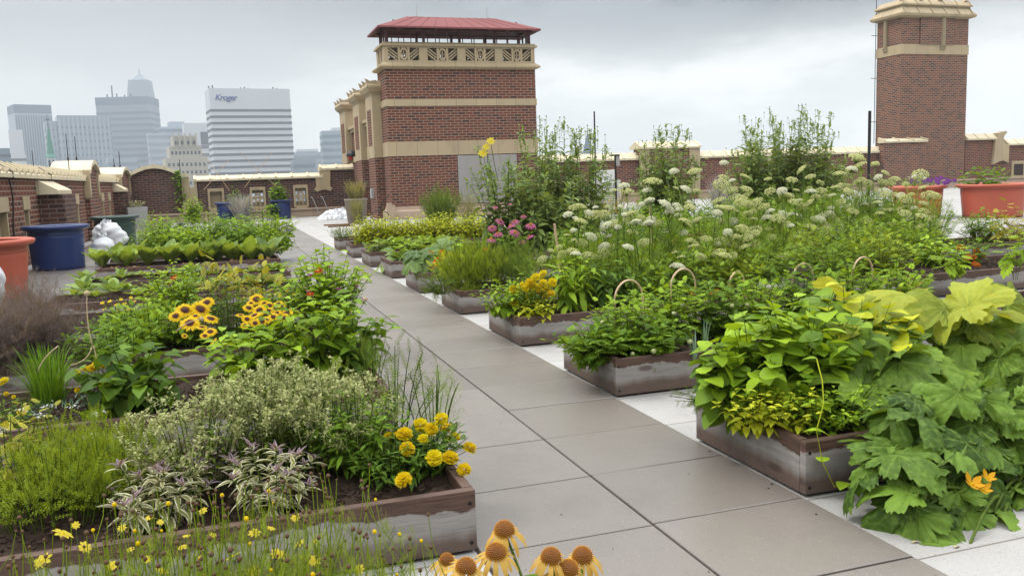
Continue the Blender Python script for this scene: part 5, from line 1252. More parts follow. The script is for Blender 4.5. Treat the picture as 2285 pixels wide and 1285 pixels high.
for i, pts in enumerate((((207, 775), (196, 720), (194, 655)), ((205, 775), (190, 800), (158, 815)), ((208, 772), (214, 795), (218, 830)), ((130, 772), (100, 800), (84, 830)), ((195, 880), (200, 905), (206, 880)), ((392, 740), (420, 720), (450, 712)), ((765, 720), (790, 690), (815, 668)))):
    Y = -3.9 if i < 5 else -2.6
    g = G(); P = [aty(x, y, Y) for x, y in pts]; c = bez(P[0], P[1]*2-(P[0]+P[2])/2, P[2], 8); tube(g, c-P[0], .0045, 5, .003)
    if i in (0, 5, 6): lathe(g, [(.001, -.02), (.016, -.005), (.017, .008), (.001, .022)], 8, c=c[-1]-P[0])
    o = g.build('dry_stalk', MAT['dry'], smooth=True); o.location = P[0]
    tag(o, ['tall upright straw-coloured scape with a round bud behind the chives', 'bent straw stalk falling left behind the chives', 'short straw stalk hanging by the marigold next to the chives', 'curved straw stalk left over the chives', 'looped pale straw stalk lying right of the chives', 'pale scape with a bud leaning across the left sunflower-like clump', 'pale scape with a bud leaning over the path from the peppers'][i], 'dry stalk')

# ------------------------------------------------------------------ third left bed
c1 = [(461.6, 674.7, 17), (447, 690, 23), (413, 692, 21), (392, 705, 16), (470, 711, 18), (423.5, 721, 22), (450, 729.6, 13), (469, 740, 15), (457, 749, 11), (412, 749, 7), (476, 761, 10), (436, 705, 12)]
c2 = [(572, 668, 17), (555, 687, 14), (579, 692, 16), (568, 703, 15), (551, 712, 12), (601, 682, 14), (614, 689, 15), (600, 693, 12), (610, 707, 13), (583.5, 717, 15), (594, 714, 12), (640, 698, 16), (629, 684, 12), (536, 703, 10), (546, 726, 10), (569, 721, 12), (635, 710, 13), (634, 732, 8), (621, 677, 11), (590, 677, 11), (560, 676, 10), (618, 698, 11)]
for cc, bx_, lab in ((c1, 440, 'left clump of dark-eyed golden black-eyed susans with the largest blooms'), (c2, 592, 'right denser clump of dark-eyed golden black-eyed susans')):
    flowering('black_eyed_susan', lab, 'black-eyed susan', foot(bx_, 780, -1.95), [dict(n=20, br=.12, tr=.26, h=.50, kind='ovate', size=.10, per=8)], LM['mid'], [(x, y, -2.42+.006*(720-y), k*1.0) for x, y, k in cc], FM['dark_eye'], .06, 'black-eyed susans', szpx=True, face=.6)
bush('parsley', 'broad parsley-like bush of cut green leaves left of the black-eyed susans', 'herb', foot(340, 770, -1.6), [dict(n=90, br=.34, tr=.46, h=.44, kind='lace', size=.115, per=11, t0=.2, dome=.4)], LM['fresh'])
bush('parsley', 'lower green parsley-like bush behind the pepper plant and chives', 'herb', foot(255, 800, -2.2), [dict(n=50, br=.26, tr=.40, h=.36, kind='lace', size=.10, per=9)], LM['mid'])
bush('marigold_foliage', 'dark feathery marigold bush without flowers between the two black-eyed susans', 'herb', foot(515, 770, -1.9), [dict(n=24, br=.1, tr=.22, h=.62, kind='lace', size=.07, per=12)], LM['deep'])
for i, (px, py, h) in enumerate(((490, 760, .85), (590, 750, .80), (545, 750, .72))):
    bush('celery', ['pale yellow celery tops behind the left black-eyed susans', 'pale yellow celery tops behind the right black-eyed susans', 'low pale celery tops between the black-eyed susans'][i], 'celery', foot(px, py, -1.45), [dict(n=8, br=.04, tr=.18, h=h, kind='comp5', size=.17, per=3, t0=.65, pitch=(.2, 1.0))], LM['yel'], 'celery plants')
o = flowering('zinnia', 'zinnia bush with a red bloom on top beside the path', 'zinnia', foot(735, 745, -1.75), [dict(n=60, br=.18, tr=.46, h=.84, kind='ovate', size=.125, per=13, opp=True, pitch=(-.3, .5), dome=.35, sz=(1, .8))], LM['fresh'], [(710, 604, -1.9, 1.1), (692, 655, -2.1, .9), (640, 662, -1.8, .5)], FM['zin_red'], .042)
for x, y, k in ((756, 645, .8), (797, 638, .5), (815, 667, .7), (735, 594, .4), (692, 613, .5), (688, 648, .6), (762, 625, .4)):
    p = aty(x, y, -2.0)-np.array(o.location); put_flower('flower', FM['zin_pur'], o, p, (0, -.4, 1), .034*k+.004)
    g = G(); tube(g, bez((p[0]*.7, p[1]*.7, p[2]*.55), (p[0]*.95, p[1]*.95, p[2]*.8), p, 6), .003, 4, cap=False); g.build('flower_stem', MAT['stem'], o)
flowering('zinnia', 'leafy zinnia bush with one small red bloom, behind and left of the black-eyed susans', 'zinnia', foot(395, 700, -.1), [dict(n=50, br=.18, tr=.42, h=.66, kind='ovate', size=.115, per=12, opp=True, dome=.35)], LM['fresh'], [(388, 620, -.2, 1), (376, 633, -.3, .5)], FM['zin_red'], .042)
flowering('zinnia', 'leafy bush behind the celery tops in the hidden fourth left bed', 'zinnia', foot(640, 690, .1), [dict(n=22, br=.14, tr=.30, h=.34, kind='lace', size=.10, per=8)], LM['fresh'], [(625, 660, 0, 1), (655, 655, 0, .9), (640, 650, 0, .7), (600, 668, 0, .8)], FM['small_yel'], .03)
fl = [(x, y, -1.3) for x, y in ((245, 672), (258, 680), (270, 668), (285, 690), (300, 672), (315, 678), (262, 694), (232, 690), (330, 668), (292, 664), (278, 677), (228, 676))]
flowering('tagetes', 'bush of tiny yellow star flowers behind the parsley on the left', 'marigold', foot(275, 745, -1.3), [dict(n=18, br=.1, tr=.26, h=.46, kind='lace', size=.06, per=9)], LM['mid'], fl, FM['small_yel'], .022)
for i, (px, Y, h) in enumerate(((30, -2.0, .66), (105, -1.9, .62), (62, -1.55, .72), (-10, -2.3, .66))):
    bush('bronze_fennel', ['smoky bronze fennel plume at the left edge, second from the left', 'smoky bronze fennel plume, the rightmost one before the left beds', 'smoky bronze fennel plume at the back against the orange pot', 'smoky bronze fennel plume cut off by the left edge'][i], 'fennel', (aty(px, 800, Y)[0], Y, SOIL_Z), [dict(n=40, br=.14, tr=.38, h=h, kind='fern2', size=.24, per=12, t0=.15, pitch=(-.1, 1.0), hj=.5, sr=.003)], LM['bronze'], 'bronze fennel plumes', stemmat=LM['bronze'])

# ------------------------------------------------------------------ seedling beds and lettuces
pts = [(192, 628, .15), (240, 630, .08), (272, 622, .13), (318, 618, .08), (360, 616, .10), (425, 614, .17), (470, 612, .07), (520, 609, .07), (560, 608, .08), (600, 606, .14), (622, 604, .12)]
for i, (px, py, s) in enumerate(pts):
    rosette('cabbage_seedling', 'cabbage seedling number %s from the left in the farther seedling bed' % ('one two three four five six seven eight nine ten eleven'.split()[i]), 'seedling', at(px, py, SOIL_Z), 11, s*2.0, 'romaine', LM['blue' if s > .12 else 'lettuce'], group='cabbage seedlings')
pts = [(170, 664, .10), (192, 652, .17), (215, 662, .08), (252, 655, .18), (285, 652, .10), (305, 660, .09), (345, 652, .12), (428, 645, .15), (482, 640, .17), (530, 640, .08), (560, 638, .15), (600, 636, .15)]
for i, (px, py, s) in enumerate(pts):
    rosette('cabbage_seedling', 'cabbage seedling number %s from the left in the nearer seedling bed' % ('one two three four five six seven eight nine ten eleven twelve'.split()[i]), 'seedling', at(px, py, SOIL_Z), 11, s*2.0, 'romaine', LM['blue' if s > .13 else 'lettuce'], group='cabbage seedlings')
ordn = 'leftmost second third fourth fifth sixth seventh eighth ninth tenth'.split()
for i, px in enumerate(np.linspace(262, 600, 10)):
    rosette('lettuce', '%s big romaine lettuce in the front row of the lettuce bed, counted from the left' % ordn[i], 'lettuce', at(px, 588-8*i/9, SOIL_Z), 15, .44+.05*math.sin(i*2.3), 'romaine', LM['lettuce'] if i % 3 else LM['blue'], (.9, 1.42), 'big lettuces')
for i, px in enumerate(np.linspace(278, 590, 9)):
    p = at(px, 566, SOIL_Z); rosette('lettuce', '%s romaine lettuce in the back row of the lettuce bed, counted from the left' % ordn[i], 'lettuce', (p[0], 7.3, SOIL_Z), 14, .46, 'romaine', LM['lettuce'], (.95, 1.42), 'big lettuces')
for i, (px, Y) in enumerate(((250, 6.62), (300, 6.6), (410, 6.62), (520, 6.6), (600, 6.66))):
    rosette('red_lettuce', '%s small reddish seedling at the front board of the lettuce bed' % ordn[i], 'lettuce', (aty(px, 590, Y)[0], Y, SOIL_Z), 7, .15, 'spoon', LM['reddy'], group='reddish seedlings')
# bush beans
for j, (Y, n) in enumerate(((8.85, 5), (9.5, 5), (11.3, 5))):
    for i in range(n):
        X = -3.2+2.3*i/(n-1)+(.2 if j == 1 else 0); bush('bean_plant', '%s bushy green bean plant in the %s row behind the lettuces' % (ordn[i], ('front', 'middle', 'back')[j]), 'bean plant', (X, Y, SOIL_Z),
             [dict(n=44, br=.2, tr=.5, h=(.66, .84, .92)[j]*(1+.1*math.sin(i*3+j)), kind='comp' if (i+j) % 2 else 'ovate', size=.17 if (i+j) % 2 else .12, per=9, t0=.15, pitch=(-.4, .4), dome=.35)], LM['fresh'] if (i+j) % 3 else LM['mid'], 'bush beans')
bush('bean_vine', 'bean runner trailing from the bush beans onto the path', 'bean plant', (-.75, 9.0, .2), [dict(n=7, br=.05, tr=.45, h=.25, kind='ovate', size=.12, per=7, lean=(1.6, 0), dome=.6)], LM['mid'])
rosette('cabbage', 'blue-green cabbage rosette left of the bush beans', 'cabbage', (-4.3, 12.6, 0), 16, .5, 'spoon', LM['blue'], (.0, 1.2))
# back corner climbers
for i, (px, py, Y, w, h, lab) in enumerate(((430, 485, 33.6, .8, 1.5, 'leafy climber on the back parapet, left of the lavender, beside the cream pier'), (530, 488, 33.7, .7, 1.75, 'leafy climber rising behind the silver lavender'), (622, 470, 33.8, .55, 1.15, 'leafy vine growing out of the navy pot at the back parapet'))):
    z = 0 if i < 2 else .75
    bush('climber', lab, 'climber', (aty(px, py, Y)[0], Y, z), [dict(n=30, br=.2, tr=w, h=h, kind='heart', size=.24, per=7, t0=.25, pitch=(-.6, .3), dome=.5), dict(n=14, br=.1, tr=w*.5, h=h*1.05, kind='lance', size=.22, per=8, pitch=(-.2, .8))], LM['mid'] if i else LM['fresh'], 'climbers at the back parapet')
bush('climber', 'leafy runner spilling down the left side of the back navy pot', 'climber', (aty(605, 470, 33.3)[0], 33.3, .1), [dict(n=14, br=.2, tr=.4, h=.8, kind='heart', size=.26, per=6)], LM['mid'])
o = thing('climber', 'narrow climber running up the edge of the arched brick panel', 'climber', (aty(402, 440, 35.2)[0], 35.25, 1.0)); g = G(); r_ = rnd(); n = 110
P = np.stack([r_.normal(0, .1, n), r_.normal(0, .05, n), r_.uniform(0, 1.5, n)], 1); D = np.stack([r_.normal(0, 1, n), -abs(r_.normal(0, .6, n)), r_.normal(-.3, .4, n)], 1); g.inst(LEAF['heart'], P, frames(D), .14, r_.random(n)); g.build('foliage', LM['mid'], o, smooth=True)
blades('lavender', 'silvery lavender haze in front of the back parapet', 'lavender', (aty(540, 480, 32.6)[0], 32.6, 0), 420, .3, .75, 1.35, .010, LM['silver'], curl=.3)
for i, (a, b) in enumerate((((455, 424), (512, 356)), ((512, 426), (450, 338)), ((546, 418), (606, 342)), ((618, 418), (533, 338)))):
    p, q_ = aty(*a, 34.9), aty(*b, 34.9+.02*i); g = G(); tube(g, [(0, 0, 0), q_-p], .011, 5); o = g.build('bamboo_stake', MAT['bamboo']); o.location = p
    tag(o, ['left bamboo stake of the left crossed pair at the back parapet, leaning right', 'right bamboo stake of the left crossed pair at the back parapet, leaning left', 'left bamboo stake of the right crossed pair at the back parapet, leaning right', 'right bamboo stake of the right crossed pair at the back parapet, leaning left'][i], 'stake', 'crossed bamboo stakes')
g = G()
for dxx in (0, .5): tube(g, [(dxx, 0, .15), (dxx-.28, 0, .95), (dxx-.34, .1, .98)], .022, 6)
o = g.build('metal_rail', MAT['concrete']); o.location = (aty(716, 470, 34.9)[0]-.1, 34.9, 0); tag(o, 'pair of bent grey metal pipes by the back parapet near the penthouse', 'pipe')
# ------------------------------------------------------------------ right beds, nearest: squash, beans, lemon balm
def big_leaf_plant(name, label, cat, base, rows, kind, mat, petr=.009, ymat=None, extra=None):
    """rows: (px, py, Y, size, tip azimuth in deg (0 = to the right of the view, 90 = away), tip pitch, yellow?)"""
    o = thing(name, label, cat, base); B = np.array(base, float); r_ = rnd(); gs = G(); gl, gy = G(), G()
    for (px, py, Y, s, az, pt, yl) in rows:
        p = aty(px, py, Y)-B; a = R(az)-YAW; pt = R(pt); d = np.array([math.cos(a)*math.cos(pt), math.sin(a)*math.cos(pt), math.sin(pt)])
        up = np.array([0, 0, 1.0])+TOCAM(p+B)*(.5 if not yl else .12)+r_.normal(0, .28, 3)
        q_ = p-d*s*.42
        (gy if yl else gl).inst(pick(kind[int(yl)] if isinstance(kind, tuple) else kind, r_), q_[None], frames([d], [up]), s, r_.random())
        b0 = np.array([q_[0]*.72+r_.normal(0, .04), q_[1]*.72+r_.normal(0, .04)+.06, 0]); tube(gs, bez(b0, np.array([b0[0]*.7+q_[0]*.3, b0[1]*.7+q_[1]*.3, max(q_[2]*.9, .1)]), q_, 9), petr, 7, petr*.6, tint=r_.random())
    gs.build('stems', MAT['stem'], o, smooth=True)
    if has(gl): gl.build('leaves', mat, o, smooth=True)
    if has(gy): gy.build('yellow_leaves', ymat, o, smooth=True)
    return o
r_ = np.random.default_rng(78)
big_leaf_plant('squash_plant', 'squash plant with huge yellow-green leaves raised on pale stalks at the right edge', 'squash plant', foot(2130, 850, -5.7), [
    (2075, 665, -5.75, 0.243, 150, 35, 1), (2165, 655, -5.85, 0.270, 60, 45, 1), (2225, 690, -5.8, 0.252, 20, 5, 1), (2130, 700, -5.9, 0.216, 200, -20, 1), (2200, 735, -5.9, 0.225, 330, -25, 1), (2265, 660, -5.6, 0.252, 30, 20, 1), (2100, 690, -5.6, 0.225, 170, 0, 1),
    (1985, 650, -5.4, 0.234, 160, 10, 1), (1930, 660, -5.35, 0.216, 190, 5, 1), (1870, 640, -5.2, 0.180, 110, 25, 1), (2030, 690, -5.5, 0.207, 210, -5, 1), (2270, 770, -5.9, 0.216, 320, -30, 1), (2240, 720, -5.5, 0.216, 20, 0, 1),
    (1975, 830, -6.1, .30, 215, -15, 0), (2085, 790, -6.05, .27, 60, 15, 0)]+[(x+r_.normal(0, 16), y+r_.normal(0, 12), -5.75-.45*(y-700)/200, r_.uniform(.18, .27), r_.uniform(100, 300), r_.uniform(-35, 30), 0) for y in (720, 765, 810, 855, 895) for x in range(1890, 2310, 72)]+[(x, y, -5.6, .19, 190, -20, 0) for x, y in ((1820, 690), (1770, 730), (1720, 790), (1660, 860), (1850, 720))], ('squash', 'squash'), LM['squash'], .011, LM['squashy'])
r_ = np.random.default_rng(77); LV = []
for y in range(885, 1222, 36):
    for x in range(1835, 2330, 56):
        if x < 1905+(y-940)*.26+r_.normal(0, 14) or (y < 930 and x < 2000): continue
        u = (y-885)/340; LV.append((x+r_.normal(0, 20), y+r_.normal(0, 14), -6.47-.5*u+r_.normal(0, .05), r_.uniform(.14, .225), r_.uniform(120, 300) if x < 2150 else r_.uniform(-60, 260), r_.uniform(-40, 30), 0))
big_leaf_plant('courgette_plant', 'deeply cut dark green courgette leaves spilling onto the white deck at the lower right corner', 'courgette plant', (2.75, -6.55, .05), LV, 'zuc', LM['zuc'], .010)
blo = flower_mesh('blossom', daisy(5, .30, -.55, .14, .2, .06), [PM['orange2'], PM['gold']])
par = [o for o in bpy.data.objects if o.name.startswith('courgette_plant')][0]
for px, py, Y, k in ((2168, 1080, -7.0, .048), (2203, 1066, -7.0, .036), (2192, 1092, -7.02, .04)):
    put_flower('blossom', blo, par, aty(px, py, Y)-np.array(par.location), (-.2+k*5, -.5, .8), k)
for i, (px, py, Y, h, tr, n, m, sz_) in enumerate(((1790, 850, -5.75, .62, .40, 26, 'fresh', .13), (1690, 880, -5.8, .48, .34, 22, 'fresh', .12), (1905, 830, -5.7, .60, .34, 20, 'lime', .13), (1640, 900, -5.7, .36, .26, 16, 'mid', .12))):
    bush('bean_plant', ['main light green bean plant climbing over the nearest right bed', 'light green bean plant at the path end of the nearest right bed', 'yellow-green bean plant between the bean mass and the squash', 'low darker bean plant over the corner of the nearest right bed'][i], 'bean plant', foot(px, py, Y), [dict(n=int(n*1.6), br=.16, tr=tr*1.05, h=h*1.22, kind='heart', size=sz_, per=10, t0=.15, pitch=(-.7, .15), dome=.35, sz=(1, .8), jit=.4)], LM[m], 'bean plants in the nearest right bed')
for i, (px, py, Y) in enumerate(((1745, 960, -6.08), (1830, 975, -6.15), (1690, 925, -6.0), (1880, 960, -6.15))):
    bush('lemon_balm', ['lemon balm tuft in the middle of the front board of the nearest right bed', 'lemon balm tuft at the front corner of the nearest right bed', 'lemon balm tuft nearest the path end of the nearest right bed', 'lemon balm tuft beside the courgette leaves'][i], 'herb', foot(px, py, Y), [dict(n=18, br=.09, tr=.24, h=.30, kind='ovate', size=.075, per=10, t0=.15, opp=True, pitch=(-.35, .4), dome=.35, lean=(-.15, -.35), jit=.2)], LM['fresh'] if i % 2 else LM['lime'], 'lemon balm tufts')
bush('rosemary', 'trailing rosemary hanging over the path end of the nearest right bed', 'herb', foot(1590, 895, -5.55, .27), [dict(n=12, br=.05, tr=.16, h=.10, kind='sprig', size=.10, per=4, t0=.3, pitch=(-.6, .5), lean=(-1.8, .0), sr=.003), dict(n=5, br=.03, tr=.08, h=.05, kind='sprig', size=.09, per=4, t0=.3, pitch=(-1.2, -.4), lean=(-4.2, .0), sr=.003)], [LM['rose'], MAT['stem']])
g = G(); P = [aty(*q_) for q_ in ((1822, 800, -6.2), (1835, 850, -6.3), (1838, 900, -6.38), (1822, 960, -6.42), (1835, 1030, -6.45), (1862, 1086, -6.46), (1885, 1075, -6.45))]; P = np.array(P)
tube(g, P-P[0], .0035, 5, .0025); o = g.build('bean_tendril', LM['lime'], smooth=True); o.location = P[0]; tag(o, 'long thin bean tendril hanging over the corner of the nearest right bed', 'tendril')
r_ = rnd(); g = G(); idx = [0, 2, 2, 3, 3, 4, 6]; g.inst(LEAF['heart'], (P-P[0])[idx], frames(r_.normal(0, 1, (7, 3))*np.array([1, .6, .3])), .07, r_.random(7)); g.build('tendril_leaves', LM['fresh'], o, smooth=True)

# ------------------------------------------------------------------ tomatoes, hoops, onions
TB = [(1395, 775, -3.75, .42, 'tomato plant under the first bamboo hoop nearest the path'), (1330, 780, -3.95, .26, 'low tomato sprawling over the path corner of its bed'), (1500, 750, -3.6, .48, 'tomato plant under the tall second bamboo hoop'), (1600, 740, -3.6, .46, 'tomato plant between the second and third bamboo hoops'), (1690, 735, -3.6, .48, 'tomato plant behind the third bamboo hoop'), (1790, 700, -3.5, .50, 'tomato plant under the fourth bamboo hoop'), (1900, 690, -3.5, .52, 'tomato plant under the fifth bamboo hoop'), (1450, 800, -4.0, .26, 'low tomato in front of the first two bamboo hoops'), (2000, 680, -3.6, .46, 'tomato plant just behind the yellow squash leaves')]
for i, (px, py, Y, h, lab) in enumerate(TB):
    o, tips, r_ = bush('tomato_plant', lab, 'tomato plant', foot(px, py, Y), [dict(n=38, br=.12, tr=.34, h=h*1.2, kind='comp5', size=.125, per=10, t0=.1, pitch=(-.5, .45), dome=.35)], LM['mid'] if i % 2 else LM['fresh'], 'tomato plants')
    if i in (0, 2, 7, 3):
        for k in range(4): place('tomato', FM['tomato'], o, (r_.normal(0, .16), -.1-abs(r_.normal(0, .14)), h*r_.uniform(.25, .7)), (0, 0, 0), r_.uniform(.016, .022))
bush('tomato_plant', 'tomato shoot reaching left over the path corner of the tomato bed', 'tomato plant', foot(1330, 790, -3.95), [dict(n=6, br=.03, tr=.10, h=.22, kind='comp5', size=.11, per=6, t0=.3, lean=(-1.9, -.2), dome=.3)], LM['fresh'], 'tomato plants')
for i, (xl, xr, yt, yb, Y) in enumerate(((1372, 1435, 625, 705, -3.7), (1497, 1552, 600, 690, -3.55), (1628, 1660, 607, 660, -3.45), (1768, 1815, 588, 640, -3.4), (1902, 1947, 574, 620, -3.35))):
    a, b, t_ = aty(xl, yb, Y), aty(xr, yb, Y+.06), aty((xl+xr)/2, yt, Y+.03); w = (b[0]-a[0])/2; zc = t_[2]-w*1.15
    c = np.array([(a[0]+b[0])/2, Y+.03, SOIL_Z]); P = [(-w, -.03, 0), (-w, -.03, (zc-SOIL_Z)*.5)]+[(-w*math.cos(t), -.03*math.cos(t), zc-SOIL_Z+w*1.15*math.sin(t)) for t in np.linspace(0, math.pi, 13)]+[(w, .03, (zc-SOIL_Z)*.5), (w, .03, 0)]
    g = G(); tube(g, P, .0085, 7); o = g.build('bamboo_hoop', MAT['bamboo'], smooth=True); o.location = c
    tag(o, '%s bent bamboo hoop over the tomatoes, counted from the path' % ['first', 'second and tallest', 'third', 'fourth', 'fifth'][i], 'hoop', 'bamboo hoops')
for i, (px, py, h) in enumerate(((1572, 795, .22), (1548, 800, .17))):
    blades('onion', ['right tuft of blue-green onion leaves at the front of the tomato bed', 'left tuft of onion leaves at the front of the tomato bed'][i], 'onion', at(px, py, SOIL_Z), 8, .02, .09, h+.06, .007, LM['onion'], curl=.1)

# ------------------------------------------------------------------ basil and marigold bed
mg = [(1195, 618), (1211, 611), (1158, 642), (1146, 645), (1168, 635), (1182, 630), (1192, 639), (1202, 642), (1212, 630), (1219, 645), (1183, 652), (1218, 662), (1149, 676), (1181, 657), (1230, 655), (1188, 625), (1206, 652), (1172, 642), (1232, 630)]
flowering('marigold_plant', 'bright yellow marigold in the lime basil of the third right bed', 'marigold', foot(1190, 705, -1.85), [dict(n=24, br=.08, tr=.26, h=.42, kind='lace', size=.08, per=8)], LM['deep'], [(x, y, -1.9+.05*((x*3) % 5-2)) for x, y in mg], FM['marig'], .045)
for i, (px, py, Y, h, tr, n) in enumerate(((1130, 705, -1.75, .46, .32, 32), (1195, 712, -2.0, .22, .20, 20), (1170, 690, -1.4, .42, .30, 22))):
    bush('basil', ['lime green basil over the path end of the third right bed', 'small lime basil in front of the yellow marigolds', 'lime basil behind the yellow marigolds'][i], 'basil', foot(px, py, Y), [dict(n=n, br=.12, tr=tr, h=h, kind='ovate', size=.095, per=9, opp=True, t0=.2, pitch=(-.35, .35), dome=.35)], LM['lime'] if i == 1 else LM['fresh'], 'basil plants')
for i, (px, py, Y, h) in enumerate(((1275, 690, -1.7, .70), (1335, 690, -1.6, .55), (1390, 680, -1.5, .5))):
    bush('pepper_plant', ['tall plant with long drooping leaves right of the yellow marigolds', 'darker long-leaved plant behind the first hoop', 'dark leafy plant left of the second hoop'][i], 'pepper plant', foot(px, py, Y), [dict(n=16, br=.10, tr=.28, h=h, kind='lance', size=.22, per=9, t0=.2, pitch=(-.8, .2), dome=.35)], LM['fresh'] if i == 0 else LM['deep'])
for i, (px, py, Y, h, tr) in enumerate(((1330, 660, -.6, 0.48, .5), (1430, 655, -1.2, 0.51, .5), (1540, 645, -1.1, 0.51, .5), (1620, 640, -1.0, 0.48, .5), (1700, 620, -.9, 0.55, .5), (1860, 610, -.9, 0.62, .55), (1960, 600, -.9, 0.64, .5), (1480, 620, .3, 0.55, .5), (1600, 610, .3, 0.55, .5), (1780, 590, .5, 0.66, .55), (1920, 570, .6, 0.70, .55), (2030, 580, .4, 0.62, .5), (1310, 610, .5, 0.55, .5), (1400, 600, .6, 0.47, .5))):
    bush('dill', ['feathery dill under the left end of the umbel flowers', 'feathery dill behind the first bamboo hoop', 'feathery dill behind the second bamboo hoop', 'feathery dill behind the third bamboo hoop', 'feathery dill left of the fourth bamboo hoop', 'feathery dill left of the fifth bamboo hoop', 'dark feathery dill right of the fifth bamboo hoop', 'feathery dill in the middle distance below the big round umbels', 'feathery dill in the middle distance right of the pink stake', 'tall feathery dill under the densest umbels', 'tall feathery dill under the high right umbels', 'feathery dill left of the orange marigolds on the right', 'feathery dill below the left stake', 'sparse feathery dill behind the soil patch'][i], 'dill', foot(px, py, Y), [dict(n=14, br=.22, tr=tr, h=h, kind='fern', size=.24, per=9, t0=.12, pitch=(-.2, .9), hj=.45, sr=.004), dict(n=34, br=.24, tr=tr, h=h*1.05, kind='lace', size=.15, per=12, t0=.1, pitch=(-.4, .6), hj=.4)], LM['dill'] if i % 3 else LM['thyme'], 'dill plants')

# ------------------------------------------------------------------ grassy herb bed and beyond along the path
for i, (px, py, Y) in enumerate(((1080, 640, .45), (1150, 640, .4), (1035, 640, .5))):
    bush('lavender', ['dense green lavender mound in the middle of the fourth right bed', 'green lavender mound at the right of the fourth right bed', 'green lavender mound at the left of the fourth right bed'][i], 'lavender', foot(px, py, Y), [dict(n=80, br=.2, tr=.40, h=.62, kind='sprig', size=.17, per=5, t0=.2, pitch=(.6, 1.35), sr=.003, dome=.35)], [LM['thyme'] if i != 1 else LM['rose'], MAT['stem']], 'lavender mounds')
bush('rosemary', 'dark rosemary trailing over the path corner of the fourth right bed', 'herb', foot(985, 655, .35), [dict(n=22, br=.08, tr=.28, h=.32, kind='sprig', size=.15, per=5, t0=.2, pitch=(-.3, .8), lean=(-.4, -.1)), dict(n=8, br=.05, tr=.15, h=.12, kind='sprig', size=.14, per=4, t0=.4, pitch=(-1.0, .0), lean=(-2.4, -.4))], [LM['rose'], MAT['stem']])
bush('thyme', 'low bright thyme at the front board of the fourth right bed', 'thyme', foot(1040, 665, .25), [dict(n=30, br=.14, tr=.22, h=.14, kind='thyme', size=.09, per=4, pitch=(.2, 1))], [LM['thyme'], MAT['stem']])
blades('chives', 'dark upright chive tuft behind the lavender mounds', 'chives', foot(1075, 590, 2.7), 60, .08, .15, .62, .008, LM['grass'], curl=.2)
bush('celery', 'yellow-green celery leaves beside the orange marigolds', 'celery', foot(1003, 630, 1.0), [dict(n=10, br=.06, tr=.22, h=.46, kind='comp5', size=.2, per=4, t0=.4, pitch=(.1, 1.0))], LM['lime'])
big_leaf_plant('squash_plant', 'young squash plant with pale jagged leaves over the path end of the fifth right bed', 'squash plant', foot(950, 605, 2.75), [(925, 580, 2.6, .30, 200, -15, 0), (918, 560, 2.7, .24, 150, 10, 0), (960, 560, 2.8, .30, 60, 20, 0), (985, 540, 2.9, .26, 100, 45, 0), (940, 560, 2.7, .26, 170, 0, 0), (1000, 565, 2.9, .26, 20, 10, 0), (908, 592, 2.5, .24, 215, -40, 0), (965, 585, 2.7, .26, 300, -20, 0)], 'zuc', LM['blue'], .008)
flowering('marigold_plant', 'orange marigold behind the young squash leaves', 'marigold', foot(990, 625, 1.6), [dict(n=16, br=.08, tr=.26, h=.44, kind='lace', size=.09, per=7)], LM['mid'], [(985, 563, 1.7), (992, 572, 1.6), (978, 577, 1.6), (974, 586, 1.5, 1.2), (981, 590, 1.5), (1000, 568, 1.8), (1012, 580, 1.7, .8), (968, 598, 1.5, .7), (1082, 556, 2.2, .8), (962, 562, 2.0, .8)], FM['marigo'], .048)
rosette('cabbage_seedling', 'small blue-green plant in the bare soil of the sixth right bed', 'seedling', at(892, 580, SOIL_Z), 10, .34, 'zuc', LM['blue'], (.1, 1.0))
for i, (px, Y, k) in enumerate(((850, 7.0, 'comp'), (880, 7.1, 'comp'), (915, 7.15, 'comp'), (960, 7.2, 'comp'), (1005, 7.2, 'comp'), (910, 4.95, 'ovate'), (940, 5.0, 'comp'), (1020, 5.0, 'ovate'))):
    bush('strawberry', ['first low strawberry plant from the path in the seventh right bed', 'second low strawberry plant from the path in the seventh right bed', 'third low strawberry plant from the path in the seventh right bed', 'fourth low strawberry plant from the path in the seventh right bed', 'fifth low strawberry plant from the path in the seventh right bed', 'low leafy plant nearest the path in the sixth right bed', 'second low leafy plant in the sixth right bed', 'leafy plant behind the young squash in the sixth right bed'][i], 'strawberry plant', (aty(px, 560, Y)[0], Y, SOIL_Z), [dict(n=16, br=.08, tr=.32, h=.30 if i < 5 else .42, kind=k, size=.17, per=4, t0=.5, pitch=(-.3, .5))], LM['fresh'] if i % 2 else LM['lettuce'], 'strawberry plants')
for i, px in enumerate(np.linspace(815, 1065, 7)):
    for j, Y in enumerate((9.3, 9.75)):
        bush('bean_plant', '%s yellow-green bean plant in the %s row of the eighth right bed' % (ordn[i], ('front', 'back')[j]), 'bean plant', (aty(px+8*j, 540, Y)[0], Y, SOIL_Z), [dict(n=36, br=.14, tr=.44, h=.62+.05*math.sin(i*2.1)+.08*j, kind='ovate', size=.14, per=9, t0=.15, pitch=(-.5, .3), dome=.35)], LM['lime'], 'yellow-green bean plants')
bush('herb', 'low dark herb in the farthest small right bed', 'herb', foot(766, 530, 11.6), [dict(n=40, br=.2, tr=.36, h=.34, kind='sprig', size=.15, per=4, pitch=(.3, 1.2))], [LM['rose'], MAT['stem']])
pc = [(1117, 493, 2.8), (1148, 494, 2.9), (1139, 504, 2.75), (1184, 502, 2.9), (1111, 521, 2.6), (1150, 518, 2.6), (1181, 528, 2.7), (1098, 508, 2.9), (1096, 534, 2.6), (1165, 540, 2.6, .6), (1105, 462, 3.2, .6), (1138, 455, 3.3, .5), (1168, 482, 3.2, .6)]
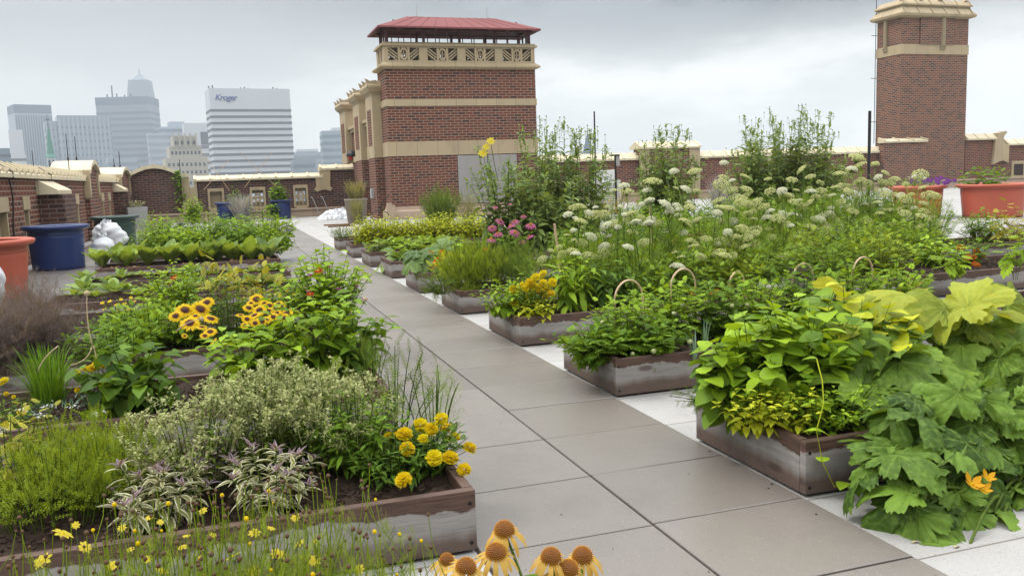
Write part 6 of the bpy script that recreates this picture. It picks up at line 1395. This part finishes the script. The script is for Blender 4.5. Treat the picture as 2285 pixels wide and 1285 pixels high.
flowering('purple_coneflower', 'clump of pink coneflowers with brown cones in front of the tall leafy stems', 'coneflower', foot(1145, 590, 2.8), [dict(n=22, br=.14, tr=.36, h=.66, kind='lance', size=.20, per=7, t0=.1, pitch=(-.4, .5))], LM['mid'], pc, FM['pinkcone'], .088, face=.15)
o = thing('shrub', 'loose feathery green shrub in front of the penthouse wall', 'shrub', foot(985, 480, 20, 0)); gl, gs = G(), G(); r_ = rnd()
for dx_, n, m in ((-.25, 60, .85), (.45, 60, .95), (.1, 40, .5)):
    g2, s2 = G(), G(); grow(gl, gs, r_, n, .3, .85, 1.55*m, 'sprig', .34, 7, t0=.15, pitch=(.5, 1.3), sr=.006)
gs.build('stems', MAT['stem'], o); gl.build('foliage', [LM['rose'], MAT['stem']], o)
bush('grass_shrub', 'wispy brown shrub at the right of the feathery green shrub', 'shrub', foot(1045, 490, 19, 0), [dict(n=40, br=.2, tr=.6, h=1.3, kind='sprig', size=.3, per=5, pitch=(.5, 1.3))], [LM['tan'], MAT['stem']])

# ------------------------------------------------------------------ tall leafy stems before the back right parapet
def tall(label, px, Y, ytop, n, tr, lf, buds=True, yfl=(), m='cup'):
    b = aty(px, 500, Y); h = aty(px, ytop, Y)[2]
    o, tips, r_ = bush('cup_plant', label, 'tall perennial', (b[0], Y, SOIL_Z), [dict(n=int(n*1.15), br=.22, tr=tr*1.35, h=h, kind='cupleaf', size=lf, per=38, t0=.08, pitch=(-.45, .85), opp=True, hj=.34, dome=.10, sr=.007, sz=(1.15, .42), bow=.3, jit=.4), dict(n=int(n*1.15), br=.25, tr=tr*1.55, h=h*.72, kind='cupleaf', size=lf, per=22, t0=.1, pitch=(-.5, .5), opp=True, hj=.4, dome=.10, sr=.007, sz=(1.1, .6), jit=.4)], LM[m], 'tall leafy perennials')
    g = G()
    for tp, d in tips:
        for q_ in range(6):
            c = tp+np.array([r_.normal(0, .07), r_.normal(0, .07), r_.uniform(-.16, .07)]); lathe(g, [(.001, -.018), (.02, 0), (.001, .018)], 6, c=c); tube(g, [c-np.array([c[0]*0, 0, .16]), c], .004, 3, cap=False)
    bo = g.build('buds', LM[m], o); bo['kind'] = 'stuff'
    for x, y, k in yfl:
        p = aty(x, y, Y-.1)-np.array(o.location); put_flower('flower', FM['core'], o, p, TOCAM(p)*.7+np.array([0, 0, .5]), .085*k)
        g = G(); tube(g, bez((p[0]*.6, p[1], p[2]-.7), (p[0]*.9, p[1], p[2]-.3), p, 5), .006, 4, cap=False); g.build('flower_stem', MAT['stem'], o)
tall('tall leafy perennial with yellow daisies at its top left, before the penthouse', 1130, 5.2, 330, 9, .45, .26, yfl=((1095, 315, 1), (1085, 328, .9), (1078, 342, 1.1)))
tall('tall leafy perennial second of the group right of the penthouse corner', 1200, 5.6, 285, 10, .40, .26)
tall('tallest leafy perennial in the middle of the group right of the penthouse corner', 1255, 5.8, 268, 10, .38, .26)
tall('tall leafy perennial at the right of the group beside the thin grey pole', 1310, 5.6, 300, 10, .42, .26)
tall('shorter leafy perennial in front of the group right of the penthouse corner', 1215, 4.9, 400, 10, .5, .28)
tall('leafy perennial standing alone before the raised parapet block', 1500, 9.0, 288, 14, .62, .30)
tall('lower leafy perennial left of the lone one before the raised parapet block', 1455, 9.2, 320, 8, .4, .28)
tall('dark leafy perennial at the left of the dense right group, with an orange bud', 1680, 9.0, 262, 13, .5, .30)
tall('tallest dark leafy perennial in the middle of the dense right group', 1755, 9.2, 245, 14, .5, .30)
tall('dark leafy perennial at the right of the dense right group', 1818, 9.0, 258, 12, .45, .30)
tall('leafy perennial filling the gap inside the dense right group', 1720, 9.6, 300, 12, .55, .30)
tall('lower leafy perennial at the right foot of the dense right group', 1845, 9.3, 330, 9, .5, .30)
bush('goldenrod', 'mustard yellow goldenrod patch behind the umbels beside the condenser', 'goldenrod', foot(1375, 470, 9.5), [dict(n=40, br=.3, tr=.75, h=1.0, kind='thyme', size=.2, per=5, t0=.4, pitch=(.3, 1.2))], [petal('goldenrod plume', (.50, .36, .02), (.62, .46, .05), (.7, .5, .05)), MAT['stem']])
blades('lavender', 'bluish lavender haze left of the dense right group of tall perennials', 'lavender', (aty(1610, 420, 18)[0], 18, 0), 220, .3, .6, 1.5, .012, LM['silver'])
rosette('silver_plant', 'small silvery blue rosette under the left umbels', 'succulent', foot(1342, 505, 2.9, .45), 14, .22, 'lance', LM['silver'], (.1, 1.3))

# ------------------------------------------------------------------ cream umbel flowers
U = [(945, 475, 30, 0), (1080, 475, 45, 1), (1270, 420, 28, 0), (1270, 513, 28, 0), (1410, 508, 28, 1), (1320, 540, 25, 0), (1558, 525, 28, 1), (1715, 530, 35, 1), (1775, 465, 35, 1), (1835, 510, 28, 1), (1900, 550, 28, 1), (2140, 385, 50, 1), (2150, 440, 40, 1), (2105, 460, 35, 0), (2030, 490, 35, 1), (2260, 425, 25, 1), (620, 570, 35, 0), (553, 600, 30, 0), (640, 605, 45, 1), (775, 600, 35, 0), (810, 540, 60, 1), (960, 583, 20, 1), (1025, 592, 32, 0), (1100, 607, 25, 1), (1250, 560, 50, 1), (1310, 600, 45, 1), (1420, 592, 45, 1), (1420, 625, 25, 1), (1365, 650, 50, 0), (1235, 665, 40, 0), (785, 668, 38, 0), (890, 690, 42, 0), (965, 700, 35, 0), (915, 745, 32, 0), (1045, 688, 28, 1), (975, 762, 30, 0), (435, 710, 18, 0), (390, 745, 32, 0), (305, 780, 22, 0), (420, 760, 50, 1), (340, 800, 50, 1), (600, 705, 18, 0), (512, 705, 25, 1), (685, 750, 32, 0), (625, 765, 18, 0), (735, 690, 22, 0), (728, 777, 33, 1), (550, 820, 50, 1), (845, 812, 32, 1), (660, 812, 20, 1), (290, 860, 22, 0), (250, 890, 25, 0), (340, 835, 18, 0), (400, 900, 40, 0), (450, 895, 28, 1), (515, 900, 20, 0), (345, 940, 35, 0), (290, 920, 20, 1), (490, 965, 40, 0), (650, 970, 38, 0), (200, 965, 22, 1), (220, 1015, 40, 1), (310, 1013, 32, 0), (85, 1050, 36, 1), (145, 990, 24, 1), (408, 1020, 32, 1), (1072, 980, 27, 0), (960, 1000, 25, 1), (1240, 945, 20, 0), (1295, 870, 32, 0), (1345, 900, 42, 1), (1280, 965, 38, 1), (1325, 945, 30, 0), (1470, 860, 45, 1), (1480, 930, 30, 1), (1332, 800, 30, 0), (1230, 745, 33, 0), (1425, 755, 32, 1), (1365, 740, 22, 1), (1530, 705, 35, 1), (1480, 680, 45, 1), (1570, 735, 30, 0), (1555, 775, 32, 0), (1620, 780, 42, 1), (1468, 785, 25, 0), (1710, 755, 25, 0), (1765, 770, 28, 0), (1865, 785, 25, 0), (1910, 770, 28, 0), (1985, 790, 35, 1), (1705, 830, 25, 0), (1868, 845, 22, 0), (1935, 830, 30, 0), (1565, 850, 28, 1), (1830, 945, 30, 1), (1712, 980, 25, 0), (1660, 1025, 38, 1), (1825, 680, 35, 1), (1745, 680, 45, 1), (1680, 640, 45, 1), (1760, 665, 22, 0), (1650, 600, 32, 0), (1570, 605, 38, 1), (1745, 597, 22, 0), (1830, 580, 20, 1), (1905, 600, 35, 1), (1870, 640, 28, 1), (1945, 638, 32, 1), (2110, 615, 25, 0), (2150, 690, 28, 1), (2190, 690, 22, 0), (2120, 745, 22, 0), (2145, 545, 28, 1), (1960, 745, 25, 0), (2220, 810, 28, 1)]
U = [(1180+x*.3424, 220+y*.3424, s*.3424*1.08, k) for x, y, s, k in U]
U += [(1885+x*.5135, y*.5135, s*.5135, k) for x, y, s, k in ((55, 685, 24, 1), (130, 712, 17, 1), (30, 735, 22, 0), (178, 752, 18, 1), (145, 770, 16, 0), (215, 780, 22, 1), (105, 800, 24, 1), (200, 800, 22, 1), (60, 790, 14, 1), (150, 828, 20, 1), (225, 850, 24, 1), (265, 800, 16, 1), (290, 845, 14, 1), (340, 815, 18, 1), (280, 862, 14, 0), (365, 848, 28, 1), (255, 915, 30, 1), (190, 912, 22, 0), (90, 900, 20, 0), (345, 885, 20, 1), (375, 945, 22, 1), (405, 980, 22, 1), (315, 965, 18, 1), (325, 985, 18, 1), (300, 905, 16, 0), (40, 925, 14, 0), (105, 965, 18, 1), (135, 935, 16, 1), (165, 1022, 16, 1), (150, 1065, 13, 1), (152, 1092, 13, 0), (255, 1130, 14, 1), (40, 1110, 12, 1), (160, 1160, 18, 1), (200, 1100, 12, 1), (420, 1010, 18, 1), (315, 1115, 16, 1), (390, 1055, 16, 1), (15, 830, 18, 1), (-40, 815, 20, 1), (-20, 880, 22, 1), (-60, 905, 18, 0), (-25, 960, 18, 1), (-55, 850, 16, 0))]
r_ = np.random.default_rng(55)
for _ in range(85):
    x = r_.uniform(1500, 2090); y0 = 480-(x-1500)*.19; U.append((x, r_.uniform(y0, y0+130), r_.uniform(9, 17), 1 if r_.random() < .8 else 0))
for _ in range(26):
    U.append((r_.uniform(1250, 1540), r_.uniform(455, 580), r_.uniform(9, 16), 1 if r_.random() < .5 else 0))
UB = [(1215, 600, -1.3), (1290, 600, -1.2), (1340, 590, -.6), (1400, 600, -1.2), (1450, 580, -.5), (1500, 590, -.8), (1580, 590, -.7), (1640, 590, -.7), (1690, 580, -.2), (1740, 580, -.3), (1790, 570, .9), (1840, 570, 1.1), (1890, 570, 1.3), (1930, 560, 1.5), (1980, 560, 1.2), (2030, 570, .9), (2080, 570, .7)]
labs = ['first umbel plant from the left, its cream heads leaning over the lime basil', 'second umbel plant from the left above the grassy herb bed', 'third umbel plant from the left by the left stake', 'fourth umbel plant from the left behind the first hoop', 'fifth umbel plant from the left with big round white heads by the pink stake', 'sixth umbel plant from the left right of the pink stake', 'seventh umbel plant from the left in the thin middle gap', 'eighth umbel plant from the left, below the bluish lavender', 'ninth umbel plant from the left in front of the dense tall perennials', 'tenth umbel plant from the left in front of the dense tall perennials', 'eleventh umbel plant from the left in the densest part', 'twelfth umbel plant from the left in the densest part', 'thirteenth umbel plant from the left, below the black pole', 'fourteenth umbel plant from the left with the highest heads beside the black pole', 'fifteenth umbel plant from the left before the petunia pot', 'sixteenth umbel plant from the left leaning before the petunia pot', 'rightmost umbel plant before the two orange pots']
buckets = {}
for u in U:
    k = min(range(len(UB)), key=lambda i: abs(UB[i][0]-u[0])+.02*abs(u[1]-480)); buckets.setdefault(k, []).append(u)
for k, us in buckets.items():
    bx_, by_, Y = UB[k]; o = thing('umbel_plant', labs[k], 'umbel flower', foot(bx_, by_, Y), 0, 'cream umbel flowers'); r_ = rnd(); gs, gl = G(), G(); B = np.array(o.location)
    for (px, py, s, yl) in us:
        Yu = Y+(520-py)/160*.9+r_.normal(0, .12); p = aty(px, py, Yu)-B; wr = s/FPX*np.linalg.norm(p+B-EYE)*1.2
        nrm = TOCAM(p+B)*r_.uniform(.05, .45)+np.array([r_.normal(0, .25), r_.normal(0, .2), .8])
        put_flower('umbel', FM['umb_g' if yl or r_.random() < .2 else 'umb_c'][int(r_.integers(2))], o, p, nrm, wr*r_.uniform(.74, .96))
        e = p-np.array(nrm)/np.linalg.norm(nrm)*wr*.6; b0 = np.array([r_.normal(0, .07), r_.normal(0, .07), 0])
        c = bez(b0, np.array([b0[0]+.3*e[0], b0[1]+.3*e[1], e[2]*.72]), e, 9); tube(gs, c, .0065, 5, .0045, tint=r_.random(), cap=False)
        n = 9; ii = r_.integers(2, 8, n); D = np.stack([r_.normal(0, 1, n), r_.normal(0, 1, n), r_.uniform(.1, 1.2, n)], 1)
        gl.inst(LEAF['fern'], c[ii], frames(D), r_.uniform(.12, .24, n), r_.random(n))
    grow(gl, gs, r_, 14, .15, .45, .75, 'fern', .24, 7, t0=.15, pitch=(-.1, .9), sr=.004)
    gs.build('stems', MAT['stem'], o, smooth=True); gl.build('foliage', LM['dill'], o)
for i, (a, b, Y) in enumerate((((1452, 445), (1458, 505), 2.2), ((1242, 498), (1252, 545), 1.6))):
    p, q_ = aty(*a, Y), aty(*b, Y); g = G(); box(g, -.016, .016, -.008, .008, SOIL_Z, p[2]); o = g.build('wooden_stake', MAT['bamboo'], bevel=.002); o.location = (q_[0], Y, 0); o.rotation_euler = (0, math.atan2(p[0]-q_[0], p[2]-q_[2])*.5, 0)
    tag(o, ['pale wooden stake among the big round white umbels', 'pale wooden stake at the left below the tall perennials'][i], 'stake', 'wooden stakes')

for i, (px, Y, h) in enumerate(((1560, 1.7, .85), (1640, 1.9, .9), (1720, 1.9, .95), (1800, 2.0, 1.05), (1880, 2.1, 1.12), (1950, 2.0, 1.1), (2010, 1.9, 1.0), (2070, 1.8, .85))):
    bush('dill', 'tall feathery dill inside the umbel mass, %s of the eight from the left' % ordn[i], 'dill', foot(px, 560, Y), [dict(n=20, br=.25, tr=.5, h=h, kind='fern', size=.26, per=9, t0=.15, pitch=(-.2, .9), hj=.4, sr=.004), dict(n=34, br=.25, tr=.5, h=h*.95, kind='lace', size=.15, per=12, t0=.12, pitch=(-.4, .6), hj=.4)], LM['dill'], 'tall dill among the umbels')
for i, (px, Y, h, tr, m, k) in enumerate(((1440, 4.1, .62, .5, 'deep', 'ovate'), (1520, 4.1, .66, .5, 'mid', 'comp'), (1600, 4.1, .55, .45, 'fresh', 'ovate'), (1680, 1.6, .62, .5, 'deep', 'lance'), (1760, 4.2, .70, .5, 'mid', 'comp'), (1850, 4.2, .72, .5, 'deep', 'ovate'), (1930, 1.7, .62, .5, 'mid', 'lance'), (2010, 4.2, .66, .5, 'fresh', 'ovate'), (1560, 1.7, .50, .42, 'reddy', 'ovate'), (1330, 3.0, .55, .45, 'mid', 'ovate'), (1400, 2.9, .55, .45, 'deep', 'comp'), (1270, 2.9, .62, .4, 'mid', 'ovate'), (1300, 6.8, .6, .5, 'mid', 'comp'), (1450, 6.7, .62, .5, 'fresh', 'ovate'), (1560, 6.7, .62, .5, 'mid', 'ovate'), (1230, 4.9, .5, .4, 'fresh', 'comp'), (1650, 6.7, .6, .5, 'mid', 'comp'), (1380, 8.2, .8, .6, 'deep', 'ovate'), (1440, 7.4, .8, .6, 'mid', 'comp'), (1520, 7.6, .8, .65, 'deep', 'ovate'), (1590, 7.6, .75, .6, 'mid', 'comp'), (1650, 8.0, .9, .6, 'fresh', 'comp'), (1720, 7.4, .9, .65, 'mid', 'ovate'), (1790, 7.6, .9, .65, 'deep', 'comp'), (1860, 7.4, .95, .65, 'mid', 'comp'), (1930, 7.6, .9, .65, 'deep', 'ovate'), (1985, 6.6, .8, .6, 'mid', 'comp'))):
    bush('leafy_herb', 'leafy vegetable bush behind the umbel stems, %s from the left' % ['fifth', 'seventh', 'tenth', 'thirteenth', 'fourteenth', 'fifteenth', 'sixteenth and reaching forward', 'rightmost', 'the reddish one ninth', 'third', 'fourth', 'second', 'far back one above the third', 'far back one above the fifth', 'far back one above the eighth', 'first', 'far back one above the twelfth', 'backmost row first', 'backmost row second', 'backmost row third', 'backmost row fourth', 'backmost row fifth', 'backmost row sixth', 'backmost row seventh', 'backmost row eighth', 'backmost row ninth', 'backmost row tenth'][i], 'vegetable plant', foot(px, 540, Y), [dict(n=30, br=.2, tr=tr, h=h, kind=k, size=.15, per=11, t0=.12, pitch=(-.4, .5), dome=.3)], LM[m], 'leafy bushes among the umbels')

# ------------------------------------------------------------------ right side beds and pots
flowering('marigold_plant', 'orange marigold in the bare soil bed at the right', 'marigold', foot(2165, 600, -.75), [dict(n=26, br=.10, tr=.34, h=.40, kind='lace', size=.11, per=8)], LM['mid'], [(2145, 553, -.7), (2180, 560, -.8), (2172, 574, -.85), (2160, 573, -.85), (2182, 592, -.95, .8), (2192, 570, -.8, .8), (2112, 560, -.6, .7), (2104, 568, -.6, .6), (2138, 552, -.7, .7), (2176, 588, -.95), (2150, 562, -.7, .7)], FM['marigo'], .052)
bush('pepper_plant', 'leafy green plant left of the orange marigold on the right', 'pepper plant', foot(2085, 600, -.7), [dict(n=20, br=.12, tr=.42, h=.48, kind='ovate', size=.16, per=8)], LM['fresh'])
bush('amaranth', 'reddish-stemmed bushy plant before the big orange pot at the right', 'bushy plant', foot(2190, 545, 1.5), [dict(n=30, br=.16, tr=.46, h=.62, kind='lance', size=.15, per=10, t0=.4, pitch=(-.2, .8)), dict(n=30, br=.16, tr=.5, h=.34, kind='thyme', size=.16, per=5)], [LM['mid'], LM['reddy']], stemmat=LM['reddy'])
bush('amaranth', 'low dark reddish plant beside the bushy one at the right edge', 'bushy plant', foot(2262, 540, 1.5), [dict(n=26, br=.18, tr=.42, h=.34, kind='thyme', size=.16, per=6)], [LM['reddy'], LM['reddy']])
for i, (px, py, Y, h) in enumerate(((2235, 560, .6, .85), (2275, 540, .7, .8), (2130, 640, -1.9, .55), (2265, 640, -2.2, .75))):
    bush('tomato_plant', ['spindly yellowing tomato stem in front of the big orange pot', 'spindly yellowing tomato at the right edge before the orange pot', 'thin tomato shoots behind the tall yellow squash leaf', 'thin tomato shoots at the right edge above the squash'][i], 'tomato plant', foot(px, py, Y), [dict(n=5, br=.03, tr=.24, h=h, kind='comp5', size=.20, per=6, t0=.4, pitch=(-.6, .4))], LM['yel'] if i < 2 else LM['fresh'], 'spindly tomatoes')
flowering('lily', 'orange lily blooms just left of the tall yellow squash leaf', 'lily', foot(2030, 680, -3.2), [dict(n=10, br=.06, tr=.2, h=.4, kind='lance', size=.2, per=4)], LM['mid'], [(2022, 640, -3.2), (2036, 645, -3.2, .8), (2044, 634, -3.2, .8), (2010, 648, -3.2, .6), (1588, 652, -3.4, .5), (1602, 650, -3.4, .45), (1543, 656, -3.5, .4)], flower_mesh('flower', daisy(6, .3, .1, .16, .05, .05), [PM['orange'], PM['gold']]), .075)
o = flowering('petunia', 'purple petunias spilling over the rim of the half hidden orange pot', 'petunia', (PR2[0]+.2, PR2[1], .80), [dict(n=20, br=.4, tr=.85, h=.34, kind='ovate', size=.13, per=6)], LM['mid'], [], FM['petunia'], .09)
r_ = rnd()
for k in range(34):
    a, rr = r_.uniform(0, 6.28), r_.uniform(.2, .95); put_flower('flower', FM['petunia'], o, (.15+rr*.75*math.cos(a), rr*.7*math.sin(a)-.2, .30-.14*rr+r_.uniform(0, .12)), (r_.normal(0, .4), -.8, .8), .085)
flowering('petunia', 'white flowers at the left of the half hidden orange pot', 'petunia', (PR2[0]-.4, PR2[1]-.2, .82), [dict(n=14, br=.2, tr=.42, h=.46, kind='ovate', size=.12, per=6)], LM['fresh'], [(2040, 392, 9.9), (2050, 396, 9.9), (2030, 396, 9.9), (2062, 398, 9.9, .8), (2055, 388, 9.9, .8)], flower_mesh('flower', daisy(5, .36, .1, .12, .03, .02), [PM['white'], PM['gold']]), .08)
bush('tomato_plant', 'sparse leafy plant growing in the big orange pot at the right edge', 'tomato plant', (PR1[0]-.3, PR1[1], .82), [dict(n=12, br=.4, tr=.85, h=.62, kind='comp', size=.28, per=6, t0=.3)], LM['mid'])
# fallen leaves on the deck
for i, (px, py, mm) in enumerate(((648, 579, 'dry'), (658, 581, 'dry'), (812, 601, 'dry'), (806, 582, 'dry'), (2035, 1210, 'dry'), (2130, 1221, 'dry'), (1845, 1280, 'dry'))):
    g = G(); g.inst(LEAF['lance'], np.zeros((1, 3)), frames([(1, .3*i-1, .05)]), .10 if i < 4 else .06, .5); o = g.build('fallen_leaf', MAT[mm]); o.location = at(px, py, .018 if i < 4 else .006)
    tag(o, ['larger dry leaf lying on the path before the lettuce bed', 'smaller dry leaf lying on the path before the lettuce bed', 'dry leaf lying on the path near the right beds', 'dry leaf at the foot of the seventh right bed', 'curled twig-like leaf on the white deck under the courgette', 'brown leaf on the deck joint under the courgette', 'tiny leaf on the path at the bottom edge'][i], 'fallen leaf', 'fallen leaves')
